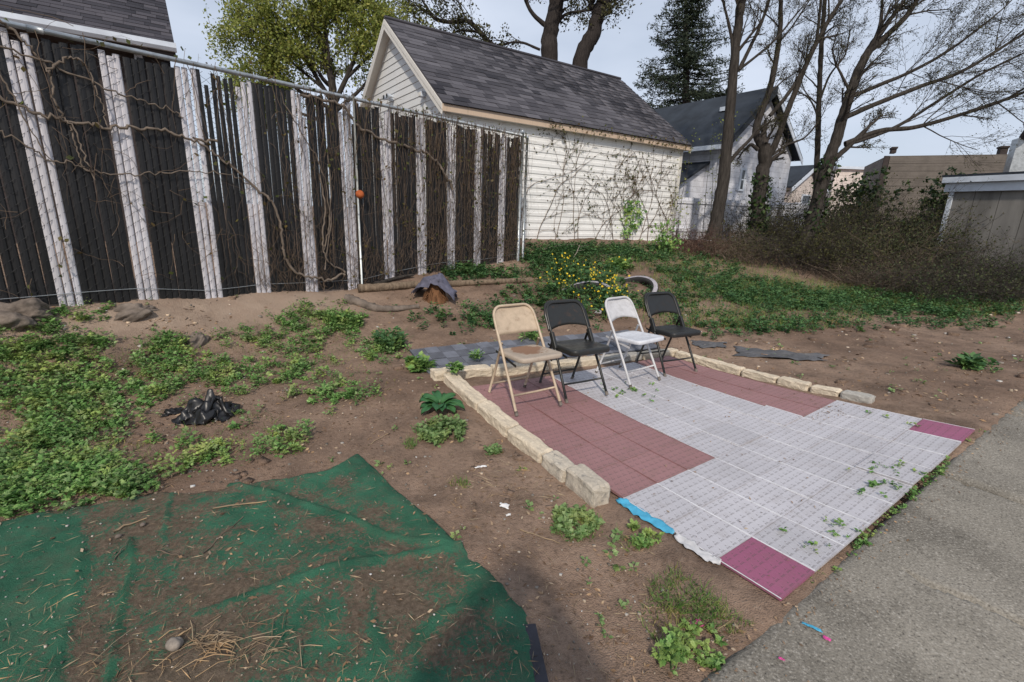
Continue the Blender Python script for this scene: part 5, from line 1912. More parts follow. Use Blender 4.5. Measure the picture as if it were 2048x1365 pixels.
grass('mound_grass', [(1250, 520, 180, 25, 1800), (1450, 560, 150, 35, 2600), (1600, 590, 160, 28, 3000), (1780, 595, 170, 28, 3000), (1960, 600, 100, 35, 1500), (1400, 620, 150, 40, 1200), (1150, 560, 90, 30, 700), (1550, 640, 200, 25, 1200)], 0.13, 0.005, 'rough green grass on the slope beyond the patio', M['grass'], 7)
grass('bed_grass', [(60, 780, 190, 130, 900), (120, 930, 200, 70, 800), (330, 730, 120, 50, 350), (560, 700, 160, 60, 500), (480, 870, 120, 50, 160), (700, 760, 100, 60, 140)], 0.07, 0.003, 'grass blades and dry stalks mixed into the mugwort bed', M['grass'], 17, .6)
grass('verge_grass', [(1400, 1190, 110, 60, 750), (1450, 1220, 70, 55, 350), (1340, 1240, 60, 50, 160), (1280, 1080, 60, 30, 120)], 0.055, 0.003, 'sparse grass on the soil between patio and path', M['grass'], 8, 0.6)
grass('joint_grass', [(1160, 1060, 50, 30, 120), (920, 970, 25, 8, 60), (822, 890, 14, 10, 90), (1880, 920, 26, 10, 30)], 0.05, 0.0035, 'small tufts of grass among the weeds by the patio', M['grass'], 9, 0.5)

def clump(name, px, py, rad, npl, hgt, leaf_len, mat, label, seed, cat='plant', lobes=5, width=.3, group=None, n_leaf=16, lift=0.0, P=None):
    rs = np.random.default_rng(seed)
    c = gp(px, py)
    a, r = rs.uniform(0, 2 * math.pi, npl), rad * np.sqrt(rs.uniform(0, 1, npl))
    Q = np.stack([c[0] + r * np.cos(a), c[1] + r * np.sin(a), np.zeros(npl)], -1)
    Q[:, 2] = zq(Q[:, 0], Q[:, 1]) + lift
    c[2] = Q[:, 2].mean()
    t = thing(name, c, label, cat, group)
    S = AB()
    for q in Q:
        for k in range(3):
            S.tube([q - [0, 0, .01], q + [rs.normal() * hgt * .2, rs.normal() * hgt * .2, hgt * .5], q + [rs.normal() * hgt * .35, rs.normal() * hgt * .35, hgt]], [.0022, .0018, .001], 3)
    S.build('stems', M['weed'], t, kind='stuff')
    A = AB(); A.add(*plant_leaves(Q, rs, n_leaf, hgt, leaf_len, lobes, width)); A.build('leaves', mat, t, kind='stuff')
    return t
clump('weed_clump', 880, 870, .17, 46, .07, .034, M['weed_pale'], 'pale leafy weed clump below the dock plant beside the edging', 51)
clump('weed_clump', 1150, 1050, .13, 40, .045, .03, M['weed_pale'], 'pale low weed clump on soil near the near end of the edging', 52)
clump('weed_clump', 1285, 1080, .09, 14, .04, .026, M['weed'], 'small weed beside the blue plastic under the mats', 53)
clump('weed_clump', 1345, 1320, .05, 8, .09, .03, M['weed'], 'upright bright green weed at the edge of the concrete path', 54)
clump('weed_clump', 985, 905, .06, 9, .04, .026, M['weed_pale'], 'tiny weed with straw beside the middle edging stones', 55)
clump('weed_clump', 780, 695, .16, 34, .17, .05, M['weed_dark'], 'tall dark weed clump standing left of the slate deck tiles', 56)
clump('weed_clump', 840, 745, .10, 14, .12, .07, M['weed'], 'leafy weed with a yellow leaf at the corner of the deck tiles', 57)
clump('weed_clump', 1062, 686, .10, 12, .12, .09, M['weed'], 'grassy green weed growing on the deck tiles behind the beige chair', 58, lobes=1, width=.12, lift=.05)
clump('weed_clump', 950, 735, .05, 5, .06, .06, M['weed'], 'small grassy weed on the front row of slate deck tiles', 59, lobes=1, width=.14, lift=.09)
clump('weed_clump', 905, 768, .05, 5, .05, .06, M['weed'], 'spiky rosette weed growing on the corner edging stone', 60, lobes=3, lift=.12)
clump('weed_clump', 690, 650, .18, 40, .13, .04, M['weed'], 'bushy green weed clump in front of the gnarled root', 61)
clump('weed_clump', 1400, 1290, .10, 18, .025, .024, M['weed'], 'flat weed by the torn pink wrapper on the verge', 62)
clump('weed_clump', 1950, 740, .16, 12, .10, .09, M['weed_dark'], 'dark broad leaved weed in the shaded soil near the path', 63, lobes=1, width=.3)
clump('weed_clump', 1235, 535, .22, 22, .16, .09, M['weed'], 'fresh green weed between the two half buried tyres', 64, lobes=3)

def dock(px, py, label):
    rs = np.random.default_rng(77)
    c = gp(px, py)
    t = thing('dock_plant', c, label, 'plant')
    for k in range(15):
        a = k * 2.4 + rs.uniform(-.3, .3)
        L, W = rs.uniform(.12, .20), rs.uniform(.034, .05)
        el0 = rs.uniform(.55, 1.25)
        o = np.array([math.cos(a), math.sin(a), 0])
        s = np.array([-o[1], o[0], 0])
        nu, nv = 7, 6
        V = []
        stem = np.array(c) + o * .05 * math.cos(el0) + np.array([0, 0, .05 * math.sin(el0) + .01])
        for i in range(nu + 1):
            f = i / nu
            el = el0 - 1.5 * f
            ctr = stem + o * L * f * (1 - .12 * f) + np.array([0, 0, L * (math.sin(el0) * f - .72 * f * f)])
            wd = W * (math.sin(math.pi * min(1, f * .93 + .07)) ** .55)
            for j in range(nv + 1):
                g = j / nv - .5
                wav = .008 * math.sin(9 * f + 3 * j) * abs(g) * 2
                V.append(ctr + s * g * 2 * wd + np.array([0, 0, 1]) * (abs(g) * .03 + wav))
        F = [(i * (nv + 1) + j, i * (nv + 1) + j + 1, (i + 1) * (nv + 1) + j + 1, (i + 1) * (nv + 1) + j) for i in range(nu) for j in range(nv)]
        m = MB(); m.add(V, F); lf = m.build('leaf', M['dock'], t, True)
        so = lf.modifiers.new('t', 'SOLIDIFY'); so.thickness = .0015
        m = MB(); m.tube([tuple(c - np.array([0, 0, .01])), tuple((np.array(c) + stem) / 2 + [0, 0, .01]), tuple(stem)], [.004, .0035, .003], 5); m.build('stalk', M['stalk'], t, True)
M['stalk'] = plain('reddish_stalk', (0.16, 0.11, 0.05), .7, .3, 20, kind='World')
dock(880, 822, 'broad-leaved dark green dock plant against the edging stones')

# yellow flowering bush
def flower_bush():
    rs = np.random.default_rng(88)
    c = gp(1180, 600)
    t = thing('yellow_flower_bush', c, 'leafy bush with many small yellow flowers behind the chairs', 'bush')
    px = np.concatenate([rs.normal(1150, 38, 60), rs.normal(1215, 28, 55)])
    py = np.concatenate([rs.normal(585, 22, 60), rs.normal(615, 20, 55)])
    Q = gps(px, py)
    A = AB(); A.add(*plant_leaves(Q, rs, 22, rs.uniform(.12, .34, len(Q)), rs.uniform(.05, .11, len(Q)), 3, .3)); A.build('leaves', M['weed_dark'], t, kind='stuff')
    S, Fl = AB(), AB()
    for q in Q:
        for k in range(2):
            tip = q + np.array([rs.normal() * .09, rs.normal() * .09, rs.uniform(.16, .44)])
            S.tube([q, (q + tip) / 2 + rs.normal(size=3) * .015, tip], [.003, .002, .0012], 3)
            if rs.random() < .62:
                a = np.arange(5) * 2 * math.pi / 5
                r = rs.uniform(.011, .020)
                nrm = np.array([rs.normal() * .5, -0.7, 0.6]); nrm /= np.linalg.norm(nrm)
                e1 = np.cross(nrm, [0, 0, 1.]); e1 /= np.linalg.norm(e1); e2 = np.cross(nrm, e1)
                for j in range(5):
                    d = e1 * math.cos(a[j]) + e2 * math.sin(a[j]); s_ = np.cross(nrm, d)
                    Fl.add([tip, tip + d * r * .6 + s_ * r * .42 + nrm * .004, tip + d * r + nrm * .006, tip + d * r * .6 - s_ * r * .42 + nrm * .004], [[0, 1, 2, 3]])
    S.build('stems', M['weed'], t, kind='stuff')
    Fl.build('flowers', M['yellow'], t, kind='stuff')
flower_bush()

# ------------------------------------------------------------------ vines on the fence
def stem(part, name, pts, r0, r1, mat, parent, rs, wig=0.012, n=7):
    P = smooth_path(pts, 7)
    P[1:-1] += rs.normal(size=(len(P) - 2, 3)) * wig * np.array([.6, .6, 1])
    m = MB(); m.tube(P, np.linspace(r0, r1, len(P)) * (1 + rs.uniform(-.18, .18, len(P))), n)
    return m.build(name, mat, parent, True)
rs = np.random.default_rng(201)
fv = thing('fence_vine', (*fxy(2.5, .1), .5), 'tangle of leafless brown vines hanging over the chain link fence', 'vine')
THICK = [([(-20, 25), (30, 65), (70, 110), (95, 140), (103, 160), (108, 200), (125, 230), (145, 255), (168, 305), (190, 360)], .012, .006),
         ([(95, 145), (120, 125), (150, 118), (175, 135), (190, 170), (205, 210), (215, 255)], .011, .005),
         ([(-20, 190), (60, 220), (120, 240), (175, 248), (225, 255), (280, 255), (330, 262), (380, 280), (435, 282)], .012, .013),
         ([(-20, 258), (50, 290), (100, 320), (150, 330), (200, 345), (260, 350), (330, 345), (400, 345), (460, 350), (500, 370)], .007, .006),
         ([(-20, 90), (80, 120), (150, 150), (230, 185), (300, 205), (350, 225), (365, 235)], .009, .006),
         ([(385, 275), (430, 310), (470, 340), (510, 375), (540, 400), (560, 440), (565, 490), (575, 525), (605, 550), (650, 560), (690, 550)], .012, .016),
         ([(600, 190), (650, 200), (690, 215), (712, 250), (750, 272), (787, 287), (837, 300), (870, 320), (887, 345), (905, 380)], .016, .02),
         ([(140, 250), (150, 290), (165, 330), (192, 350)], .008, .004),
         ([(-20, 120), (20, 180), (60, 260), (110, 330)], .007, .004),
         ([(640, 350), (650, 420), (645, 480), (655, 520), (690, 545)], .010, .012),
         ([(655, 300), (662, 380), (658, 450), (648, 500)], .008, .010),
         ([(560, 180), (600, 260), (640, 330), (660, 430), (650, 540)], .006, .008)]
for pts, r0, r1 in THICK:
    stem(None, 'woody_stem', [fence_pt(*q, 0.045 + rs.uniform(0, .02)) for q in pts], r0, r1, M['vine_thick'], fv, rs)
T_ = AB()
LC = []
for i in range(620):
    s = S0 + (S1 - S0) * (rs.random() ** (0.62 if i % 4 else 1.0))
    if s < 2.3 and rs.random() < .85:
        continue
    z = RAIL_Z + rs.uniform(-.02, .06) if rs.random() < .6 else rs.uniform(1.2, RAIL_Z)
    off = rs.uniform(.02, .10)
    L = rs.uniform(.4, 2.3)
    k = int(L / .09) + 2
    ds = np.cumsum(rs.normal(size=k) * .016) + rs.normal() * .10 * np.linspace(0, 1, k)
    dz = -np.linspace(0, L, k) + rs.normal(size=k) * .012
    do = off + np.cumsum(rs.normal(size=k) * .006)
    zz = z + dz
    keep = zz > fence_base(s) - .03
    if keep.sum() < 3:
        continue
    pts = np.array([[*fxy(s + ds[j], max(.015, do[j])), zz[j]] for j in range(k) if keep[j]])
    T_.tube(pts, np.linspace(rs.uniform(.0022, .0048), .0012, len(pts)), 3)
    if rs.random() < .6:
        LC.append(pts[rs.integers(0, len(pts), 3)])
# wandering side shoots
for i in range(300):
    s = S0 + (S1 - S0) * rs.random() ** .7
    z = rs.uniform(.8, RAIL_Z + .02)
    a = rs.uniform(0, 2 * math.pi)
    k = 9
    an = a + np.cumsum(rs.normal(size=k) * .35)
    st = rs.uniform(.03, .075)
    ds, dz = np.cumsum(np.cos(an)) * st, np.cumsum(np.sin(an)) * st
    zz = np.clip(z + dz, fence_base(s), RAIL_Z + .12)
    pts = np.array([[*fxy(s + ds[j], .02 + .05 * rs.random()), zz[j]] for j in range(k)])
    T_.tube(pts, np.linspace(.003, .0012, k), 3)
    if rs.random() < .5:
        LC.append(pts[rs.integers(0, k, 2)])
# rootlets matted at the foot of the fence
for i in range(700):
    s = rs.uniform(1.7, S1)
    zb = fence_base(s)
    z = zb + rs.exponential(.35)
    an = rs.normal(math.pi / 2, .5)
    k = 6
    st = rs.uniform(.03, .07)
    pts = np.array([[*fxy(s + math.cos(an) * st * j + rs.normal() * .012, .02 + rs.uniform(0, .05)), min(z + math.sin(an) * st * j, RAIL_Z)] for j in range(k)])
    T_.tube(pts, np.linspace(.0028, .0012, k), 3)
T_.build('twig_tangle', M['vine'], fv, kind='stuff')
C = np.concatenate(LC)
C = np.concatenate([C, np.array([[*fxy(rs.uniform(S0, S1), .03), RAIL_Z + rs.uniform(-.03, .07)] for _ in range(90)])])
L_ = AB(); L_.add(*leaf_quads(C + rs.normal(size=C.shape) * .015, .024, rs, 0, .7)); L_.build('leaves', M['vine_leaf'], fv, kind='stuff')

# vines on the garage wall
def wall_pt(a, z, off=.03):
    q = GARAGE_C + BA * a - BB * off
    return np.array([q[0], q[1], z])
gv = thing('wall_vine', wall_pt(3.5, 1.0), 'thin climbing vines branching over the cream garage wall', 'vine')
T_, LC = AB(), []
def climb(a, z, ang, L, r, depth):
    k = max(4, int(L / .1))
    an = ang + np.cumsum(rs.normal(size=k) * .16)
    aa = a + np.concatenate([[0], np.cumsum(np.cos(an)) * L / k])
    zz = z + np.concatenate([[0], np.cumsum(np.sin(an)) * L / k])
    ok = (zz < GE - .06) & (aa > .2) & (aa < GL - .03)
    j = len(ok) if ok.all() else int(np.argmin(ok))
    if j < 3:
        return
    pts = np.array([wall_pt(aa[i], zz[i], .032) for i in range(j)])
    T_.tube(pts, np.linspace(r, r * .5, j), 3)
    if rs.random() < .8:
        LC.append(pts[rs.integers(0, j, 2)])
    if depth:
        for i in range(rs.integers(2, 5)):
            q = rs.integers(1, j)
            climb(aa[q], zz[q], an[min(q, k - 1)] + rs.choice([-1, 1]) * rs.uniform(.3, 1.0), L * rs.uniform(.35, .7), r * .6, depth - 1)
for a0 in (1.75, 2.1, 2.6, 3.2, 3.35, 3.9, 4.3, 4.6, 5.0, 5.2, 5.6, 5.8, 6.2, 6.4, 6.6):
    climb(a0 + rs.uniform(-.1, .1), 1.0, rs.normal(math.pi / 2, .22), rs.uniform(1.5, 2.6), rs.uniform(.006, .012), 3)
T_.build('stems', M['vine'], gv, kind='stuff')
C = np.concatenate(LC)
ex = np.array([wall_pt(rs.uniform(2.2, 6.8), GE - .12 + rs.normal() * .08, .2) for _ in range(260)])
gr = np.array([wall_pt(rs.normal(5.0, .14), rs.uniform(1.1, 2.0), .05 + rs.uniform(0, .1)) for _ in range(170)] + [wall_pt(rs.normal(5.35, .1), rs.uniform(1.3, 2.0), .05 + rs.uniform(0, .1)) for _ in range(80)])
L_ = AB(); L_.add(*leaf_quads(np.concatenate([C, ex]), .026, rs, 0, .7)); L_.build('leaves', M['vine_leaf'], gv, kind='stuff')
L_ = AB(); L_.add(*leaf_quads(gr, .045, rs, 0, .7)); L_.build('green_shoots', M['weed'], gv, kind='stuff')

# ------------------------------------------------------------------ bushes and brushwood
def bush(name, px, py, Y, label, seed, n, hgt, rad, twig_mat, leaf_mat=None, leaf_n=0, leaf_size=.03, cat='bush', bias=(0, 0), arch=.5, thick=.006):
    rs = np.random.default_rng(seed)
    c = at_y(px, py, Y)
    c[2] = float(zq(c[0], c[1]))
    t = thing(name, c, label, cat)
    A, C = AB(), []
    for i in range(n):
        b = c + np.array([rs.normal() * rad * .35, rs.normal() * rad * .35, -.03])
        b[2] = float(zq(b[0], b[1])) - .03
        a = rs.uniform(0, 2 * math.pi)
        o = np.array([math.cos(a) + bias[0], math.sin(a) + bias[1], 0]) * rad * rs.uniform(.2, 1.1)
        h = hgt * rs.uniform(.35, 1.1)
        f = np.linspace(0, 1, 8)[:, None]
        pts = b + o * f ** 1.3 + np.array([0, 0, h]) * (f - arch * f ** 2.5 * rs.uniform(.2, 1.2)) + np.cumsum(rs.normal(size=(8, 3)) * .014, 0)
        A.tube(pts, np.linspace(thick * rs.uniform(.5, 1.2), .0015, 8), 3)
        for k in range(4):
            j = rs.integers(2, 7)
            d = rs.normal(size=3); d[2] = abs(d[2]) * .6
            p2 = pts[j] + d * rs.uniform(.08, .3) * .8
            A.tube([pts[j], (pts[j] + p2) / 2 + rs.normal(size=3) * .02, p2], [.003, .002, .001], 3)
            C.append(p2)
        C += list(pts[3:])
    A.build('stems', twig_mat, t, kind='stuff')
    if leaf_mat is not None:
        C = np.array(C)
        C = np.repeat(C, leaf_n, 0) + rs.normal(size=(len(C) * leaf_n, 3)) * .05
        L = AB(); L.add(*leaf_quads(C, leaf_size, rs)); L.build('leaves', leaf_mat, t, kind='stuff')
    return t
M['red_twig'] = plain('reddish_brown_stems', (0.10, 0.055, 0.042), .9, .4, 5, kind='World')
bush('bare_shrub', 1395, 470, 12.0, 'reddish brown leafless shrub at the corner of the garage', 301, 150, 1.0, .8, M['red_twig'])
bush('leafy_shrub', 1335, 470, 11.6, 'small green shrub against the garage corner', 302, 26, .8, .3, M['twig'], M['weed'], 2, .045)
bush('bramble', 1470, 490, 11.8, 'leafless bramble around the foot of the leaning tree', 303, 150, 1.0, 1.0, M['deadwood'], M['bud'], 1, .02)
bush('bramble', 1560, 500, 11.6, 'leafless bramble between the trunks in front of the white board fence', 304, 190, 1.2, 1.1, M['twig'], M['bud'], 1, .022)
bush('bramble', 1660, 510, 11.4, 'dark bramble thicket right of the windswept tree', 305, 210, 1.5, 1.2, M['twig'], M['bud'], 2, .024)
bush('green_bush', 1745, 500, 12.0, 'loose yellow green bush in front of the clapboard building', 306, 90, 1.9, 1.0, M['twig'], M['dull_leaf'], 3, .03)
bush('green_bush', 1840, 500, 12.0, 'loose green bush beside the plywood shed', 307, 110, 1.9, .9, M['twig'], M['dull_leaf'], 3, .03)
bush('bramble', 1850, 560, 9.6, 'low dark bramble in front of the plywood shed', 308, 220, 1.0, 1.3, M['twig'], M['dull_leaf'], 1, .022)
bush('bramble', 1990, 560, 9.4, 'low bramble at the shaded edge of the yard', 309, 200, 1.0, 1.2, M['twig'], M['dull_leaf'], 1, .022)
bush('bramble', 1750, 545, 10.4, 'tangled grey brushwood around the fallen branches', 310, 220, .8, 1.2, M['deadwood'])
bush('bramble', 1500, 470, 13.6, 'tall thin brushwood in front of the white board fence', 331, 150, 1.6, 1.4, M['twig'], M['bud'], 1, .02)
bush('bramble', 1640, 480, 13.0, 'tall grey brush behind the windswept tree', 332, 170, 1.9, 1.5, M['twig'], M['bud'], 1, .02)
bush('bramble', 1790, 480, 11.4, 'tall dry brush in front of the clapboard building', 333, 190, 1.8, 1.4, M['deadwood'], M['bud'], 1, .02)
bush('bramble', 1930, 520, 10.8, 'dry brush leaning against the plywood shed', 334, 170, 1.5, 1.3, M['twig'], M['dull_leaf'], 1, .02)
bush('bramble', 2020, 560, 9.8, 'dark brush at the frame edge below the shed', 335, 150, 1.2, 1.0, M['twig'], M['dull_leaf'], 1, .02)
for k_, (px_, py_, Y_, h_, lb_) in enumerate(((1560, 470, 14.0, 2.0, 'tall leafless thicket between the burled tree and the windswept tree'), (1690, 480, 13.4, 2.4, 'tall leafless thicket in front of the pale pink building'), (1770, 480, 13.0, 2.3, 'tall leafless thicket in front of the dark corner of the clapboard building'), (1850, 490, 12.4, 2.2, 'tall leafless thicket beside the shed corner'), (1600, 480, 12.6, 1.5, 'dark twiggy thicket at the foot of the slender tree'))):
    bush('thicket', px_, py_, Y_, lb_, 360 + k_, 170, h_, 1.2, M['twig'], M['bud'], 2, .022, arch=.25, thick=.010)
bush('hedge_shrub', 1715, 430, 16.5, 'dark evergreen shrub in front of the pale pink building', 311, 60, 2.6, .9, M['twig'], M['ivy'], 7, .07, arch=.2)
bush('hedge_shrub', 1880, 430, 14.5, 'narrow dark evergreen rising beside the shed', 312, 50, 2.6, .5, M['twig'], M['ivy'], 8, .06, arch=.1)
bush('hedge_shrub', 1790, 450, 15.5, 'low dark hedge shrub along the clapboard building', 313, 60, 1.4, 1.3, M['twig'], M['ivy'], 7, .07, arch=.3)
bush('sapling', 1360, 440, 13.2, 'thin pale green sapling in front of the blue roof', 314, 9, 2.6, .3, M['twig'], M['spring_leaf'], 2, .03, arch=.05, thick=.012)
bush('sapling', 1428, 440, 13.4, 'thin pale green sapling between the lean-to and the leaning tree', 315, 9, 3.2, .35, M['twig'], M['spring_leaf'], 2, .03, arch=.05, thick=.012)
# ivy on two trunks
def trunk_ivy(px0, py0, px1, py1, Y, label, seed, n, rad):
    rs = np.random.default_rng(seed)
    a, b = at_y(px0, py0, Y), at_y(px1, py1, Y)
    t = thing('trunk_ivy', a, label, 'ivy')
    f = rs.uniform(0, 1, n) ** 1.3
    an = rs.uniform(0, 2 * math.pi, n)
    r = rad * rs.uniform(.8, 1.6, n)
    C = a + (b - a) * f[:, None] + np.stack([np.cos(an) * r, np.sin(an) * r, rs.normal(size=n) * .03], -1)
    L = AB(); L.add(*leaf_quads(C, .05, rs, 0, .7)); L.build('leaves', M['ivy'], t, kind='stuff')
    S = AB()
    for k in range(7):
        an = rs.uniform(0, 6.28)
        S.tube([a + (b - a) * g + np.array([math.cos(an + g * 2), math.sin(an + g * 2), 0]) * rad * 1.02 for g in np.linspace(0, 1, 8)], .008, 3)
    S.build('stems', M['twig'], t, kind='stuff')
trunk_ivy(1514, 470, 1524, 350, 12.9, 'ivy climbing the trunk of the burled tree', 321, 650, .17)
trunk_ivy(1620, 470, 1662, 310, 12.2, 'ivy on the lower trunk of the windswept tree', 322, 350, .17)

def branch_px(name, pts, r0, r1, mat, label, cat='branch', lift=.02, seed=1, twigs=5, tl=.25, group=None):
    rs = np.random.default_rng(seed)
    P = []
    for q in pts:
        g = gp(q[0], q[1] + (q[2] if len(q) > 2 else 0))
        if len(q) > 2:                     # raised: q[2] is how far above its foot it shows, in pixels
            d = ray(q[0], q[1])
            g = np.array([0, 0, CAM_H]) + d * (g[1] / d[1])
        else:
            g[2] = float(zq(g[0], g[1])) + lift
        P.append(g)
    t = thing(name, P[0], label, cat, group)
    S = smooth_path(P, 6)
    S[1:-1] += rs.normal(size=(len(S) - 2, 3)) * r0 * .25
    m = MB(); m.tube(S, np.linspace(r0, r1, len(S)), 6); m.build('limb', mat, t, True)
    if twigs:
        A = AB()
        for k in range(twigs):
            j = rs.integers(1, len(S) - 1)
            ax = S[j + 1] - S[j]; ax /= np.linalg.norm(ax)
            d = ax + rs.normal(size=3) * .5; d[2] = abs(d[2]) * .4
            d /= np.linalg.norm(d)
            L = tl * rs.uniform(.5, 1.3)
            A.tube([S[j], S[j] + d * L * .5 + rs.normal(size=3) * .01, S[j] + d * L + rs.normal(size=3) * .02], [r1 * .6, r1 * .45, r1 * .2], 4)
        A.build('twigs', mat, t, kind='stuff')
    return t
M['bleached'] = plain('bleached_wood', (0.30, 0.25, 0.21), .85, .35, 9, kind='World', bump=.004)
branch_px('fallen_branch', [(1722, 566, 8), (1745, 545, 20), (1770, 528, 30), (1800, 527, 30)], .018, .008, M['bleached'], 'bleached arching branch in the brushwood pile', seed=1, tl=.4)
branch_px('fallen_branch', [(1722, 585), (1760, 568, 6), (1790, 556, 12), (1830, 540, 20)], .020, .007, M['bleached'], 'long bleached straight branch lying in front of the brushwood', seed=2, tl=.5)
branch_px('fallen_branch', [(1765, 588), (1830, 576, 2), (1890, 560, 8)], .010, .004, M['deadwood'], 'thin grey branch lying low beside the brushwood', seed=3, tl=.3)
branch_px('fallen_branch', [(1870, 596, 2), (1905, 570, 14), (1945, 532, 40)], .012, .005, M['deadwood'], 'slanting dead stem near the shed', seed=4, tl=.3)
branch_px('fallen_branch', [(1068, 512), (1085, 500, 6), (1110, 493, 8), (1140, 491, 6)], .014, .006, M['bleached'], 'curved dead branch lying on top of the mound by the fence end', seed=5)
branch_px('fallen_branch', [(1140, 524), (1152, 508, 10), (1160, 490, 20)], .010, .005, M['bleached'], 'forked upright dead stick on the mound', seed=6, tl=.2)
branch_px('fallen_branch', [(1180, 508), (1220, 520), (1250, 535), (1262, 548)], .020, .010, M['deadwood'], 'dark curved branch lying over the nearer tyre', seed=7, tl=.5, twigs=9)

# ------------------------------------------------------------------ things lying about
def crumple(name, c, size, amp, mat, seed, label, cat, rz=0.0, n=26, freq=3.0, edge=.25, sag=0.0, thick=.0015, group=None, mats=None, on=True, z0=None):
    """a crumpled film or cloth: an irregular sheet pushed into folds, resting on the ground"""
    rs = np.random.default_rng(seed)
    t_ = np.linspace(-1, 1, n)
    U, V = np.meshgrid(t_, t_)
    r = np.hypot(U, V)
    a = np.arctan2(V, U)
    lim = 1 - edge * (.5 + fbm(np.cos(a) * 1.3 + seed, np.sin(a) * 1.3, 1.4, 3, seed))
    k = np.where(r > 1e-6, np.minimum(1.0, lim / np.maximum(np.maximum(np.abs(U), np.abs(V)), 1e-6) ** .0), 1)
    X_ = U * k * size[0] / 2 + fbm(U + seed, V, freq, 3, seed + 1) * amp * .8
    Y_ = V * k * size[1] / 2 + fbm(U, V + seed, freq, 3, seed + 2) * amp * .8
    Z_ = amp * 2.0 * np.abs(fbm(U + seed, V - seed, freq, 4, seed + 3)) ** .8 * (1.15 - .8 * np.clip(r, 0, 1.1)) + sag * (1 - np.clip(r, 0, 1) ** 2)
    cs, sn_ = math.cos(rz), math.sin(rz)
    WX, WY = c[0] + X_ * cs - Y_ * sn_, c[1] + X_ * sn_ + Y_ * cs
    WZ = (zq(WX, WY) if z0 is None else z0) + Z_ + .006
    h = U.shape[0]
    i = (np.arange(h - 1)[:, None] * h + np.arange(h - 1)[None, :])
    F = np.stack([i, i + 1, i + h + 1, i + h], -1).reshape(-1, 4)
    b = np.array([c[0], c[1], float(WZ.min())])
    me = mesh_arrays(name, np.stack([WX, WY, WZ], -1).reshape(-1, 3) - b, F, mats or mat, True)
    o = link(name, me, None, b, label=label, cat=cat, group=group)
    so = o.modifiers.new('thickness', 'SOLIDIFY'); so.thickness = thick
    return o
c = gp(418, 838)
crumple('plastic_bag', c, (.42, .32), .10, M['plastic_black'], 5, 'crumpled black plastic bag lying among the weeds', 'plastic bag', .1, 34, 2.4, sag=.07)
c = gp(345, 832)
crumple('plastic_scrap', c, (.14, .11), .03, M['plastic_black'], 6, 'small scrap of black plastic beside the crumpled bag', 'plastic scrap', .3, 16)
c = gp(1555, 712)
crumple('plastic_sheet', c, (1.25, .42), .06, M['plastic_grey'], 7, 'dusty dark grey plastic sheet lying beyond the far edging', 'plastic sheet', R(-22), 34, 2.0, .4)
c = gp(1420, 690)
crumple('plastic_sheet', c, (.45, .25), .04, M['plastic_grey'], 17, 'small dark plastic sheet by the corner of the far edging', 'plastic sheet', R(-10), 20, 2.0, .4)
# blue and white film squeezed out from under the mats
def film_strip(pts, w, mat, label, seed, lift=.012):
    P = [gp(*q) for q in pts]
    rs = np.random.default_rng(seed)
    S = smooth_path(P, 8)
    T = np.gradient(S, axis=0)[:, :2]
    T /= np.linalg.norm(T, axis=1)[:, None]
    N = np.stack([-T[:, 1], T[:, 0]], -1)
    k = 6
    V = []
    for i in range(len(S)):
        wi = w * (.55 + .9 * abs(vnoise(i * .31, seed, 1.0, seed)) * 1.6) * math.sin(math.pi * (i + .8) / (len(S) + .6)) ** .5
        for j in range(k):
            f = j / (k - 1)
            q = S[i][:2] + N[i] * (f - .25) * wi
            V.append((q[0], q[1], float(zq(q[0], q[1])) + lift + .02 * float(vnoise(i * .6, j * .7, 1.0, seed + 1)) + .016 * f))
    F = [(i * k + j, (i + 1) * k + j, (i + 1) * k + j + 1, i * k + j + 1) for i in range(len(S) - 1) for j in range(k - 1)]
    b = np.array(P[0])
    o = link('plastic_film', mesh_arrays('plastic_film', np.array(V) - b, F, mat, True), None, b, label=label, cat='plastic film')
    so = o.modifiers.new('thickness', 'SOLIDIFY'); so.thickness = .002
film_strip([(1232, 1005), (1262, 1026), (1300, 1050), (1345, 1076)], .075, M['blue_film'], 'bright blue plastic film showing under the edge of the grey mats', 31)
film_strip([(1348, 1080), (1380, 1104), (1412, 1124), (1440, 1134)], .055, M['white_film'], 'white plastic film curling out beside the magenta corner tile', 32)
for px, py, sx, sy, rz, sd, lb in ((962, 938, .085, .025, .2, 41, 'long torn strip of white paper on the soil'), (1008, 1012, .075, .055, -.3, 42, 'larger torn piece of white paper on the soil'), (1016, 1030, .03, .02, .4, 43, 'tiny paper scrap below the larger torn paper'), (870, 988, .018, .013, .5, 44, 'small white paper bit near the carpet edge')):
    crumple('paper_scrap', gp(px, py), (sx, sy), .008, M['paper'], sd, lb, 'paper', rz, 10, 2.5, .5, thick=.0006)
crumple('wrapper', gp(1393, 1250), (.06, .045), .012, M['pinkgrey'] if 'pinkgrey' in M else M['pink'], 45, 'torn pink wrapper in the grass of the verge', 'wrapper', .4, 12, 2.5, .5)
def on_path(px, py):
    q = gp(px, py)
    u, v = ungrid(q[0], q[1])
    return np.array([q[0], q[1], float(path_z(u)) + .004])
for px, py, sx, sy, mt, sd, lb in ((1622, 1262, .085, .016, 'blue_film', 46, 'narrow blue and pink wrapper lying on the concrete path'), (1652, 1285, .03, .02, 'pink', 47, 'pink end of the torn wrapper on the concrete path'), (1562, 1326, .025, .012, 'pink', 48, 'small pink scrap at the near edge of the path')):
    q = on_path(px, py)
    crumple('wrapper', q, (sx, sy), .006, M[mt], sd, lb, 'wrapper', R(-35), 12, 2.5, .3, z0=q[2], thick=.0006)
q = gp(1225, 668)
crumple('foil_scrap', q, (.05, .04), .03, M['white_film'], 49, 'crumpled white scrap beside the light grey chair back', 'scrap', .4, 12, 2.5)
q = gp(1070, 664)
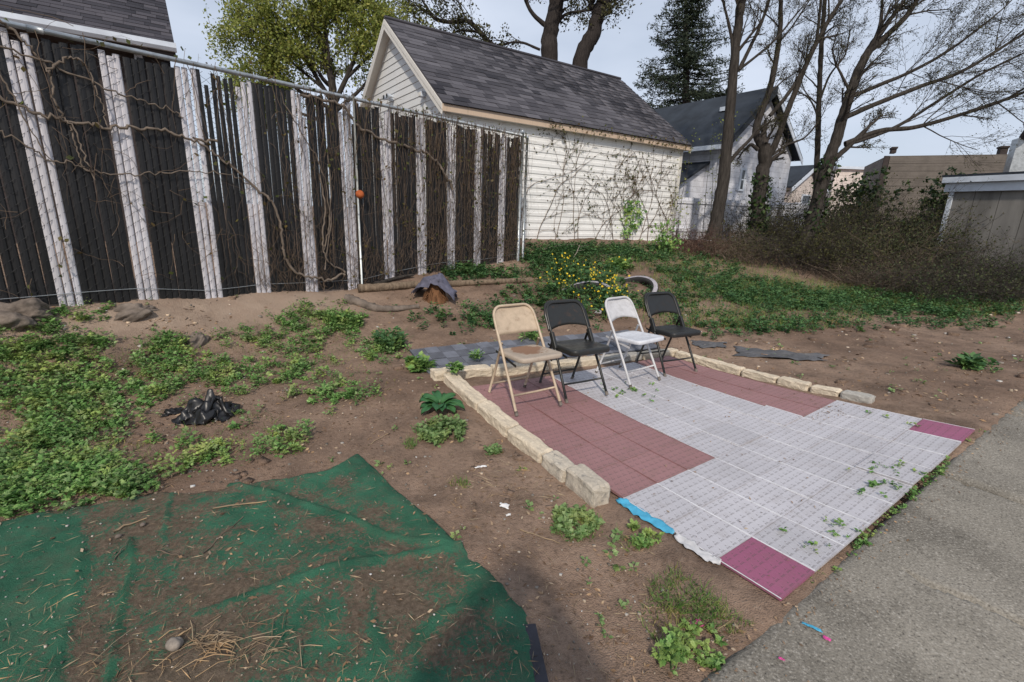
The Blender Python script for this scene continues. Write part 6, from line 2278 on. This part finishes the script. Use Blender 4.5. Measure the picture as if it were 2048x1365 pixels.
crumple('foil_scrap', q, (.10, .05), .025, M['white_film'], 50, 'pale crumpled scrap behind the beige chair', 'scrap', .8, 12, 2.5)

# logs, root, stump with cloth
def log(pts, r0, r1, label, seed, lift, cat='log', mat='log', n=12, name='log'):
    rs = np.random.default_rng(seed)
    P = np.array([gp(*q) for q in pts])
    P[:, 2] = zq(P[:, 0], P[:, 1]) + lift
    S = smooth_path(P, 8)
    rad = np.linspace(r0, r1, len(S)) * (1 + rs.uniform(-.09, .09, len(S)))
    V, F = tube_arrays(S, rad, n)
    V += rs.normal(size=V.shape) * r0 * .04
    m = MB(); m.add(V, F.tolist())
    m.f.append(tuple(range(n))[::-1]); m.f.append(tuple(len(V) - n + i for i in range(n))); m.m += [0, 0]
    b = P[0]
    return link(name, m.mesh(name, M[mat], True, b), None, b, label=label, cat=cat)
log([(716, 587), (770, 582), (835, 574)], .062, .055, 'short weathered log lying left of the stump at the foot of the fence', 1, .045)
log([(895, 573), (980, 569), (1062, 566)], .05, .045, 'long pale log lying right of the stump toward the mound', 2, .04)
log([(690, 606), (715, 612), (745, 622), (790, 622), (838, 616)], .075, .03, 'gnarled grey root lying in the weeds below the fence post', 3, .03, 'root', 'rock', 10, 'gnarled_root')
log([(745, 580), (800, 560), (826, 556)], .03, .02, 'thin dark branch behind the short log', 4, .05, 'branch', 'bark', 7, 'branch')
c = gp(872, 598)
st = thing('stump', c, 'rotten reddish stump under a slate blue cloth', 'stump')
rs = np.random.default_rng(15)
V, F = tube_arrays([c + np.array([0, 0, z]) for z in (-.04, .04, .12, .20, .26)], [.17, .14, .12, .11, .09], 18)
V += rs.normal(size=V.shape) * .010
m = MB(); m.add(V, F.tolist()); m.f.append(tuple(len(V) - 18 + i for i in range(18))); m.m.append(0)
m.build('wood', M['stump'], st, True)
A = AB()
for k in range(60):
    a = rs.uniform(0, 6.28); p0 = c + np.array([math.cos(a) * .12, math.sin(a) * .12, rs.uniform(.0, .16)])
    A.tube([p0, p0 + np.array([math.cos(a) * .05, math.sin(a) * .05, -.03]), p0 + np.array([math.cos(a) * .09, math.sin(a) * .09, -.09])], [.006, .004, .002], 4)
A.build('splinters', M['stump'], st, kind='stuff')
# cloth: a draped sheet hanging over the stump
def drape_cloth(c, label):
    n = 34
    t_ = np.linspace(-1, 1, n)
    U, V_ = np.meshgrid(t_, t_)
    X_, Y_ = U * .30 + fbm(U, V_, 2.2, 3, 61) * .08, V_ * .20 + fbm(U, V_, 2.2, 3, 62) * .07
    r = np.hypot(X_ / .11, Y_ / .11)
    a = np.arctan2(Y_, X_)
    Z_ = .36 + .09 * fbm(U, V_, 2.4, 3, 63) - np.clip(r - .75, 0, 3) * .11 + .02 * np.sin(a * 5 + 1) * np.clip(r - .5, 0, 2)
    P = np.stack([c[0] - .02 + X_, c[1] - .02 + Y_, c[2] - .02 + Z_], -1).reshape(-1, 3)
    i = (np.arange(n - 1)[:, None] * n + np.arange(n - 1)[None, :])
    F = np.stack([i, i + 1, i + n + 1, i + n], -1).reshape(-1, 4)
    o = link('cloth', mesh_arrays('cloth', P - c, F, M['cloth'], True), None, c, label=label, cat='cloth')
    so = o.modifiers.new('thickness', 'SOLIDIFY'); so.thickness = .006
drape_cloth(c, 'slate blue rag draped over the rotten stump')

# rocks
for px, py, sz, sd, lb in ((35, 632, (.26, .20, .15), 3, 'large grey boulder at the foot of the fence near the frame edge'), (268, 625, (.20, .15, .10), 4, 'grey rock set in the bare bank below the white slats'), (392, 682, (.12, .09, .09), 5, 'smaller grey rock in the weeds below the bank')):
    q = gp(px, py)
    link('rock', rock_mesh('rock', sz, M['rock'], sd, .6, sub=5), None, (q[0], q[1], q[2] - sz[2] * .12), (0, 0, sd), lb, 'rock', 'rocks in the bank')
q = gp(352, 1306)
q[2] = float(carpet_h(q[0], q[1])) + .016
link('round_stone', rock_mesh('round_stone', (.030, .026, .022), plain('round_grey_stone', (.26, .225, .19), .9, .4, 40, bump=.003), 9, .28, sub=3), None, q, (0, 0, 0), 'round grey ball-like stone lying on the green carpet', 'stone')
for px, py, k, lb in ((240, 1088, 1, 'pinkish pebble on the carpet beside a stick'), (288, 1064, 2, 'grey pebble on the carpet above a stick')):
    q = gp(px, py); q[2] = float(carpet_h(q[0], q[1])) + .008
    link('pebble', rock_mesh('pebble', (.015, .012, .010), M['rock'], k, .2, sub=2), None, q, (0, 0, k), lb, 'pebble')

# orange ball caught in the fence: moulded in two halves with a seam
q = fence_pt(720, 389, .09)
m = MB()
nu, nv = 22, 15
V = []
for j in range(nv + 1):
    th = math.pi * j / nv
    for i in range(nu):
        ph = 2 * math.pi * i / nu
        rr = .058 * (1 - .04 * math.exp(-((th - math.pi / 2) / .06) ** 2)) * (1 - .06 * max(0, math.cos(ph - 1)) * math.sin(th))
        V.append((rr * math.sin(th) * math.cos(ph), rr * math.sin(th) * math.sin(ph), rr * .94 * math.cos(th)))
m.add(V, [(j * nu + i, (j + 1) * nu + i, (j + 1) * nu + (i + 1) % nu, j * nu + (i + 1) % nu) for j in range(nv) for i in range(nu)])
link('ball', m.mesh('ball', M['orange'], True), None, q, (.5, .3, 0), 'faded orange ball caught in the fence beside the bright post', 'ball')

# half buried tyres
def tyre(px, py, rad, tr, tilt, ty, rz, label, sink):
    q = gp(px, py)
    t = thing('tyre', (q[0], q[1], q[2] - sink), label, 'tyre', None, (tilt, ty, rz))
    nu, nv = 40, 14
    V = []
    for i in range(nu):
        a = 2 * math.pi * i / nu
        for j in range(nv):
            b = 2 * math.pi * j / nv
            cx = math.copysign(abs(math.cos(b)) ** .7, math.cos(b)); cz = math.copysign(abs(math.sin(b)) ** .7, math.sin(b))
            tread = 1 + (.025 if (i % 2 and cx > .7) else 0)
            R_ = rad + cx * tr * .8 * tread
            V.append((R_ * math.cos(a), R_ * math.sin(a), cz * tr))
    F = [(i * nv + j, ((i + 1) % nu) * nv + j, ((i + 1) % nu) * nv + (j + 1) % nv, i * nv + (j + 1) % nv) for i in range(nu) for j in range(nv)]
    m = MB(); m.add(V, F); m.build('casing', M['rubber'], t, True, True)
    m = MB()
    P = [((rad + k) * math.cos(a), (rad + k) * math.sin(a), z) for a in np.linspace(0, 2 * math.pi, 48, endpoint=False) for k, z in ((tr * .78, tr * .66), (tr * .45, tr * 1.04), (tr * -.1, tr * 1.05))]
    F = [(i * 3 + j, i * 3 + j + 1, ((i + 1) % 48) * 3 + j + 1, ((i + 1) % 48) * 3 + j) for i in range(48) for j in range(2)]
    m.add(P, F); m.build('worn_sidewall', M['tyre_white'], t, True, True)
tyre(1165, 606, .46, .075, R(22), R(-20), R(0), 'half buried tyre with pale worn sidewall beside the yellow flowers', .0)
tyre(1262, 578, .42, .07, R(20), R(-26), R(0), 'second half buried tyre farther right on the mound', .10)

# sticks on the carpet and the soil
def stick(a, b, r, label, seed, carpet=True, mat='straw'):
    A_, B_ = gp(*a), gp(*b)
    for q in (A_, B_):
        q[2] = (float(carpet_h(q[0], q[1])) if carpet else float(zq(q[0], q[1]))) + r + .003
    rs = np.random.default_rng(seed)
    P = np.array([A_ + (B_ - A_) * t for t in np.linspace(0, 1, 7)])
    P[1:-1] += rs.normal(size=(5, 3)) * r * .7
    if carpet:
        P[:, 2] = np.maximum(P[:, 2], carpet_h(P[:, 0], P[:, 1]) + r * .8)
    V, F = tube_arrays(P, np.linspace(r, r * .6, 7) * rs.uniform(.85, 1.15, 7), 6)
    m = MB(); m.add(V, F.tolist()); m.f += [tuple(range(6))[::-1], tuple(len(V) - 6 + i for i in range(6))]; m.m += [0, 0]
    link('stick', m.mesh('stick', M[mat], True, A_), None, A_, label=label, cat='stick', group='sticks on the ground')
for a, b, r, lb, sd, cp, mt in (((428, 1033), (535, 1016), .0045, 'long pale stick near the back edge of the carpet', 1, True, 'straw'), ((228, 1076), (296, 1050), .005, 'short pale stick beside the pinkish pebble', 2, True, 'straw'),
        ((408, 1122), (488, 1048), .003, 'thin dark stick slanting over the carpet', 3, True, 'deadwood'), ((318, 1116), (376, 1132), .0035, 'small dark stick in the middle of the carpet', 4, True, 'deadwood'),
        ((232, 1136), (262, 1102), .003, 'short dark twig left of the raised green fold', 5, True, 'deadwood'), ((735, 895), (775, 868), .003, 'thin straw stalk on bare soil above the carpet corner', 6, False, 'straw'), ((300, 868), (378, 900), .003, 'thin dead stalk below the black bag', 7, False, 'straw'),
        ((1290, 1214), (1320, 1220), .003, 'small bare twig on the dark soil by the verge', 8, False, 'straw'), ((1040, 1060), (1120, 1090), .003, 'dead stalk under the pale low weed clump', 9, False, 'straw'), ((355, 1290), (385, 1270), .004, 'stub of straw beside the round stone', 10, True, 'straw'), ((838, 1131), (862, 1126), .0035, 'pale chip of wood on the carpet', 11, True, 'straw')):
    stick(a, b, r, lb, sd, cp, mt)

# ------------------------------------------------------------------ litter nobody could count
rs = np.random.default_rng(401)
def flat_bits(P, size, asp, rs, tilt=.5, lift=.004):
    n = len(P)
    a = rs.uniform(0, 2 * math.pi, n)
    d = np.stack([np.cos(a), np.sin(a), rs.normal(size=n) * tilt * .5], -1)
    s = np.stack([-np.sin(a), np.cos(a), rs.normal(size=n) * tilt], -1)
    L = (size * rs.uniform(.4, 1.6, n))[:, None]
    c = P + np.array([0, 0, lift])
    V = np.stack([c - d * L, c + s * L * asp + d * L * .1, c + d * L, c - s * L * asp + d * L * .1], 1).reshape(-1, 3)
    V[:, 2] += np.abs(rs.normal(size=len(V))) * .002
    return V, np.arange(4 * n).reshape(-1, 4)
def carpet_pts(P):
    k = in_poly(P[:, 0], P[:, 1], [tuple(q) for q in CARPET])
    P = P.copy()
    P[k, 2] = carpet_h(P[k, 0], P[k, 1]) + .001
    return P
def scatter(n, ylo, yhi, pw, x0=-60, x1=2100):
    P = gps(rs.uniform(x0, x1, n), ylo + (yhi - ylo) * rs.random(n) ** pw)
    u, v = ungrid(P[:, 0], P[:, 1])
    hard = ((u > -.7) & (u < 9.9) & (v > -.1) & (v < 12.2)) | (v <= -.05)
    return carpet_pts(P[~hard])
P = scatter(15000, 585, 1390, 1.0)
P = P[rs.random(len(P)) < np.clip(.42 + 1.5 * fbm(P[:, 0], P[:, 1], 1.5, 2, 8), .08, 1)]
P = P[(~in_poly(P[:, 0], P[:, 1], [tuple(q) for q in CARPET])) | (rs.random(len(P)) < .22)]
far = np.hypot(P[:, 0], P[:, 1])
A = AB(); A.add(*flat_bits(P, .0055 + .0022 * far, .38, rs)); A.build('leaf_litter', M['litter'], label='dry leaf crumbs and wood chips scattered over the soil', cat='litter', kind='stuff')
P = scatter(3800, 600, 1390, .9)
A = AB(); A.add(*flat_bits(P, .022, .035, rs, .25, .006))
Q = gps(rs.normal(1010, 55, 150), rs.normal(960, 38, 150)); A.add(*flat_bits(off_hard(Q), .045, .03, rs, .2, .006))
A.build('straw', M['straw'], label='loose straw and dead stalks strewn over soil and carpet', cat='straw', kind='stuff')
Q = gps(rs.normal(450, 75, 80), rs.normal(1306, 26, 80))
Q[:, 2] = carpet_h(Q[:, 0], Q[:, 1])
A = AB()
for q in Q:
    a = rs.normal(.35, .8); L = rs.uniform(.02, .08)
    d = np.array([math.cos(a), math.sin(a), rs.normal() * .12]) * L
    A.tube([q - d, q + np.array([0, 0, rs.uniform(.002, .018)]) + rs.normal(size=3) * .004, q + d + [0, 0, .004]], rs.uniform(.0008, .002), 3)
A.build('straw_heap', M['straw'], label='little heap of dry stalks on the green carpet', cat='straw', kind='stuff')
# pebbles and crumbs
P = scatter(5200, 590, 1390, 1.0)
n = len(P)
far = np.hypot(P[:, 0], P[:, 1])
sz = (.0013 + .0011 * far) * rs.exponential(.7, n).clip(.3, 2.6) * np.where(in_poly(P[:, 0], P[:, 1], [tuple(q) for q in CARPET]), .55, 1.0)
cube = np.array([(x, y, z) for x in (-1, 1) for y in (-1, 1) for z in (-1, 1)], float)
cf = np.array([(0, 1, 3, 2), (4, 6, 7, 5), (0, 4, 5, 1), (2, 3, 7, 6), (0, 2, 6, 4), (1, 5, 7, 3)])
a = rs.uniform(0, 6.28, n)
V = cube[None] * (1 + rs.uniform(-.45, .2, (n, 8, 3))) * np.array([1, .8, .6])
V = np.stack([V[..., 0] * np.cos(a)[:, None] - V[..., 1] * np.sin(a)[:, None], V[..., 0] * np.sin(a)[:, None] + V[..., 1] * np.cos(a)[:, None], V[..., 2]], -1) * sz[:, None, None] + P[:, None] + np.array([0, 0, .002])
F = (cf[None] + (np.arange(n) * 8)[:, None, None]).reshape(-1, 4)
A = AB(); A.add(V.reshape(-1, 3), F); A.build('pebbles', M['pebble'], label='small pebbles and crumbs of stone on the soil', cat='pebbles', kind='stuff')
P = scatter(4200, 590, 1390, 1.0)
P = P[~in_poly(P[:, 0], P[:, 1], [tuple(q) for q in CARPET])]
P = P[fbm(P[:, 0], P[:, 1], 1.1, 2, 55) > -.08]
n = len(P)
sz = (.004 + .0022 * np.hypot(P[:, 0], P[:, 1])) * rs.exponential(.8, n).clip(.3, 3)
a = rs.uniform(0, 6.28, n)
V = cube[None] * (1 + rs.uniform(-.5, .25, (n, 8, 3))) * np.array([1, .85, .55])
V = np.stack([V[..., 0] * np.cos(a)[:, None] - V[..., 1] * np.sin(a)[:, None], V[..., 0] * np.sin(a)[:, None] + V[..., 1] * np.cos(a)[:, None], V[..., 2]], -1) * sz[:, None, None] + P[:, None]
F = (cf[None] + (np.arange(n) * 8)[:, None, None]).reshape(-1, 4)
A = AB(); A.add(V.reshape(-1, 3), F); A.build('soil_clods', M['soil'], smooth=True, label='crumbly clods of earth on the bare soil', cat='soil', kind='stuff')
# sprouts pushing through the mats near the path, and petals on the tiles
def patio_pts(blobs):
    P = []
    for u, v, su, sv, n in blobs:
        uu, vv = rs.normal(u, su, n), rs.normal(v, sv, n)
        ok = (uu > 0) & (uu < 9) & (vv > 0) & (vv < 9)
        w = GO + uu[ok][:, None] * GU + vv[ok][:, None] * GV
        P.append(np.column_stack([w, patio_z(uu[ok], vv[ok]) + .018]))
    return np.concatenate(P)
P = patio_pts([(4.6, .3, .5, .3, 18), (5.4, .6, .4, .4, 14), (2.4, .25, .2, .2, 7), (1.5, .3, .2, .2, 5), (4.2, 7.1, .5, .5, 12), (5.2, 6.6, .4, .4, 5), (8.5, 1.2, .3, .5, 4)])
A = AB(); A.add(*plant_leaves(P, rs, 6, .018, rs.uniform(.015, .034, len(P)), 3, .3)); A.build('mat_sprouts', M['weed'], label='small green sprouts and leaf bits lying on the grey mats', cat='weeds', kind='stuff')
P = patio_pts([(4.5, 4.5, 3.5, 3.5, 420), (7.8, 2.7, .5, .15, 70), (8.4, 3.4, .3, .5, 50), (1.2, 9.0, 1.2, .3, 60)])
A = AB(); A.add(*flat_bits(P, .008, .4, rs, .3, .003)); A.build('mat_litter', M['litter'], label='dry crumbs and blossom bits lying on the mats', cat='litter', kind='stuff')
# weeds in the crack between patio and path
uu = np.concatenate([rs.uniform(-.2, 9.2, 22), rs.normal(4.8, .5, 18), rs.normal(2.3, .15, 12), rs.normal(6.2, .3, 10)])
vv = rs.uniform(-.16, -.03, len(uu))
w = GO + uu[:, None] * GU + vv[:, None] * GV
P = np.column_stack([w, path_z(uu) - .02])
A = AB(); A.add(*plant_leaves(P, rs, 9, .03, rs.uniform(.012, .03, len(P)), 3, .26)); A.build('crack_weeds', M['weed'], label='weeds growing in the crack between the mats and the concrete path', cat='weeds', kind='stuff')
uu = rs.uniform(-6, 14, 900); vv = rs.normal(-.15, .22, 900)
ok = vv < -.05
w = GO + uu[ok][:, None] * GU + vv[ok][:, None] * GV
A = AB(); A.add(*flat_bits(np.column_stack([w, path_z(uu[ok]) + .001]), .007, .45, rs, .3, .004)); A.build('path_litter', M['litter'], label='soil crumbs and dry bits along the edge of the path', cat='litter', kind='stuff')

# ------------------------------------------------------------------ unseen figure behind the camera, added to cast a shadow into the view
def skin_figure(name, verts, edges, radii, mat, parent, sub=2, root=0):
    me = bpy.data.meshes.new(name)
    off = WORLD[parent.name]
    me.from_pydata([tuple(np.array(v) - off) for v in verts], edges, [])
    o = link(name, me, parent)
    sk = o.modifiers.new('skin', 'SKIN')
    sk.use_smooth_shade = True
    for i, r in enumerate(radii):
        d = me.skin_vertices[0].data[i]
        d.radius = r if isinstance(r, tuple) else (r, r)
        d.use_root = (i == root)
    ss = o.modifiers.new('sub', 'SUBSURF')
    ss.levels = ss.render_levels = sub
    me.materials.append(mat)
    return o
person = thing('person', (0, -.24, 0), 'person in dark clothes holding a camera, whose shadow falls on the soil', 'person')
M['skin'] = plain('skin', (.42, .27, .20), .55, .12, 9)
M['dark_cloth'] = plain('dark_jacket', (.03, .032, .04), .9, .3, 12, bump=.004)
M['jeans'] = plain('blue_jeans', (.035, .045, .075), .9, .3, 14, bump=.003)
V = [(0, -.25, .96), (0, -.25, 1.10), (0, -.25, 1.30), (0, -.23, 1.42), (0, -.215, 1.50), (0, -.19, 1.585), (0, -.19, 1.69)]
Rd = [(.155, .11), (.14, .10), (.165, .115), (.12, .09), .058, (.072, .088), (.070, .085)]
Ed = [(0, 1), (1, 2), (2, 3), (3, 4), (4, 5), (5, 6)]
for s in (-1, 1):
    b = len(V)
    V += [(s * .19, -.24, 1.40), (s * .33, -.19, 1.22), (s * .18, -.10, 1.42), (s * .105, -.075, 1.545), (s * .095, -.07, 1.585)]
    Rd += [.085, .066, .052, .031, (.018, .038)]
    Ed += [(3, b), (b, b + 1), (b + 1, b + 2), (b + 2, b + 3), (b + 3, b + 4)]
    b = len(V)
    V += [(s * .095, -.25, .90), (s * .115, -.23, .50), (s * .125, -.27, .10), (s * .14, -.13, .045)]
    Rd += [.092, .060, .044, (.042, .03)]
    Ed += [(0, b), (b, b + 1), (b + 1, b + 2), (b + 2, b + 3)]
body = skin_figure('body', V, Ed, Rd, M['dark_cloth'], person)
for s in (-1, 1):
    for k in range(5):
        if k == 0:
            P = [(s * .095, -.07, 1.570), (s * .075, -.090, 1.555), (s * .045, -.098, 1.560)]
        else:
            z = 1.625 - k * .017
            P = [(s * .096, -.066, z - .004), (s * (.088 - .002 * k), -.038, z), (s * .062, -.034, z), (s * (.045 + .003 * abs(k - 2)), -.036, z - .002)]
        skin_figure('finger', P, [(i, i + 1) for i in range(len(P) - 1)], [.0085, .008, .0075, .006][:len(P)], M['skin'], person, 1)
m = MB()                                         # face, ears and hair as one shaped head shell
nu, nv = 20, 14
HV = []
for j in range(nv + 1):
    th = math.pi * j / nv
    for i in range(nu):
        ph = 2 * math.pi * i / nu
        x, y, z = .076 * math.sin(th) * math.cos(ph), .095 * math.sin(th) * math.sin(ph), .118 * math.cos(th)
        fr = max(0, math.sin(ph)) * math.sin(th)
        y += .018 * fr * math.exp(-((z + .012) / .022) ** 2) * math.exp(-(x / .016) ** 2)
        y -= .008 * fr * (math.exp(-((z - .012) / .014) ** 2) * math.exp(-((abs(x) - .03) / .014) ** 2))
        x += math.copysign(.014, x) * math.exp(-((z) / .03) ** 2) * math.exp(-(y / .02) ** 2) if abs(x) > .05 else 0
        x *= 1 - .18 * max(0, -z / .118)
        HV.append((x, -.185 + y, 1.640 + z))
m.add(HV, [(j * nu + i, (j + 1) * nu + i, (j + 1) * nu + (i + 1) % nu, j * nu + (i + 1) % nu) for j in range(nv) for i in range(nu)])
m.build('head', M['skin'], person, True)
m = MB()
m.add([((x) * 1.08, -.185 + (y + .185) * 1.08 - .012, 1.645 + (z - 1.640) * 1.09 + .004) for x, y, z in HV if z > 1.640 - .02 * 0 and True][:nu * 8], [(j * nu + i, (j + 1) * nu + i, (j + 1) * nu + (i + 1) % nu, j * nu + (i + 1) % nu) for j in range(7) for i in range(nu)])
m.build('hair', M['bark_dark'], person, True)
hc = thing('photo_camera', (0, -.065, 1.60), 'black camera held up to the eye of the person', 'camera')
m = MB(); m.box((0, -.068, 1.595), (.125, .045, .085)); m.box((0, -.068, 1.645), (.05, .045, .03)); m.build('camera_body', M['plastic_black'], hc, bevel=.006)

# things of one kind share a group
GROUPS = {'weed_clump': 'weed clumps around the patio', 'bramble': 'brambles along the far side of the yard', 'thicket': 'tall thickets before the far buildings', 'hedge_shrub': 'dark evergreen shrubs at the back', 'green_bush': 'loose green bushes at the back', 'sapling': 'thin saplings behind the garage', 'fallen_branch': 'dead branches on the ground', 'log': 'logs at the foot of the fence',
          'paper_scrap': 'torn paper on the soil', 'wrapper': 'wrappers on the ground', 'plastic_sheet': 'dark plastic sheets beyond the edging', 'plastic_film': 'plastic film under the mats', 'foil_scrap': 'pale scraps behind the chairs', 'tyre': 'half buried tyres', 'pebble': 'pebbles on the carpet', 'trunk_ivy': 'ivy on the trunks'}
for o in list(COL.objects):
    k = o.name.split('.')[0]
    if o.parent is None and k in GROUPS and 'label' in o:
        o['group'] = GROUPS[k]
